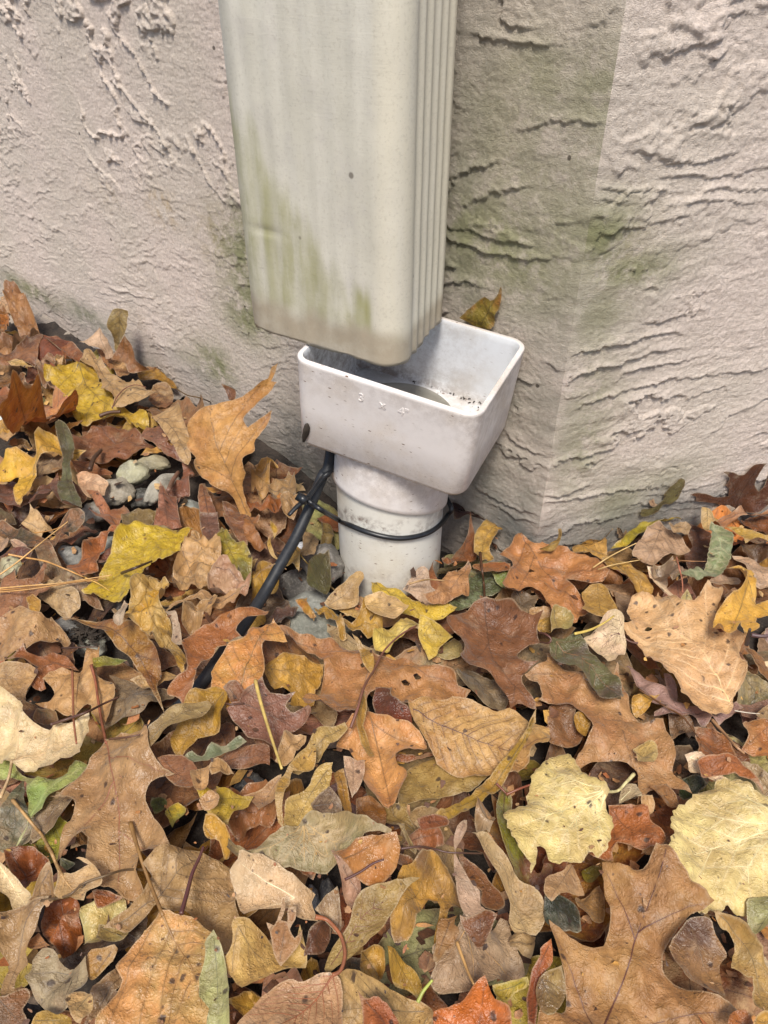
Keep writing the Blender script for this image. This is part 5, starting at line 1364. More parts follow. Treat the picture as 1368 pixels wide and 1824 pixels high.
H_('B', '1180,710 1250,720 1290,850 1300,950 1250,940 1215,900 1230,800', '1200,712 1280,945', (218, 188, 170), 'pink', CR, 'none', 'pale pinkish curled strip on the golden crumpled leaf', lift=.008)
H_('B', '890,640 920,680 890,760 880,800 810,780', '895,650 850,790', (224, 198, 180), 'pink', CR, 'none', 'small whitish pink triangular leaf below the yellow leaf tip', lift=.006)
# black cable down beside the pipe and out across the leaves
CABLE = [(-.030, .640, .34), (-.034, .630, .24), (-.036, .608, .165)]
for x, y, z in ((588, 812, .098), (574, 848, .086), (553, 900, .070), (528, 955, .055), (500, 1005, .045), (470, 1058, .034), (438, 1108, .030), (400, 1160, .030), (368, 1205, .028), (335, 1245, .020), (290, 1285, .008), (240, 1325, -.002), (205, 1350, -.008), (160, 1375, -.02)):
    if y > 1060:
        q_ = surf(x, y, lift=0, hi=.07); z = max(z, float(q_[2]) + (.0085 if y < 1260 else .002))
    CABLE.append(tuple(on_z(x, y, z).tolist()))
crad = [.0042, .0042, .0044, .0046, .0047, .0046, .0046, .0046, .0047, .0048, .0050, .0050, .0048, .0046, .0044, .0044, .0044]
cab = add_obj('cable', tube_mesh('cable', CABLE, crad, 14, 1, sub=6), M_BLACK)
tag(cab, 'thick black rubber cable running down beside the white pipe into the leaves', 'cable')
_cb = np.array([tuple(v.co) for v in cab.data.vertices]); _cy = np.array([(FPX * ((v - CC) @ -UP) / ((v - CC) @ FW) + 912) for v in _cb]); hm_splat(_cb[((_cy > 1095) & (_cy < 1150)) | (_cy > 1250)], 2)  #(FPX * ((v - CC) @ -UP) / ((v - CC) @ FW) + 912) for v in _cb])], 2)      # leaves laid from here on lie over the cable's lower end
H_('D', '0,860 120,800 250,740 350,690 420,660 540,660 520,710 420,720 370,760 310,830 360,890 340,930 260,930 170,950 160,1000 90,1060 50,1130 30,1200 10,1300 -30,1370 -70,1370 -90,1330 -170,1310 -160,1250 -90,1180 -30,1150 -30,1060 -60,960', '530,680 250,820 40,960 -60,1350', (188, 118, 62), (166, 96, 50), OAK, 'lobed', 'orange brown lobed leaf that the cable passes under at its bend', lift=.014, tilt=(0, .1), rough=.4)
# ---- orange leaf and the big holed oak leaf
H_('D', '250,970 330,940 390,930 400,1010 350,1060 290,1030', '260,970 390,1000', (140, 118, 96), 'gtan', OV, 'none', 'grey-brown leaf scrap showing between the cable and the orange leaf')
H_('D', '510,1000 700,1030 900,1070 930,1120 800,1110 640,1160 530,1230 510,1100', '520,1010 900,1100', (178, 128, 74), 'brn', OV, 'pin', 'shaded brown leaf under the left lobe of the big holed oak leaf')
H_('D', '530,1250 600,1170 720,1110 860,1120 940,1130 930,1220 880,1290 870,1370 800,1390 700,1410 720,1350 600,1330', '540,1240 760,1230 900,1280', (214, 162, 70), 'gold', CR, 'pin', 'golden wrinkled leaf in the bay of the big holed oak leaf', lift=.003, **CR2)
H_('D', '140,1150 230,1050 280,990 380,960 420,870 500,860 580,770 640,850 680,940 560,950 510,990 520,1100 510,1200 460,1280 380,1330 340,1450 250,1400 230,1340 140,1290 150,1210', '330,1440 380,1180 580,800', (222, 162, 84), (206, 130, 70), MA, 'pin', 'orange-yellow leaf with brown freckles between cable and big holed oak leaf', lift=.006, crease=.006, spot=.5)
H_('D', '260,1440 340,1400 460,1500 560,1600 640,1700 700,1760 560,1760 420,1650 320,1540', '280,1430 660,1750', (150, 88, 52), 'brn', OV, 'pin', 'shaded red-brown leaf under the plum brown oak leaf')
H_('D', '340,1400 380,1330 460,1270 510,1220 540,1300 600,1330 740,1310 670,1400 700,1430 830,1400 850,1450 760,1530 640,1590 640,1700 600,1720 540,1660 420,1640 320,1540 250,1450 300,1410', '340,1400 520,1450 840,1560', (158, 102, 82), 'mauve', OAK, 'lobed', 'plum brown oak leaf left below the big holed oak leaf', rough=.36, pet='270,1370 200,1350 130,1335', lift=.004)
H_('D', '470,955 600,945 800,945 1000,945 1100,950 1200,960 1330,1000 1450,1010 1600,1060 1700,1080 1850,1120 1900,1200 2000,1215 1860,1330 1800,1370 1700,1340 1620,1370 1560,1390 1480,1360 1400,1310 1340,1280 1270,1290 1240,1330 1200,1420 1140,1490 1130,1530 1060,1530 960,1510 850,1560 810,1530 800,1470 860,1380 900,1270 940,1170 940,1100 880,1060 760,1040 600,1010 520,980', '1350,1010 1260,1150 1190,1330 1140,1500', (192, 134, 84), (176, 114, 68), OAK, 'lobed', 'big reddish tan oak leaf with two small holes, centre of the pile', lift=.014, holes='1523,1200,.0032 1605,1160,.003 1220,1100,.0022', spot=.15, curl=-.05, amp=.005, rough=.44, tilt=(0, .06))
H_('D', '1140,870 1200,920 1280,1000 1300,1080 1280,1145 1220,1080 1190,980', '1145,875 1270,1130', (220, 170, 76), 'gold', NA, 'pin', 'small golden twisted leaf lying on the big holed oak leaf', lift=.005)
# ---- at the pipe foot
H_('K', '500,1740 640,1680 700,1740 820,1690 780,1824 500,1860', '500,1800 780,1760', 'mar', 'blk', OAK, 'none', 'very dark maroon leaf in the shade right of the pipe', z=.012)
H_('G', '440,640 560,600 600,500 720,440 850,470 830,600 700,620 560,710 470,690', '450,660 840,500', (88, 96, 64), 'ggrn', OV, 'pin', 'dark green leaf under the stalk of the reddish oak leaf')
H_('G', '750,390 820,440 900,400 910,440 860,540 800,480', '750,390 890,440', (110, 116, 40), 'grn', OV, 'pin', 'small dark green leaf tip left of the tan oak leaf by the wall', lift=.004)
H_('G', '745,250 800,180 880,160 950,170 900,240 840,290 770,300', '750,290 940,175', (160, 108, 92), 'mauve', OV, 'pin', 'dull purple-brown leaf at the wall foot near the corner')
H_('G', '390,300 430,360 470,330 540,250 590,210 600,130 640,220 660,340 620,370 540,400 450,450 420,420', '600,140 560,300 430,430', (184, 118, 74), 'rust', CR, 'pin', 'reddish brown pointed leaf standing right of the pipe', lift=.010, fold=.2, crease=.006)
H_('G', '640,370 760,350 900,370 890,420 800,440 700,430 640,400', '640,380 890,400', (180, 120, 70), 'rust', OV, 'pin', 'orange brown leaf strip beside the tan oak leaf by the wall')
H_('G', '660,150 740,60 830,10 900,60 860,120 800,180 750,260 780,330 700,360 650,280 640,200', '880,50 720,180 710,350', (198, 162, 94), 'gold', CR, 'pin', 'yellow-tan curled leaf at the corner of the wall above the tan oak leaf', lift=.012, crease=.007)
H_('G', '1100,260 1180,230 1240,180 1240,120 1265,120 1270,170 1240,240 1180,280', '1250,125 1250,200 1120,260', (190, 150, 70), 'kh', NA, 'none', 'thin yellow-brown leaf tip pointing up at the wall corner', stand=(185, 20, .02), amp=.001)
H_('G', '1220,250 1300,190 1360,220 1368,310 1280,300', '1230,250 1360,260', (180, 132, 112), 'ptan', CR, 'none', 'pinkish brown scrap at the wall foot left of the orange-tan leaf', **CR2)
H_('G', '130,570 190,500 260,420 310,440 340,550 400,560 370,640 320,670 250,640', '150,570 290,430', (224, 188, 170), 'pink', OV, 'pin', 'pale pink leaf leaning on the foot of the white pipe', lift=.008, tilt=(0, .5), pet=None)
H_('D', '940,650 1010,580 1090,510 1130,460 1170,430 1220,435 1225,480 1190,550 1190,620 1180,670 1100,700 1000,700', '950,680 1080,600 1215,440', (218, 176, 118), 'ltan', OV, 'pin', 'pale tan ribbed leaf leaning on the left foot of the white pipe', tilt=(0, .45), lift=.010, quilt=.0016, npair=9)
H_('G', '-90,490 0,525 100,575 200,650 330,690 520,715 480,750 350,785 200,760 100,740 0,660 -80,600', '-90,500 150,640 510,720', (226, 190, 60), (206, 166, 40), OV, 'pin', 'long bright yellow leaf in front of the white pipe', lift=.008, quilt=.0012)
H_('D', '870,640 960,680 1060,750 1180,760 1230,690 1280,720 1340,760 1360,830 1300,870 1200,830 1080,810 1060,790 1110,890 1060,895 1020,830 940,770 880,690', '890,680 1050,770 1350,820', (222, 170, 70), 'gold', CR, 'none', 'golden curled leaf with a hanging point, in front of the pipe at left', lift=.008, **CRU)
H_('G', '-80,900 0,850 80,800 180,750 250,760 245,830 150,870 70,920 10,990 -60,980', '240,790 -40,960', (224, 194, 98), 'ytan', OV, 'pin', 'pale yellow wrinkled leaf below the long bright yellow leaf', lift=.005, **CR2)
H_('G', '350,1050 420,960 500,900 550,960 550,1040 470,1055', '360,1045 540,960', (198, 180, 118), 'kh', OV, 'pin', 'pale olive leaf tucked against the left of the reddish oak leaf')
H_('G', '255,740 330,780 400,830 450,870 490,905 400,960 370,1020 320,1050 290,990 250,900 245,830', '250,880 350,870 480,900', (228, 194, 84), 'yel', OV, 'pin', 'small yellow kite-shaped leaf left of the reddish oak leaf', lift=.010, quilt=.0016, npair=8, tilt=(0, .25))
H_('G', '-130,640 -60,610 20,600 120,640 180,670 110,740 50,770 -60,740 -120,700', '-120,680 170,680', (222, 180, 116), 'ltan', OV, 'pin', 'tan rippled leaf lying over the long bright yellow leaf', lift=.006, quilt=.0016, crease=.005)
H_('G', '280,620 380,570 440,470 540,410 600,360 620,400 600,470 605,570 500,600 420,640 330,655', '600,370 500,520 300,640', (190, 134, 88), 'brn', CR, 'pin', 'brown folded leaf right of the pale pink leaf at the pipe', lift=.008, crease=.008)
H_('G', '560,1180 680,1190 800,1250 880,1350 860,1440 700,1420 560,1360 500,1310', '560,1190 860,1420', (150, 132, 108), 'gtan', OV, 'pin', 'grey-tan leaf showing between the reddish oak leaf and the wavy brown leaf', lift=.001)
H_('G', '940,560 1060,600 1100,600 1060,700 1000,740 930,680 900,620', '940,580 1040,710', (140, 118, 96), 'gtan', OV, 'pin', 'grey-brown leaf in the shade beneath the tan oak leaf by the wall', lift=.001)
H_('G', '1040,700 1180,700 1200,740 1130,770 1040,760', '1050,720 1190,730', (214, 164, 118), 'tan', OV, 'none', 'small light tan leaf scrap under the tip of the tan oak leaf by the wall', lift=.001)
H_('G', '1090,790 1180,760 1200,850 1180,880 1100,850', '1100,820 1190,830', (190, 146, 60), 'gold', OV, 'pin', 'small dark golden leaf right of the reddish oak leaf')
H_('G', '960,150 1060,200 1200,240 1368,310 1480,360 1530,440 1590,470 1540,540 1420,520 1300,475 1350,560 1450,640 1500,690 1400,740 1360,780 1220,740 1160,640 1110,560 1060,540 980,580 900,660 860,630 820,610 850,560 880,500 910,430 900,370 830,355 750,360 830,320 900,240', '960,150 1060,270 1200,470 1400,720', (188, 126, 78), (176, 112, 70), OAK, 'lobed', 'tan brown oak leaf with one small hole near the wall corner', pet='930,110 890,70', lift=.010, holes='1052,415,.0030', spot=.15, tilt=(0, .12), vlight=False)
H_('G', '1200,700 1330,700 1350,760 1330,830 1240,830 1190,860', '1210,710 1240,850', (208, 190, 126), 'ytan', OV, 'none', 'small pale yellow square scrap on the tip of the tan oak leaf', lift=.008)
H_('G', '720,615 800,640 900,670 980,740 1050,780 1120,780 1090,830 1090,900 1110,940 1010,960 960,990 960,1050 1010,1100 1100,1095 1020,1150 980,1190 1000,1250 1060,1330 1090,1400 1020,1390 950,1380 900,1405 880,1340 830,1270 780,1200 730,1150 650,1150 550,1195 530,1130 560,1060 560,980 520,900 440,850 440,820 520,740 600,670 660,620', '715,615 740,800 770,1000 900,1200 1050,1380', (168, 108, 70), (152, 96, 64), OAK, 'lobed', 'smooth reddish brown oak leaf with a white scar and an upright stalk', pet='712,520 700,420 685,290', lift=.016, spot=.1, rough=.36, tilt=(0, .1), amp=.004)
# ---- right edge by the wall
H_('L', '735,1060 800,1045 900,1070 980,1110 1070,1120 1040,1030 1000,1010 1030,960 960,875 1050,900 1100,940 1150,940 1200,870 1300,850 1270,950 1260,1050 1300,1100 1340,1050 1360,950 1400,900 1420,1100 1300,1240 1080,1250 1000,1180 900,1140 820,1130 790,1080', '1150,1240 1170,1100 1250,870', (112, 64, 38), (92, 50, 32), OAK, 'lobed', 'dark brown oak leaf standing upright against the wall at the right edge', stand=(170, 20, .004), spot=.1, amp=.003, rough=.4)
H_('L', '420,1180 520,1190 590,1130 580,1080 630,1000 690,950 735,990 730,1070 700,1160 600,1180 560,1240 440,1250', '430,1220 600,1140 690,960', (140, 130, 84), 'dol', CR, 'none', 'shrivelled grey-green leaf standing at the foot of the right wall', stand=(175, 20, .006), crease=.010, amp=.003)
H_('L', '465,1110 500,1095 530,1150 560,1170 530,1190 490,1160', '480,1100 540,1185', (180, 140, 118), 'ptan', CR, 'none', 'tiny pinkish curl beside the shrivelled grey-green leaf', stand=(175, 30, .02), amp=.001)
H_('L', '1150,1350 1250,1290 1400,1280 1400,1380 1280,1400', '1150,1350 1400,1320', (160, 92, 38), 'rust', OV, 'pin', 'dark orange leaf in shade at the right edge below the standing oak leaf')
H_('L', '1000,1300 1100,1270 1250,1245 1400,1235 1400,1262 1200,1290 1060,1345', '1010,1310 1390,1250', (176, 124, 92), 'brn', OV, 'pin', 'brownish leaf seen edge-on below the dark standing oak leaf', lift=.010)
H_('H', '800,80 900,100 960,200 950,380 880,440 800,480 760,340 820,270 780,160', '820,90 850,460', (108, 64, 42), 'dk', OV, 'pin', 'dark chocolate brown leaf left of the curled green leaf')
H_('H', '1160,240 1250,260 1368,300 1390,360 1300,350 1200,310', '1170,250 1380,340', (120, 90, 60), 'dk', OV, 'pin', 'deep brown leaf in shade at the right edge behind the pale curled leaf')
H_('H', '1060,100 1180,170 1210,215 1300,180 1400,220 1420,190 1250,140 1130,110', '1070,105 1220,180 1410,205', (202, 162, 72), 'gold', NA, 'pin', 'thin golden curved leaf edge at right above the shade', lift=.008)
H_('H', '890,-20 950,-10 1020,60 960,80 950,130 920,120 890,60', '930,-10 940,120', (220, 184, 124), 'ltan', OV, 'pin', 'cream-tan upper end of leaf above the curled green leaf', lift=.010)
H_('H', '220,240 300,230 380,290 400,340 330,390 260,370 220,320', '230,250 380,350', (200, 162, 116), 'tan', OV, 'pin', 'tan leaf under the pine needles by the right wall')
H_('H', '370,370 440,350 560,380 600,440 500,440 380,420', '380,380 590,430', (176, 124, 70), 'gold', OV, 'pin', 'golden brown leaf below the pale pinkish tan leaf')
H_('H', '1050,600 1130,540 1160,570 1100,620', '1060,600 1150,560', (150, 110, 80), 'brn', CR, 'none', 'small brown scrap left of the golden curled leaf at right')
H_('H', '-30,250 -10,140 60,100 150,90 200,200 225,290 200,400 100,390 0,350', '110,95 40,220 80,380', (222, 168, 88), 'gold', OV, 'pin', 'orange-tan leaf at the foot of the right wall beside the corner', lift=.008, amp=.005)
H_('H', '120,80 190,30 250,40 240,90 180,130', '130,80 240,60', (186, 124, 84), 'rust', CR, 'none', 'small reddish leaf edge behind the brown crumpled leaf at the wall')
H_('H', '190,200 180,120 240,40 310,10 400,60 440,100 400,150 330,190 260,230 200,210', '210,200 420,80', (174, 138, 114), 'gtan', CR, 'none', 'brown-grey crumpled leaf at the foot of the right wall', lift=.008, **CRU)
H_('H', '410,40 460,5 520,20 480,70 420,70', '420,50 510,20', (200, 164, 132), 'ptan', CR, 'none', 'tiny tan scrap behind the olive yellow leaf at the wall')
H_('H', '250,240 330,200 400,130 500,60 620,0 720,-40 700,0 640,60 520,130 420,200 340,245', '720,-38 520,90 260,240', (176, 158, 38), 'yel', NA, 'pin', 'long olive yellow curled leaf at the foot of the right wall', lift=.012, curl=.5)
H_('H', '400,290 450,200 520,110 600,80 660,120 740,170 790,230 820,270 760,290 700,290 600,340 550,370 480,350 430,320', '610,90 560,230 500,350', (218, 176, 150), 'ptan', OV, 'pin', 'pale pinkish tan leaf with wavy edge near the right wall', lift=.012, crease=.005)
H_('H', '650,100 760,70 830,100 800,140 740,155 680,130', '660,110 820,110', (208, 172, 138), 'tan', CR, 'none', 'small cream curled leaf above the pale pinkish tan leaf', lift=.012, **CR2)
H_('H', '180,510 280,495 380,530 410,580 380,610 260,600 230,560', '190,510 400,590', (210, 164, 126), 'ptan', OV, 'pin', 'pinkish tan leaf between the two golden leaves right of centre')
H_('H', '260,590 400,620 440,720 400,790 340,790 300,700', '270,600 400,780', (160, 130, 110), 'gtan', OV, 'pin', 'grey-brown leaf at the left corner of the big toothed tan leaf', lift=.001)
H_('H', '160,420 280,385 400,415 480,440 540,500 550,560 510,610 420,570 350,530 200,500', '170,440 350,450 530,590', (226, 170, 78), 'gold', OV, 'pin', 'golden orange leaf just above the big toothed tan leaf', lift=.006)
H_('H', '40,580 130,530 200,530 260,620 295,690 280,740 150,745 40,710 60,650', '150,535 180,740', (228, 174, 84), 'gold', OV, 'pin', 'golden yellow leaf under the tip of the tan brown oak leaf', lift=.006)
H_('H', '490,440 600,450 650,520 640,560 700,600 700,640 640,600 560,540', '500,445 690,620', (222, 192, 172), 'pink', OV, 'pin', 'whitish pink leaf behind the top of the big toothed tan leaf', lift=.003)
H_('H', '560,365 650,370 720,390 810,450 790,480 760,520 680,510 600,440 560,400', '570,380 790,490', (176, 144, 126), 'gtan', CR, 'none', 'rolled grey-pink leaf above the big toothed tan leaf', lift=.008, **CRU)
H_('H', '960,70 1040,110 1090,170 1105,250 1090,350 1040,440 1000,500 930,520 850,550 760,550 700,530 770,510 850,440 920,400 940,330 950,200 950,120', '980,80 1030,250 960,430 720,535', (142, 158, 122), (118, 138, 84), TO, 'pin', 'green toothed leaf curled like a crescent near the right wall', lift=.014, quilt=.003, serr=.0008, npair=11, vlight=True, spot=.05, crease=.004)
H_('H', '750,610 790,565 830,620 820,660 770,690 745,650', '790,570 780,685', (212, 196, 142), 'ytan', CR, 'none', 'tiny pale yellow leaf at the top notch of the big toothed tan leaf', lift=.010)
H_('H', '1110,320 1230,320 1400,400 1420,520 1300,520 1180,390', '1115,325 1400,480', (206, 174, 156), 'ptan', OV, 'pin', 'pale greyish pink curled leaf at the right edge', lift=.008, fold=-.2)
H_('H', '920,520 1020,470 1160,470 1170,510 1060,530 960,530', '930,520 1165,490', (166, 134, 116), 'gtan', OV, 'none', 'dull mauve-grey leaf edge between green crescent leaf and golden curled leaf', lift=.004)
H_('J', '1150,-390 1240,-330 1300,-300 1380,-270 1380,-200 1250,-220 1180,-300', '1160,-380 1370,-240', (148, 92, 92), 'mauve', OV, 'pin', 'dusky purple leaf at the right edge below the orange curved leaf')
H_('H', '1130,1200 1230,1200 1370,1260 1390,1400 1250,1370 1140,1370', '1140,1210 1380,1370', (118, 112, 84), 'kh', OV, 'pin', 'dull olive leaf at the right edge beside the big toothed tan leaf')
H_('H', '1160,1380 1250,1370 1368,1330 1400,1400 1300,1460 1180,1460', '1170,1390 1390,1400', (150, 108, 92), 'mauve', OV, 'pin', 'dull plum leaf at the right edge above the rust oak leaf')
H_('H', '1210,960 1330,1010 1370,1100 1390,1260 1310,1160 1260,1060 1200,1000', '1215,970 1380,1240', (208, 144, 88), 'otan', OV, 'pin', 'orange-tan curved leaf at the right edge under the golden curled leaf', lift=.006)
H_('H', '1280,1440 1340,1390 1400,1360 1400,1450 1320,1470', '1290,1440 1400,1400', (196, 160, 116), 'tan', CR, 'none', 'small crumpled tan scrap at the right edge above the rust oak leaf', lift=.008)
# ---- right middle
H_('H', '640,1480 760,1500 830,1570 820,1600 740,1610 680,1640', '650,1490 820,1600', (168, 124, 88), 'brn', OV, 'pin', 'brown leaf in the gap right of the forked tan oak leaf')
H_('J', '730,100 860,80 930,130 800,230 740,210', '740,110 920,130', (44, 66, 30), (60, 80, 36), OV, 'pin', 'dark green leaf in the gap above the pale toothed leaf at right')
H_('G', '1170,1440 1280,1400 1340,1480 1340,1560 1420,1600 1360,1700 1200,1700 1150,1600', '1200,1430 1350,1690', (166, 116, 76), 'brn', OAK, 'pin', 'brown leaf in the hollow left of the forked tan oak leaf')
H_('H', '350,1100 430,1130 520,1190 600,1240 640,1250 610,1170 690,1180 740,1250 760,1330 890,1370 900,1420 1000,1420 1130,1370 1175,1420 1080,1480 1010,1540 950,1480 910,1550 850,1530 830,1470 770,1460 720,1500 640,1470 560,1450 560,1420 640,1410 560,1380 480,1310 430,1240 380,1170', '450,1260 620,1370 840,1450 1120,1400', (180, 144, 146), (160, 120, 124), OAK, 'lobed', 'lilac-grey underside of an oak leaf below the big toothed tan leaf', lift=.005, spot=.05, vlight=False)
H_('H', '330,920 430,910 500,980 560,1070 610,1150 520,1130 400,1100 340,1040', '340,930 600,1140', (158, 102, 68), 'brn', OV, 'pin', 'brown leaf between the small cream leaf and the big toothed tan leaf', lift=.003)
H_('H', '320,820 400,780 400,700 380,650 420,570 500,590 560,580 600,530 640,580 700,640 740,690 820,680 870,620 910,560 960,620 1010,650 980,760 990,850 1010,890 1100,890 1190,930 1160,1010 1170,1080 1200,1100 1195,1200 1140,1290 1130,1370 1040,1400 950,1430 900,1420 890,1370 820,1340 740,1310 735,1240 690,1180 620,1170 580,1110 510,1060 490,990 450,930 380,880', '1130,1340 1000,1150 860,980 690,850 520,740', (212, 166, 122), (198, 146, 104), TO, 'pin', 'big light tan toothed leaf with black blotches right of centre', lift=.014, spot=.95, serr=.0006, npair=8, mixing=.5, vlight=True, holes='525,805,.0028', amp=.005)
H_('H', '1050,410 1160,420 1200,390 1280,420 1270,520 1300,620 1400,600 1420,740 1300,740 1290,830 1260,900 1180,910 1150,830 1110,880 1010,900 985,850 1010,700 1100,610 1170,560 1150,470', '1200,395 1200,600 1100,860', (224, 172, 74), 'gold', MA, 'lobed', 'golden curled leaf with rounded lobes at the right edge', lift=.012, crease=.006, amp=.006)
H_('H', '1330,880 1400,860 1420,960 1350,980 1310,940', '1340,890 1400,950', (160, 130, 130), 'lil', CR, 'none', 'small lilac-grey scrap at the right edge with dark stem bits', lift=.006)
H_('H', '410,1310 480,1310 600,1290 540,1350 510,1410 440,1450 400,1390', '600,1292 430,1420', (222, 164, 60), 'gold', OV, 'pin', 'small orange-yellow leaf tip lying on the lilac-grey oak leaf', lift=.006)
H_('H', '35,910 120,880 180,800 260,780 310,830 320,910 350,980 340,1040 290,1060 270,1080 220,1090 180,1040 120,1000 60,950', '320,915 180,925 60,915', (226, 200, 168), 'pink', MA, 'palm', 'small cream-white lobed leaf right of the dark green-purple leaf', pet='380,920 440,935', lift=.010, vcol=(130, 96, 84))
H_('H', '0,1480 60,1480 95,1540 60,1640 0,1600 -30,1520', '0,1490 50,1630', (208, 154, 54), 'gold', OV, 'pin', 'small golden leaf in the bay left of the forked tan oak leaf', lift=.001)
H_('H', '-368,1180 -290,1130 -210,1080 -210,950 -150,1020 -140,1080 0,1160 60,1230 180,1290 300,1350 320,1340 270,1180 300,1060 320,1120 370,1290 400,1400 450,1480 520,1500 620,1470 640,1560 680,1660 700,1740 700,1850 760,1900 830,2010 740,1970 640,1940 540,2000 430,2090 430,1980 440,1880 410,1830 330,1780 200,1780 100,1790 20,1840 -40,1900 -60,1850 0,1760 60,1660 100,1570 80,1500 20,1430 -60,1400 -140,1400 -300,1350 -250,1340 -260,1260 -330,1210', '-350,1190 -100,1340 200,1480 450,1680 780,1970', (206, 152, 104), (190, 128, 84), OAK, 'lobed', 'big forked tan oak leaf with a purple stain right of centre', lift=.012, spot=.3, amp=.005, vlight=False, tilt=(0, .1))
H_('H', '-60,890 0,880 60,940 140,1030 220,1110 300,1200 330,1290 325,1350 240,1320 150,1260 60,1170 -20,1130 -90,1110 -170,1000 -180,900', '-170,900 60,1060 320,1340', (106, 104, 66), (92, 74, 72), OV, 'pin', 'dark green-purple leathery leaf lying on the forked tan oak leaf', lift=.010, rough=.34, vcol=(150, 110, 76), spot=.1)
H_('H', '410,1660 480,1640 540,1650 580,1700 560,1800 520,1830 460,1780 430,1720', '420,1670 550,1820', (208, 180, 124), 'ytan', CR, 'none', 'small pale chewed scrap lying on the forked tan oak leaf', lift=.006, **CR2)
H_('H', '1100,1640 1160,1660 1230,1740 1230,1830 1150,1850 1100,1740', '1110,1650 1220,1840', (150, 92, 56), 'brn', OV, 'pin', 'brown leaf between the two rust oak leaves at the right edge')
H_('H', '840,1530 960,1550 1060,1600 1100,1660 1150,1760 1180,1860 900,1850 860,1750 870,1640', '840,1530 960,1700 1150,1850', (182, 116, 62), 'rust', OAK, 'pin', 'rust brown oak leaf with a long stalk right of the forked tan oak leaf', pet='760,1460 640,1390 520,1310 450,1265', lift=.004)
H_('H', '1180,1690 1220,1600 1180,1520 1290,1470 1400,1500 1420,1760 1300,1740', '1400,1500 1200,1680', (198, 124, 68), 'otan', OAK, 'lobed', 'orange-brown oak leaf with a dark nick at the right edge', lift=.008)
H_('H', '770,1730 860,1720 920,1760 1000,1830 1100,1920 1080,1930 960,1900 880,1870 820,1850 800,1780', '780,1735 940,1810 1090,1925', (234, 200, 172), 'pink', OV, 'pin', 'pale pink leaf above the large pale yellow leaf at the right edge', lift=.008)
H_('J', '1130,0 1250,10 1330,70 1400,110 1400,200 1290,190 1220,110', '1140,10 1390,170', (190, 160, 128), 'gtan', CR, 'none', 'greyish tan wrinkled leaf at the right edge above the large pale yellow leaf', lift=.008, **CR2)
H_('J', '850,-20 960,-60 1120,-40 1200,40 1290,190 1310,220 1180,110 1000,60 880,90', '870,0 1280,190', (172, 100, 52), 'rust', OV, 'pin', 'rust leaf behind the torn top of the large pale yellow leaf', lift=.001)
# ---- centre
H_('I', '120,60 300,-60 560,-60 830,0 700,120 620,180 500,220 330,250 200,270 160,320 200,430 270,510 160,480 60,440 -60,400 -200,330 -80,240 100,300', '270,505 60,320 350,160 800,10', (178, 144, 84), 'kh', OAK, 'lobed', 'olive tan oak leaf below the wavy brown leaf', spot=.3)
H_('G', '-60,1260 60,1260 60,1330 180,1400 200,1500 60,1520 -20,1480 -80,1380', '-60,1300 180,1480', (136, 62, 34), 'dk', OV, 'pin', 'glossy red-brown leaf in the shade under the big holed oak leaf', rough=.25)
H_('G', '0,1690 100,1730 260,1740 320,1720 400,1740 300,1760 100,1780', '20,1700 380,1740', (166, 98, 60), 'rust', OV, 'pin', 'rust leaf edge right of the orange-tan lobed leaf')
H_('G', '160,1390 280,1340 420,1360 500,1345 620,1380 760,1430 900,1430 1000,1480 1100,1510 1180,1560 1150,1680 1050,1690 1020,1800 900,1850 700,1850 560,1830 420,1770 320,1640 220,1520', '170,1400 450,1530 700,1630 900,1680 1150,1640', (206, 160, 102), (178, 126, 72), OV, 'pin', 'long wavy golden brown leaf with a dark midrib, centre right', lift=.010, quilt=.0030, npair=12, crease=.004, vlight=False, vcol=(90, 56, 42), amp=.006, serr=.0005)
H_('G', '1075,1435 1080,1500 1040,1600 960,1720 880,1860 750,2000 640,2120 540,2200 430,2280 330,2290 350,2240 480,2150 600,2020 700,1900 800,1790 900,1690 1000,1580 1040,1490', '1075,1440 960,1680 700,1980 340,2280', (218, 170, 48), 'gold', NA, 'none', 'narrow yellow ribbon-like leaf with dark dots lying across the centre right', lift=.010, spot=.7)
H_('E', '1170,240 1280,230 1368,300 1380,420 1300,520 1240,470 1180,360', '1180,250 1330,500', (190, 120, 44), 'gbrn', OV, 'pin', 'shaded orange leaf under the olive tan oak leaf')
H_('G', '-330,1700 -330,1740 -250,1730 -190,1800 -150,1900 -140,2000 -60,2090 30,2140 80,2110 110,2060 170,1980 160,1920 100,1860 90,1770 150,1735 250,1730 305,1700 270,1610 200,1550 80,1520 0,1490 -110,1450 -180,1500 -270,1580', '-110,1455 -40,1700 50,2100', (220, 158, 100), (204, 134, 80), OAK, 'lobed', 'orange-tan leaf with rounded lobes below the big holed oak leaf', lift=.010, curl=.15, amp=.006, crease=.004, spot=.4)
H_('D', '1230,1290 1250,1400 1220,1500 1260,1620 1300,1750 1270,1760 1210,1660 1180,1550 1170,1440 1200,1350', '1235,1300 1200,1500 1285,1750', (216, 166, 80), 'gold', NA, 'none', 'thin golden strip hanging over the orange-tan lobed leaf', lift=.008)
H_('E', '1080,-20 1220,0 1225,90 1190,180 1140,240 1110,130', '1150,0 1150,230', (216, 170, 150), 'ptan', CR, 'none', 'pinkish folded leaf flap at the left of the orange-tan lobed leaf', lift=.006, rough=.4)
H_('E', '1000,20 1080,0 1100,100 1130,230 1135,310 1120,360 1080,300 1040,200 1030,100', '1040,15 1120,350', (210, 146, 54), 'gold', NA, 'none', 'orange curled strip between the two golden leaves left of centre', lift=.008)
H_('D', '600,1840 620,1800 690,1660 820,1620 800,1680 720,1800 660,1850', '800,1640 630,1830', (214, 164, 110), 'tan', CR, 'none', 'light tan curled leaf behind the golden twisted pair, centre left', **CR2)
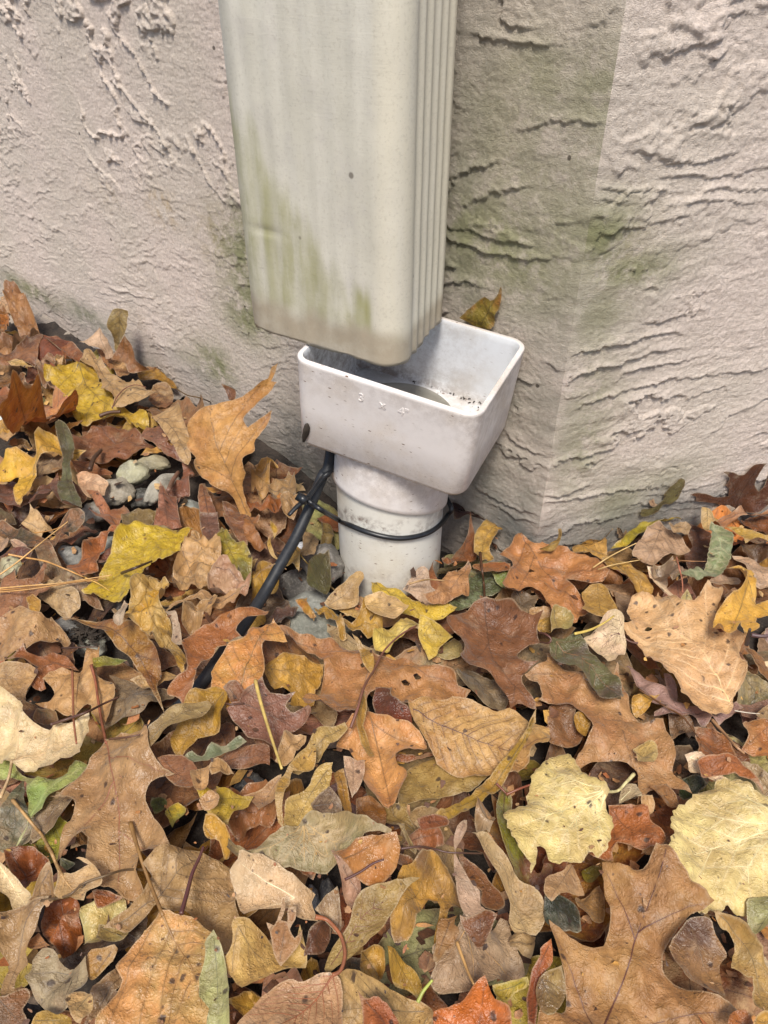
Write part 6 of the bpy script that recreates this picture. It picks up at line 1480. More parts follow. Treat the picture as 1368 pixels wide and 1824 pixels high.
H_('D', '690,1840 730,1760 810,1680 860,1600 920,1530 1000,1540 1090,1490 1110,1540 1060,1600 960,1680 900,1760 820,1850 760,1880', '1100,1520 900,1650 720,1850', (216, 176, 104), 'ytan', OV, 'pin', 'upper half of a folded golden tan leaf, centre left', lift=.010)
H_('E', '600,250 610,150 650,60 720,-60 830,-160 880,-180 860,-20 720,20 700,120 660,260 650,440 620,400', '850,-150 660,150 640,420', (220, 172, 90), 'gold', NA, 'none', 'golden strip forming the left edge of the folded tan leaf pair', lift=.010)
H_('E', '1000,-20 990,100 960,220 940,300 870,330 810,400 750,450 710,520 680,600 640,640 640,560 650,440 660,320 670,240 760,180 830,120 860,50 930,-20', '990,-10 800,250 650,620', (214, 176, 100), 'ytan', OV, 'pin', 'golden tan pointed leaf hanging down left of centre, tip at the veined olive leaf', lift=.014, npair=9, serr=.0005)
# ---- lower left
H_('C', '0,400 100,220 180,100 210,300 290,430 280,480 200,540 60,600 0,600 -30,500', '170,120 90,560', 'gre', 'gtan', OV, 'pin', 'dull grey-green leaf under the bright green leaf at left')
H_('C', '230,470 380,200 530,240 520,330 440,440 330,500 250,560', '500,250 250,540', (138, 108, 82), 'gtan', OV, 'pin', 'grey-brown leaf in the shade left of the large tan oak leaf')
H_('C', '-20,60 -60,-40 100,-60 150,40 400,60 500,-60 620,-60 560,60 400,180 370,240 330,330 230,390 130,480 80,560 130,500 200,420 210,300 190,110 150,90 80,80 0,110', '90,555 250,330 420,60', (146, 170, 92), (168, 176, 100), OAK, 'lobed', 'bright green lobed leaf under the big cream maple leaf', spot=.05, lift=.004, vlight=True)
H_('B', '-60,1320 0,1310 60,1310 170,1380 190,1450 290,1520 400,1530 520,1500 640,1440 640,1530 650,1590 600,1700 605,1760 540,1790 460,1790 400,1840 330,1870 250,1860 170,1840 90,1790 0,1760 -60,1700', '90,1775 300,1660 630,1570', (238, 210, 170), (226, 190, 144), MA, 'palm', 'big cream coloured maple leaf at the left edge', lift=.014, spot=.05, vlight=True, vcol=(206, 172, 126), pet='60,1900 0,2040', amp=.005)
H_('C', '70,640 150,600 250,590 330,650 360,690 290,780 230,870 180,860 100,770', '100,620 220,860', (130, 66, 28), 'rust', CR, 'none', 'dark rust leaf left of the large tan oak leaf', **CR2)
H_('C', '330,1010 430,950 560,970 590,1080 590,1200 560,1300 530,1350 480,1400 430,1330 340,1230 290,1130', '440,960 480,1380', 'amb', 'rust', CR, 'none', 'dark amber wrinkled leaf above the black stone at lower left', **CRU)
H_('C', '430,640 520,660 540,700 480,730 430,700', '440,650 520,700', (108, 112, 88), 'ggrn', OV, 'none', 'grey-green scrap beside the lower lobe of the large tan oak leaf')
H_('C', '200,1260 280,1180 320,1240 380,1300 300,1320 210,1300', '210,1290 370,1300', (210, 148, 104), 'otan', OV, 'none', 'small light orange leaf left of the dark amber leaf')
H_('C', '1070,260 1080,210 1180,220 1180,290 1100,330', '1080,220 1170,280', (98, 112, 40), 'grn', OV, 'none', 'small dark green leaf in the right bay of the large tan oak leaf')
H_('E', '-190,300 -120,240 -60,280 -40,340 -100,400 -130,460 -170,370', '-170,290 -110,440', (168, 164, 70), 'yel', CR, 'none', 'small yellow-green leaf right of the large tan oak leaf', lift=.003)
H_('C', '600,1040 720,990 840,930 900,960 910,1010 800,1110 740,1160 740,1300 700,1340 620,1320 600,1180', '880,960 680,1300', (210, 196, 138), 'ytan', CR, 'none', 'pale straw coloured leaf under the tip of the large tan oak leaf', **CR2)
H_('C', '740,1180 940,1190 900,1260 820,1300 740,1310', '750,1200 900,1250', (150, 140, 92), 'kh', CR, 'none', 'olive straw leaf piece right of the pale straw leaf')
H_('C', '660,880 760,870 880,920 800,960 700,1000', '670,890 870,925', (172, 102, 54), 'rust', OV, 'none', 'orange-brown leaf piece above the pale straw leaf')
H_('C', '1140,740 1010,620 1060,610 1150,630 1245,670 1200,720', '1030,620 1220,690', (122, 70, 48), 'dk', OV, 'none', 'glossy dark brown leaf in the lower right bay of the large tan oak leaf', rough=.28)
H_('D', '-60,1830 -130,1700 0,1480 130,1420 200,1390 270,1440 280,1490 240,1560 210,1640 140,1660 60,1680 0,1740 -60,1780 -140,1850', '260,1450 60,1570 -120,1830', (210, 156, 38), 'gold', OV, 'pin', 'golden yellow leaf just below the tan curled leaf at the cable end')
H_('D', '200,1780 330,1720 480,1710 560,1720 560,1850 200,1850', '210,1790 560,1780', (142, 88, 56), 'brn', OV, 'pin', 'brown leaf with pale edge in the shade left of the yellow straw stalk')
H_('D', '-60,1740 0,1700 70,1740 140,1650 240,1650 340,1590 390,1640 330,1680 230,1710 150,1770 80,1790 0,1790', '-50,1745 120,1710 380,1630', (158, 164, 136), 'ggrn', NA, 'none', 'grey-green curled narrow leaf left of the yellow straw stalk', lift=.010, fold=.4)
H_('B', '960,1680 1020,1620 1040,1560 1130,1480 1200,1420 1300,1380 1390,1350 1480,1330 1500,1350 1460,1420 1400,1460 1290,1520 1200,1550 1100,1630 1030,1700', '970,1690 1200,1500 1490,1340', (184, 154, 104), (160, 124, 78), NA, 'pin', 'tan curled leaf lying over the spot where the cable vanishes', lift=.012, curl=.4)
H_('C', '1120,-60 1180,60 1280,150 1370,165 1440,110 1400,0 1300,-80 1200,-100', '1150,-70 1370,140', (156, 98, 62), 'brn', OV, 'pin', 'brown curled leaf right of the large tan oak leaf', lift=.004)
H_('C', '740,-229 800,-200 960,-160 1100,-120 1110,-50 1120,20 1200,110 1285,165 1140,175 1080,200 1060,260 1080,330 1150,430 1200,520 1235,590 1245,670 1150,630 1060,610 1010,620 1000,680 990,760 1020,850 1020,915 900,925 820,880 720,860 690,840 640,700 650,620 655,540 620,510 580,530 500,590 400,660 430,560 480,420 540,300 535,240 480,205 360,215 480,130 580,20 660,-100', '742,-229 800,0 850,280 850,600 850,860', (204, 158, 114), (192, 142, 98), OAK, 'lobed', 'large smooth tan oak leaf with a long reddish stalk at left', pet='725,-330 700,-480 680,-620 650,-734', lift=.014, spot=.12, vcol=(150, 88, 60), amp=.005, vlight=False)
H_('C', '0,690 60,730 130,800 210,890 210,930 190,1020 110,1050 80,960 40,910 0,880 -40,800', '0,700 100,850 190,1000', (230, 198, 158), 'cream', OV, 'pin', 'cream coloured curled leaf at the left edge below the green leaf', lift=.012)
H_('C', '210,900 290,780 380,700 400,780 390,930 300,980 200,1000', '395,720 220,980', (184, 142, 98), 'tan', MA, 'pin', 'brownish tan left half of the small stalked leaf at lower left', lift=.006)
H_('C', '400,710 430,740 500,750 560,720 600,700 640,690 560,650 540,640 620,650 680,700 720,760 730,830 680,860 620,890 600,950 540,940 500,920 420,940 390,900 400,800', '410,715 480,820 600,940', (208, 168, 122), 'ltan', MA, 'pin', 'small light tan leaf with a thick upright stalk at lower left', pet='400,680 360,590 300,480 240,410 150,300 90,230', lift=.010, wmain=.0011, vcol=(190, 150, 96))
H_('C', '-60,1100 0,1080 60,1050 180,1020 300,990 390,970 330,1060 280,1160 230,1250 190,1320 200,1400 130,1440 100,1520 70,1620 20,1640 0,1600 30,1480 50,1380 0,1320 -60,1250', '380,975 200,1150 40,1600', (212, 168, 124), 'tan', OAK, 'lobed', 'light tan oak leaf in the lower left corner with a thin stalk to the right', pet='480,910 600,820 760,765 900,725 1110,730', lift=.010)
H_('C', '-20,1640 60,1650 130,1600 200,1580 220,1640 170,1720 200,1800 180,1900 -20,1900', '0,1660 180,1860', (150, 112, 80), 'brn', OAK, 'pin', 'brown leaf filling the lower left corner')
H_('C', '640,1390 720,1340 840,1300 860,1320 820,1410 740,1480 690,1540 650,1520', '850,1310 670,1520', (202, 148, 84), 'gold', OV, 'none', 'orange-tan leaf left of the golden tan leaf stalked yellow', lift=.004)
H_('C', '660,1610 760,1530 880,1430 930,1440 900,1530 800,1650 700,1760 620,1830 590,1840 640,1750', '920,1440 620,1820', (160, 120, 82), 'gtan', OV, 'pin', 'brown narrow leaf right of the grey-tan leaf at the bottom left', lift=.008)
H_('C', '210,1540 250,1490 270,1380 330,1330 410,1330 440,1400 500,1440 570,1430 640,1380 640,1500 640,1590 560,1640 500,1720 400,1760 330,1730 260,1650 240,1590', '620,1390 430,1560 330,1720', (172, 152, 126), 'gtan', OAK, 'pin', 'grey-tan oak leaf with one dark tick at the bottom left', lift=.006)
H_('C', '240,1780 300,1730 400,1750 500,1770 510,1900 240,1900', '250,1800 500,1800', (202, 162, 74), 'gold', OV, 'pin', 'yellowish leaf at the bottom edge left', lift=.008)
H_('C', '460,1640 490,1590 560,1560 620,1590 660,1640 660,1720 620,1780 580,1840 540,1820 500,1740', '650,1600 560,1700 560,1830', (210, 172, 122), 'tan', CR, 'pin', 'small tan cupped leaf lying on the grey-tan leaf at the bottom left', lift=.010, crease=.006)
H_('E', '-620,1160 -550,1100 -470,1050 -360,990 -310,930 -250,860 -310,800 -250,740 -120,690 0,650 80,640 190,680 280,720 360,820 340,880 310,950 330,1040 390,1130 430,1240 390,1300 230,1330 130,1200 0,1080 -170,1040 -240,1000 -310,1100 -430,1190 -520,1170', '-600,1160 -200,950 70,700', (188, 150, 106), (170, 132, 94), OAK, 'pin', 'large flat grey-tan leaf behind the golden tan leaf at the bottom left', lift=.008, spot=.3, vlight=False)
H_('C', '1140,1010 1250,1040 1368,1070 1450,1120 1530,1200 1580,1350 1600,1500 1600,1950 650,1950 700,1800 790,1650 860,1500 820,1400 870,1330 960,1230 1060,1130 1110,1060', '1145,1015 1230,1200 1368,1430 1440,1700', (216, 172, 110), (228, 156, 94), OV, 'pin', 'big golden tan leaf with a thick yellow stalk at the bottom left', pet='1060,800 990,600 930,390', lift=.012, wmain=.0012, vcol=(150, 112, 62), spot=.5, npair=5, vlight=False, curl=-.08)
# ---- lower centre
H_('E', '270,470 340,370 440,290 600,310 620,400 560,480 440,500 340,540', '290,460 600,350', (172, 116, 76), 'rust', CR, 'none', 'reddish brown leaf with a torn edge left of the golden tan hanging leaf', **CRU)
H_('E', '330,220 450,170 640,70 620,150 600,230 480,330 450,280 400,230', '630,90 440,290', (206, 156, 126), 'tan', OAK, 'pin', 'pinkish tan leaf strip right of the bright yellow leaf', lift=.005)
H_('E', '60,290 190,270 190,200 320,230 440,220 400,290 340,340 300,400 270,460 190,450 130,390 90,330', '430,225 240,300 220,440', (230, 192, 50), (222, 166, 56), OV, 'pin', 'bright yellow leaf right of the large tan oak leaf', lift=.006, mixing=.4)
H_('E', '50,230 140,160 190,190 180,270 90,290 60,260', '60,240 180,220', (218, 168, 122), 'ptan', CR, 'none', 'small pinkish tan scrap overlapping the bright yellow leaf', lift=.006)
H_('E', '0,80 60,20 130,20 130,120 100,190 40,200 10,140', '70,30 70,190', (212, 164, 118), 'tan', CR, 'none', 'small tan cupped leaf just above the bright yellow leaf', lift=.006, **CR2)
H_('E', '140,80 180,30 260,20 310,60 220,100 160,130', '150,90 300,60', (206, 152, 96), 'tan', CR, 'none', 'tan folded leaf right of the small tan cupped leaf', **CR2)
H_('E', '95,480 150,430 220,460 280,540 270,680 230,640 200,560 130,560', '110,480 265,660', (210, 156, 58), 'gold', CR, 'none', 'orange-yellow curled leaf below the bright yellow leaf', lift=.008, **CR2)
H_('E', '850,320 980,200 1060,300 1080,400 900,390', '870,340 1050,330', (120, 92, 74), 'gtan', OV, 'pin', 'grey-brown leaf in shade right of the golden tan hanging leaf')
H_('E', '560,760 700,740 840,760 900,860 880,900 760,850 640,800', '580,770 880,880', (150, 96, 60), 'amb', OV, 'pin', 'brown leaf edge between the veined olive leaf and the cream-grey leaf')
H_('E', '290,590 330,620 450,660 500,600 640,490 720,460 830,380 940,390 1100,430 1200,500 1368,560 1440,600 1430,630 1350,600 1250,610 1180,660 1080,690 1000,710 900,730 800,745 700,740 590,775 450,775 340,740 290,700', '800,400 790,560 800,740', (164, 138, 96), (120, 112, 76), MA, 'palm', 'wide olive tan leaf with pale raised veins below the hanging golden leaf', lift=.010, crease=.006, amp=.006, vcol=(196, 164, 112), vlight=True)
H_('E', '380,780 450,770 580,780 700,850 880,940 850,990 900,1110 760,1120 700,1070 600,1080 500,1110 410,1150 360,1080 330,1000 310,880 370,840', '740,990 560,920 400,860', (220, 190, 162), (196, 156, 120), MA, 'lobed', 'cream-grey leaf with a brown scar, lower centre', lift=.008, spot=.3, crease=.004)
H_('E', '250,1490 250,1380 300,1290 320,1120 350,1180 340,1320 320,1440 280,1500', '330,1130 270,1490', (186, 120, 54), 'rust', NA, 'none', 'rust sliver of a leaf right of the pale green curled leaf', lift=.010)
H_('E', '270,1510 330,1400 340,1260 420,1240 520,1290 600,1360 640,1420 740,1340 790,1250 830,1380 820,1480 700,1490 560,1570 480,1640 400,1700 330,1620', '350,1260 520,1450 800,1300', (208, 164, 96), 'ytan', OV, 'pin', 'golden tan leaf with curled sides above the pinkish leaf at the bottom', lift=.006, crease=.005, amp=.006)
H_('E', '540,1100 590,1120 610,1080 650,930 665,1000 640,1080 680,1090 690,1000 740,990 740,1080 700,1150 730,1210 790,1150 770,1250 700,1340 630,1420 580,1320 560,1200', '620,1410 650,1200 690,1000', (212, 164, 120), (190, 132, 90), OAK, 'lobed', 'pointed tan oak leaf tip standing in front of the cream-grey leaf', lift=.012, tilt=(0, .5), fold=.2)
H_('E', '90,1830 120,1720 60,1640 50,1500 110,1350 100,1280 110,1240 160,1180 200,1250 240,1400 265,1560 275,1900 90,1900', '160,1190 180,1500 190,1880', (176, 174, 120), (150, 156, 96), NA, 'pin', 'pale green curled leaf at the bottom edge on the golden tan leaf', lift=.012)
H_('E', '820,1500 860,1350 1000,1200 1000,1330 940,1460', '990,1210 840,1480', (124, 78, 54), 'dk', OV, 'none', 'dark red-brown leaf in shade above the pinkish leaf at the bottom')
H_('E', '1060,1420 1120,1350 1220,1370 1240,1470 1200,1560 1100,1600 1060,1520', '1100,1370 1180,1560', (128, 124, 98), (140, 96, 76), OV, 'pin', 'grey-green leaf with reddish tint in the gap at lower centre')
H_('E', '1000,740 1080,790 1180,850 1210,910 1200,980 1130,1040 1080,980 1070,890', '1010,750 1190,960', (210, 160, 142), 'ptan', CR, 'none', 'pink crumpled leaf right of the black upright stone', lift=.006, **CR2)
H_('E', '880,1050 960,960 1040,920 1060,1000 1070,1140 1040,1180', '1050,930 1050,1170', (150, 118, 94), 'gtan', CR, 'none', 'grey-brown scrap beside the black upright stone')
H_('E', '1200,1300 1300,1280 1380,1330 1350,1500 1260,1560 1200,1440', '1210,1310 1330,1500', (196, 146, 60), 'gold', CR, 'none', 'mustard crumpled leaf under the golden mottled leaf, lower centre', **CR2)
H_('I', '0,800 140,770 240,790 200,840 60,880 -60,900', '-40,880 230,800', (156, 112, 90), 'brn', OV, 'pin', 'mauve-brown leaf edge above the long ribbed golden leaf')
H_('E', '1010,740 1100,680 1240,640 1368,640 1450,620 1480,700 1420,810 1300,870 1220,880 1120,820 1050,770', '1100,790 1250,700 1368,650', (196, 132, 72), (172, 104, 54), OV, 'none', 'rolled smooth orange-brown leaf, lower centre', lift=.008, curl=-.7, rough=.3, spot=.05)
H_('I', '400,560 330,530 200,540 130,600 240,660 300,690 370,660 420,620', '150,600 410,580', (176, 118, 92), 'rust', CR, 'none', 'reddish crumpled leaf with a thin twig across it, lower centre', **CR2)
H_('I', '90,540 140,530 150,580 230,660 220,700 180,690 130,620', '110,540 210,690', (208, 172, 110), 'ytan', NA, 'none', 'small pale curled scrap left of the reddish crumpled leaf', lift=.010)
H_('E', '1190,960 1280,900 1420,860 1560,800 1620,790 1500,920 1368,1150 1280,1230 1200,1290 1100,1370 960,1460 940,1420 980,1300 1050,1200 1120,1130', '955,1450 1100,1230 1250,1050 1430,930', (214, 178, 108), (192, 150, 84), OV, 'pin', 'long ribbed golden tan leaf slanting across the lower centre', lift=.008, quilt=.0018, npair=12, vlight=False, vcol=(120, 70, 50))
H_('I', '190,880 300,780 440,810 470,890 540,950 590,1030 500,1050 460,1110 430,1250 380,1390 350,1360 370,1230 390,1090 330,1050 250,1130 210,1240 160,1320 60,1330 40,1240 60,1050 100,950 160,900', '310,800 250,950 100,1280', (220, 164, 70), (130, 96, 74), CR, 'pin', 'golden mottled crumpled leaf with dark patches, lower centre', lift=.012, spot=.8, **CRU)
H_('I', '380,1390 350,1360 370,1230 390,1090 460,1060 520,1050 500,1120 540,1180 470,1290', '480,1060 370,1370', (196, 140, 86), 'tan', CR, 'none', 'orange-brown rolled side of the golden mottled leaf', lift=.006)
H_('I', '20,1430 130,1480 230,1540 270,1610 240,1690 160,1650 60,1600', '30,1440 250,1660', (216, 166, 60), 'yel', OV, 'pin', 'small yellow leaf at lower centre with a green stem beside it', lift=.006)
# ---- lower right
H_('I', '230,380 330,330 450,330 460,400 340,440 260,440', '240,400 450,360', (160, 84, 46), 'rust', OV, 'none', 'rust red leaf in the shade of the olive tan oak leaf')
H_('I', '640,340 760,340 780,440 740,520 640,460', '650,350 750,500', (188, 146, 108), 'gtan', CR, 'none', 'greyish crumpled leaf above the twisted pinkish leaf', **CRU)
H_('I', '790,330 830,230 900,300 880,420 900,520 960,600 1040,640 1060,740 1120,750 1130,700 1200,700 1190,780 1080,850 960,840 880,750 800,620 770,480', '850,240 850,500 1080,830', (148, 92, 66), (152, 162, 34), OV, 'none', 'brown leaf with a yellow-green band under the pale toothed leaf', lift=.004, mixing=.8)
H_('I', '330,1430 420,1370 500,1290 560,1200 620,1290 740,1250 760,1180 830,1060 880,1090 910,1200 980,1370 1000,1530 870,1560 800,1560 600,1700 380,1740 310,1640 350,1560', '540,1270 620,1500 600,1690', (212, 178, 152), (190, 152, 124), OAK, 'lobed', 'pinkish grey leaf with a tiny curled mark, bottom centre right', lift=.006, spot=.3, vcol=(196, 152, 92))
H_('I', '540,1060 620,1075 720,1015 810,1060 740,1200 690,1285 640,1250 570,1150', '690,1030 680,1275', (162, 98, 66), 'brn', OV, 'pin', 'red-brown pointed leaf end on the pinkish grey leaf', lift=.008)
H_('I', '590,640 700,730 790,850 830,900 860,970 850,1030 800,1050 720,1010 690,980 690,880 620,820 560,720 530,600', '560,620 700,800 840,1020', (170, 106, 70), 'gbrn', OV, 'pin', 'red-brown upper part of a leaf right of the twisted pinkish leaf', lift=.006)
H_('I', '500,480 540,400 590,370 580,470 520,560 510,620 560,700 620,810 690,870 690,970 730,1010 620,1070 560,1040 520,900 500,750 500,600', '580,380 520,600 620,1050', (214, 176, 158), (198, 160, 140), NA, 'pin', 'twisted pinkish grey leaf standing tall at lower centre right', lift=.014)
H_('I', '890,1240 940,1170 1090,1180 1050,1350 960,1310 900,1280', '900,1250 1060,1260', (190, 156, 116), 'gtan', CR, 'none', 'tan lower piece of the shell-like curled leaf', **CR2)
H_('I', '600,640 700,640 820,700 920,800 1060,880 1120,940 1150,1050 1140,1120 1090,1170 1010,1160 930,1170 890,1080 900,970 830,870 750,800 680,710', '610,645 850,800 1020,1150', (218, 184, 138), (198, 158, 112), OV, 'pin', 'shell-like curled cream-tan leaf with fine ribs, lower right', lift=.010, quilt=.003, npair=12, crease=.004)
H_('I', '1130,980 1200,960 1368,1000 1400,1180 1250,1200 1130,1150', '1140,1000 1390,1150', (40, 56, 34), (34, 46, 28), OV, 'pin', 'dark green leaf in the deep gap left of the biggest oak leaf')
H_('J', '40,740 100,700 175,705 170,760 110,830 60,800', '50,740 170,750', (140, 128, 40), 'kh', OV, 'none', 'dark mustard green leaf edge above the biggest oak leaf')
H_('J', '0,910 80,900 170,830 200,900 210,1000 180,1120 120,1130 60,1050 0,970', '180,850 150,1110', (214, 164, 112), (206, 152, 84), OV, 'pin', 'light orange-tan leaf left of the top of the biggest oak leaf', lift=.004)
H_('I', '1140,840 1160,790 1260,750 1330,680 1380,740 1430,830 1440,880 1300,890 1240,920 1190,965 1140,920', '1340,700 1240,850 1180,950', (210, 162, 118), (198, 148, 96), OV, 'pin', 'tan folded leaf below the pale toothed leaf', lift=.006, fold=-.25)
H_('J', '460,220 540,200 560,270 540,320 480,320', '470,230 530,310', (196, 150, 104), 'tan', CR, 'none', 'small tan torn scrap right of the pale square leaf fragment', lift=.003)
H_('J', '290,240 320,190 400,195 430,300 290,300', '300,280 410,210', (204, 192, 158), 'gtan', OV, 'none', 'small whitish leaf fragment by the stalk of the pale toothed leaf', lift=.003)
H_('J', '560,330 640,280 690,300 680,400 640,440 580,400', '570,340 680,370', (150, 84, 44), 'rust', OV, 'none', 'rust leaf between the forked oak leaf tip and the large pale yellow leaf')
H_('J', '220,300 400,330 480,350 500,430 560,530 600,600 560,660 500,640 440,660 360,610 280,570 250,620 260,680 160,670 80,620 150,500 220,440', '240,320 360,480 590,620', (182, 106, 56), 'rust', OAK, 'lobed', 'rust orange oak leaf between the pale toothed leaf and the biggest oak leaf', lift=.004, rough=.4)
H_('J', '500,190 640,120 740,240 700,280 620,270 560,230', '510,190 720,250', (172, 120, 72), 'brn', OV, 'pin', 'brown leaf under the tip of the forked tan oak leaf', lift=.001)
H_('J', '215,180 130,110 50,30 0,-60 -30,-130 -100,-130 -180,-100 -240,-50 -290,0 -320,60 -330,140 -355,200 -340,240 -420,290 -510,330 -500,400 -470,490 -430,560 -370,620 -330,660 -320,740 -300,720 -280,640 -280,570 -230,560 -200,620 -170,670 -90,670 10,670 70,630 90,590 150,610 220,570 245,480 265,380 240,310 210,280', '215,180 -100,300 -430,430', (220, 196, 130), (196, 166, 104), TO, 'palm', 'pale yellow toothed leaf with a green stalk, lower right', pet='290,165 350,110 412,45', lift=.014, serr=.0013, quilt=.0014, amp=.004, wmain=.0010, crease=.004, vcol=(232, 220, 160), vlight=True, spot=.55, curl=-.1)
H_('J', '1310,230 1270,200 1180,120 1100,100 1010,75 990,130 900,150 830,200 800,240 720,280 680,340 660,430 680,500 640,580 625,650 640,720 700,790 760,800 740,870 800,930 880,970 920,1015 990,970 1080,980 1080,930 1180,1000 1290,990 1450,990 1600,850 1650,600 1560,400 1430,250', '1560,420 1200,600 660,640', (228, 204, 142), (204, 174, 114), TO, 'palm', 'large pale yellow leaf with a toothed edge at the right edge', lift=.016, serr=.0015, quilt=.0016, amp=.0045, wmain=.0012, vcol=(234, 222, 166), vlight=True, spot=.25, crease=.004)
H_('J', '1190,1000 1400,990 1420,1150 1320,1180 1250,1225 1200,1150', '1390,1000 1260,1210', (172, 168, 116), 'pgr', OV, 'pin', 'pale green leaf under the lower edge of the large pale yellow leaf', lift=.001)
H_('J', '960,1040 1040,1080 1150,1130 1250,1230 1340,1350 1400,1500 1400,1760 1290,1720 1260,1600 1260,1490 1150,1450 1100,1430 1130,1330 1140,1270 1080,1190 1010,1160', '970,1050 1230,1300 1330,1700', (208, 172, 112), (186, 140, 72), TO, 'pin', 'curled tan leaf arching over the black stones at the right edge', lift=.014, serr=.0005, amp=.006)
H_('J', '600,640 560,655 520,640 480,750 420,765 350,750 175,705 200,850 230,950 240,1050 235,1160 190,1270 120,1305 40,1290 -60,1250 -218,1165 -170,1290 -118,1430 -78,1600 -78,1740 -148,1760 -250,1680 -290,1850 -300,2000 200,2060 1100,2060 1130,1850 1200,1715 1090,1670 960,1610 850,1570 720,1530 640,1460 620,1380 640,1290 700,1200 770,1120 860,1080 935,1030 860,980 770,910 720,810 640,690', '150,1950 350,1480 430,1200 530,920 600,650', (200, 148, 94), (182, 128, 84), OAK, 'lobed', 'biggest brown oak leaf with dark veins in the lower right corner', lift=.014, spot=.15, vcol=(98, 58, 46), amp=.005, curl=-.04, wmain=.0011, vlight=False, rough=.45)
H_('J', '730,1170 800,1090 900,1080 960,1120 990,1200 1080,1320 1080,1350 1030,1400 1040,1500 1060,1640 960,1610 850,1560 760,1500 700,1380 660,1280', '800,1100 900,1350 1040,1620', (204, 150, 98), (112, 76, 66), OV, 'pin', 'tan leaf stained purple-brown lying on the biggest oak leaf', lift=.006, spot=.9, crease=.005)
H_('J', '1080,1800 1120,1740 1200,1730 1250,1780 1250,1850 1080,1880', '1090,1790 1240,1820', (176, 104, 48), 'rust', CR, 'none', 'small rust orange curl at the bottom edge on the biggest oak leaf', lift=.010)
H_('J', '1260,1800 1330,1740 1420,1740 1420,1900 1250,1900', '1270,1810 1410,1800', (222, 170, 90), 'gold', CR, 'none', 'golden scrap in the lower right corner of the picture', lift=.006)
H_('I', '1190,1220 1205,1290 1200,1380 1130,1480 1100,1640 1080,1850 1020,1850 1020,1700 1030,1560 1060,1440 1110,1350 1110,1290', '1195,1230 1080,1500 1050,1850', (210, 116, 50), (150, 70, 40), NA, 'pin', 'bright orange curled sliver left of the biggest oak leaf', lift=.016, spot=.5)
H_('I', '1100,1500 1250,1430 1300,1600 1200,1760 1110,1700', '1120,1510 1230,1720', (152, 118, 76), 'kh', OV, 'pin', 'olive brown leaf in the left bay of the biggest oak leaf')
H_('I', '770,1560 850,1540 1010,1530 1020,1590 930,1620 880,1680 830,1680 780,1620', '1015,1550 800,1600', (192, 178, 74), 'yel', OV, 'pin', 'small yellow-green leaf behind the bright orange maple leaf', lift=.006)
H_('I', '-330,1650 -200,1560 0,1590 120,1620 340,1700 330,1950 -330,1950', '340,1710 0,1740 -320,1800', (220, 178, 118), (206, 158, 100), OAK, 'pin', 'light golden tan leaf at the bottom edge, centre', lift=.006)
H_('I', '360,1750 460,1710 570,1640 640,1550 720,1480 750,1560 790,1660 870,1690 910,1760 910,1950 360,1950', '640,1950 690,1750 720,1490', (212, 112, 38), (160, 84, 36), MA, 'lobed', 'bright orange maple leaf at the bottom edge', lift=.012, spot=.7)
H_('E', '340,1800 420,1710 540,1580 680,1500 800,1510 930,1460 1030,1480 1070,1600 1070,1950 280,1950', '1000,1480 850,1680 640,1850', (210, 162, 128), (196, 148, 112), OAK, 'pin', 'pinkish tan leaf with a long rust stalk at the bottom edge', lift=.010, spot=.5, pet='1060,1440 1090,1330 1070,1220 1030,1150 960,1080 880,1060', wmain=.0010, vcol=(160, 96, 60))
H_('E', '1170,1580 1230,1640 1330,1630 1440,1740 1520,1950 1250,1950 1210,1700', '1180,1590 1400,1850', (172, 92, 50), 'rust', OV, 'none', 'dark rust leaf at the bottom edge lying on the light golden tan leaf', lift=.010)
# leaf stuck behind the cup against the wall
H_('K', '540,440 610,370 680,310 720,290 760,320 800,290 835,215 842,290 820,380 790,440 760,520 640,500', '690,490 740,400 835,225', (142, 124, 52), (170, 112, 50), MA, 'lobed', 'olive and orange leaf caught between the white cup and the wall', stand=(222, 4, wall_sz(848, 583)[1] + .004), amp=.001, curl=0, bend=0, spot=.1)

# ================================================================== labels of the buried leaves: each by its look and its nearest neighbour above
heroes = [o for o in LEAVES if o.get('label')]
used = {}
def short_ref(lab):
    w = lab.split(); out = []
    for q in w:
        if q in ('with', 'lying', 'at', 'under', 'below', 'left', 'right', 'in', 'standing', 'behind', 'between', 'by', 'beside', 'above', 'of', 'hanging', 'near', 'that', 'whose', 'leaning', 'just', 'curled', 'pointing', 'draped', 'tucked', 'folded', 'on', 'seen', 'crossing') and 'leaf' in ' '.join(out): break
        out.append(q)
    return ' '.join(out)
REF = {}
_cnt = {}
for h in heroes:
    r_ = short_ref(h['label']); _cnt[r_] = _cnt.get(r_, 0) + 1
for h in heroes:
    r_ = short_ref(h['label'])
    if _cnt[r_] == 1 and 'leaf' in r_ and len(r_.split()) <= 7: REF[h.name] = r_
for o, cn, kn, cr, px, py, L in FILL:
    c = np.array(o.location)
    near = sorted(heroes, key=lambda h: (h.location - o.location).length)
    size = 'small ' if L < .065 else ('large ' if L > .1 else '')
    sh = {'long': ''}
    done = False
    for h in near[:6]:
        ref = REF.get(h.name)
        if not ref: continue
        lab = f"{size}{'crumpled ' if cr else ''}{cn} {kn} mostly hidden near the {ref}"
        if len(lab.split()) > 16: lab = f"{cn} {kn} partly hidden near the {ref}"
        if len(lab.split()) > 16: continue
        if lab not in used: used[lab] = [o]; done = True; break
    if not done:
        lab = f"{cn} {kn} mostly buried in the pile"
        used.setdefault(lab, []).append(o)
    o['label'] = lab; o['category'] = 'leaf'
for k, v in used.items():
    if len(v) > 1:
        for o in v: o['group'] = k.replace(' leaf', ' leaves', 1) if False else 'buried ' + k.split(' mostly')[0] + ' pieces'

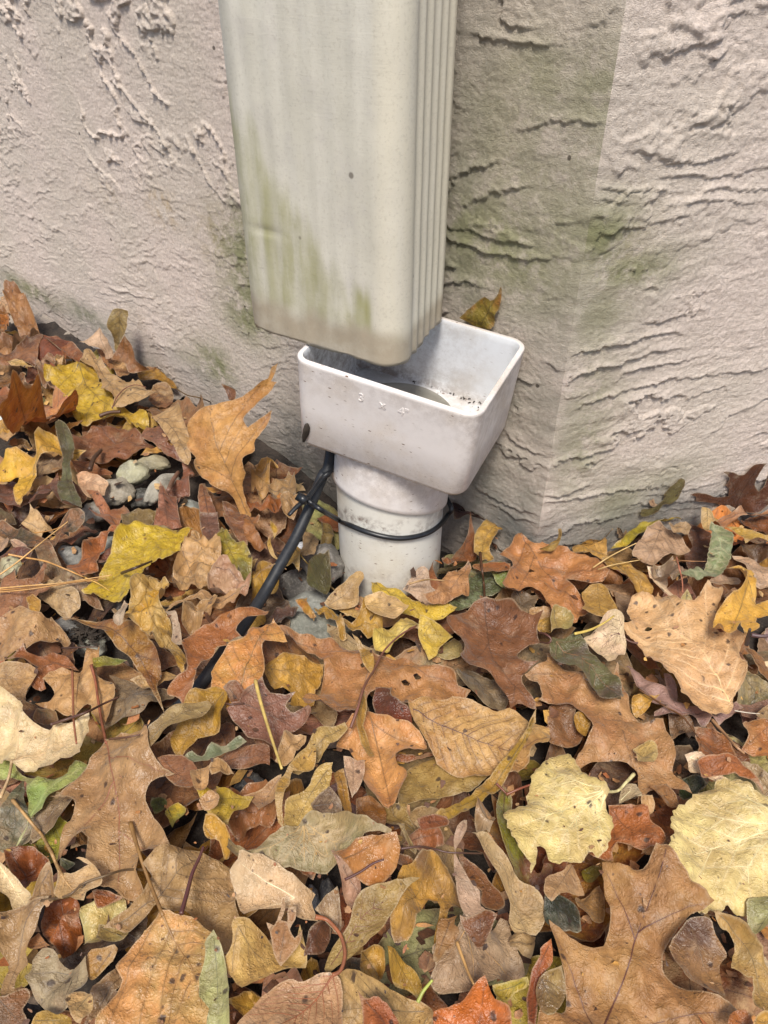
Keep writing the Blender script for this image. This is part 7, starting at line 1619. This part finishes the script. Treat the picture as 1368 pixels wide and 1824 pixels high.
# ================================================================== needles, straws, twigs
def mat_straw():
    m = new_mat('straw'); t = NT(m)
    oi = t.n('ShaderNodeObjectInfo'); tc = t.n('ShaderNodeTexCoord').outputs['Object']
    c = t.mix(t.ramp(t.noise(tc, 120, 4), .3, .7), oi.outputs['Color'], t.mix(.4, oi.outputs['Color'], (.1, .05, .02)))
    p = t.n('ShaderNodeBsdfPrincipled', ins={'Base Color': c, 'Roughness': .45}); t.out(p.outputs[0]); return m
M_STRAW = mat_straw()
def strand(name, tile, s, r, col, label, cat, lift=.002, taper=.6):
    P = PX(tile, s); pts = [surf(x, y, lift=lift + r, hi=.09) for x, y in P]
    # a stiff stem does not follow every dip
    pts = np.array(pts); n = len(pts)
    if n > 2:
        t = np.linspace(0, 1, n); chord = pts[0, 2] * (1 - t) + pts[-1, 2] * t
        pts[:, 2] = np.maximum(pts[:, 2], chord - .001) 
        pts = np.array([on_z(x, y, z) for (x, y), z in zip(P, pts[:, 2])])
    c = pts.mean(0)
    o = add_obj(name, tube_mesh(name, [Vector(p - c) for p in pts], list(np.linspace(r, r * taper, n)), 6, sub=6), M_STRAW)
    o.location = c; o.color = (*[x * AK for x in lin(col)], 1); tag(o, label, cat)
strand('pine_needle', 'B', '0,445 120,360 250,255 380,150 485,68', .00075, (226, 180, 116), 'straight pale pine needle rising to the right at the left edge', 'pine needle', .006)
strand('pine_needle', 'B', '60,302 180,325 320,350 450,400 600,465', .0009, (214, 160, 92), 'orange pine needle crossing under the rising one', 'pine needle', .005)
strand('pine_needle', 'B', '600,465 700,510 780,560', .0007, (222, 178, 90), 'short pale pine needle lying on the large yellow leaf', 'pine needle', .003)
strand('pine_needle', 'B', '-20,545 200,525 400,510 600,480 800,448', .0006, (224, 176, 108), 'upper needle of the bundle of three at the left edge', 'pine needle', .006)
strand('pine_needle', 'B', '-20,558 200,540 400,518 600,490 760,470', .0006, (204, 150, 84), 'middle needle of the bundle of three at the left edge', 'pine needle', .005)
strand('pine_needle', 'B', '-20,572 200,552 400,522 560,498 700,490', .0006, (212, 160, 96), 'lowest needle of the bundle of three at the left edge', 'pine needle', .004)
strand('pine_needle', 'B', '245,148 330,138 420,112 482,68', .0006, (206, 150, 84), 'short curved pine needle on the long dark olive leaf', 'pine needle', .004)
strand('pine_needle', 'H', '120,398 220,330 330,270 430,222', .0007, (232, 196, 130), 'upper of two pale pine needles near the right wall', 'pine needle', .004)
strand('pine_needle', 'H', '155,410 250,380 350,360 455,342', .0006, (232, 196, 130), 'lower of two pale pine needles near the right wall', 'pine needle', .004)
strand('pine_needle', 'H', '730,345 820,350 930,352', .0004, (190, 140, 96), 'thin hair-like needle left of the curled green leaf', 'pine needle', .006)
strand('pine_needle', 'H', '1130,1415 1220,1430 1310,1438', .0005, (212, 200, 180), 'thin pale needle at the lower tip of the toothed tan leaf', 'pine needle', .004)
strand('straw', 'D', '452,1200 480,1320 520,1460 570,1620 640,1830', .0013, (214, 184, 104), 'thick straight yellow straw leaning left of centre', 'straw', .010)
strand('twig', 'C', '1290,1040 1330,900 1370,750 1420,640 1450,560', .0013, (84, 44, 48), 'dark purple stalk standing on the flat grey-tan leaf', 'twig', .006)
strand('twig', 'B', '360,1515 480,1475 620,1425 730,1370 845,1318', .0011, (82, 52, 44), 'dark brown twig crossing above the big cream maple leaf', 'twig', .008)
strand('twig', 'B', '780,1618 900,1605 1000,1585', .0008, (100, 66, 52), 'thin brown twig at the lower edge of the dull grey-tan leaf', 'twig', .004)
strand('twig', 'B', '515,1130 520,1300 525,1480 545,1650', .0010, (160, 100, 70), 'reddish stalk hanging over the edge of the big cream maple leaf', 'twig', .008)
strand('twig', 'B', '440,970 560,965 700,960', .0008, (60, 40, 36), 'black twig beside the peat clod', 'twig', .006)
strand('twig', 'I', '120,575 250,560 350,575 450,600 560,605 700,610', .0007, (78, 50, 46), 'thin dark twig crossing the reddish crumpled leaf', 'twig', .010)
strand('twig', 'E', '1090,795 1200,740 1290,680 1368,652', .0008, (82, 44, 44), 'dark stalk on the rolled smooth orange-brown leaf', 'twig', .005)
strand('twig', 'I', '870,190 960,150 1040,120', .0010, (130, 70, 48), 'red-brown twig above the pale toothed leaf', 'twig', .006)
strand('twig', 'I', '800,110 850,160 885,195', .0010, (120, 68, 48), 'short red twig meeting the red-brown twig above', 'twig', .006)
strand('twig', 'G', '1105,860 1150,870 1190,905 1170,935 1110,925', .0009, (96, 58, 52), 'small hooked dark stalk right of the reddish oak leaf', 'twig', .008)
strand('twig', 'G', '-368,1000 -130,850 -20,720 10,690', .0008, (104, 72, 56), 'thin dark stalk leading from the golden leaves to the holed oak leaf', 'twig', .006) if False else None
strand('twig', 'D', '1130,1540 1180,1400 1225,1250 1300,1120 1368,990 1480,880 1600,810', .0011, (120, 76, 62), 'long curved brown stalk lying over the big holed oak leaf', 'twig', .004)
strand('twig', 'G', '180,512 280,485 350,482 430,490', .0009, (176, 140, 92), 'thin tan stalk across the pale pink leaf at the pipe', 'twig', .010)
strand('twig', 'H', '-10,868 100,840 200,790 270,740', .0011, (214, 186, 96), 'yellow stalk at the upper left of the small cream-white leaf', 'twig', .006)
strand('twig', 'H', '970,1480 1050,1570 1130,1660 1200,1720', .0012, (176, 134, 96), 'pale brown stalk running over the rust brown oak leaf', 'twig', .006)
strand('twig', 'H', '1215,945 1225,890 1240,835', .0017, (60, 52, 52), 'short stubby black stick at the right edge', 'twig', .008)
strand('twig', 'H', '1250,875 1320,885 1400,880', .0017, (84, 62, 70), 'short dark stick pointing right at the right edge', 'twig', .008)
strand('twig', 'H', '715,320 735,400 755,480 760,570', .0008, (176, 110, 84), 'thin reddish stalk left of the curled green leaf', 'twig', .010)
strand('twig', 'A', '800,1085 830,1010 890,945 960,918 1040,935', .0008, (120, 76, 60), 'curved dark stalk on the tan leaf over the yellow blotched leaf', 'twig', .004)
strand('twig', 'A', '710,1140 780,1115 860,1110', .0024, (84, 58, 42), 'short rough brown stick on the yellow blotched leaf', 'twig', .003, .8)
strand('twig', 'A', '640,1520 670,1440 720,1385', .0028, (56, 36, 32), 'knobbly dark stick on the shiny reddish brown oak leaf', 'twig', .003, .7)
strand('twig', 'A', '1200,1670 1225,1610 1270,1540', .0026, (126, 92, 76), 'short brown stick lying on the long pale stone', 'twig', .003, .8)
strand('twig', 'A', '980,830 1080,800 1200,775', .0006, (170, 116, 84), 'thin reddish stalk at the wall foot by the standing strip leaf', 'twig', .006)
strand('twig', 'I', '240,1670 280,1590 345,1510', .0011, (176, 186, 90), 'short green stalk beside the small yellow leaf at lower centre', 'twig', .004)
strand('twig', 'I', '520,1240 570,1380 610,1480 640,1540', .0009, (190, 146, 88), 'tan stalk lying on the pinkish grey leaf', 'twig', .004)
strand('twig', 'B', '870,435 960,400 1080,350', .0015, (58, 44, 40), 'black twig stuck to the torn middle of the large yellow leaf', 'twig', .003)
litter('leaf_crumb_specks', 420, 33, .0007, .0026, .0004, 'tiny dark and tan crumbs scattered over the leaves', .1)
print('leaves', len(LEAVES), 'objects', len(bpy.data.objects), 'tris', sum(len(o.data.polygons) for o in bpy.data.objects if o.type == 'MESH'))
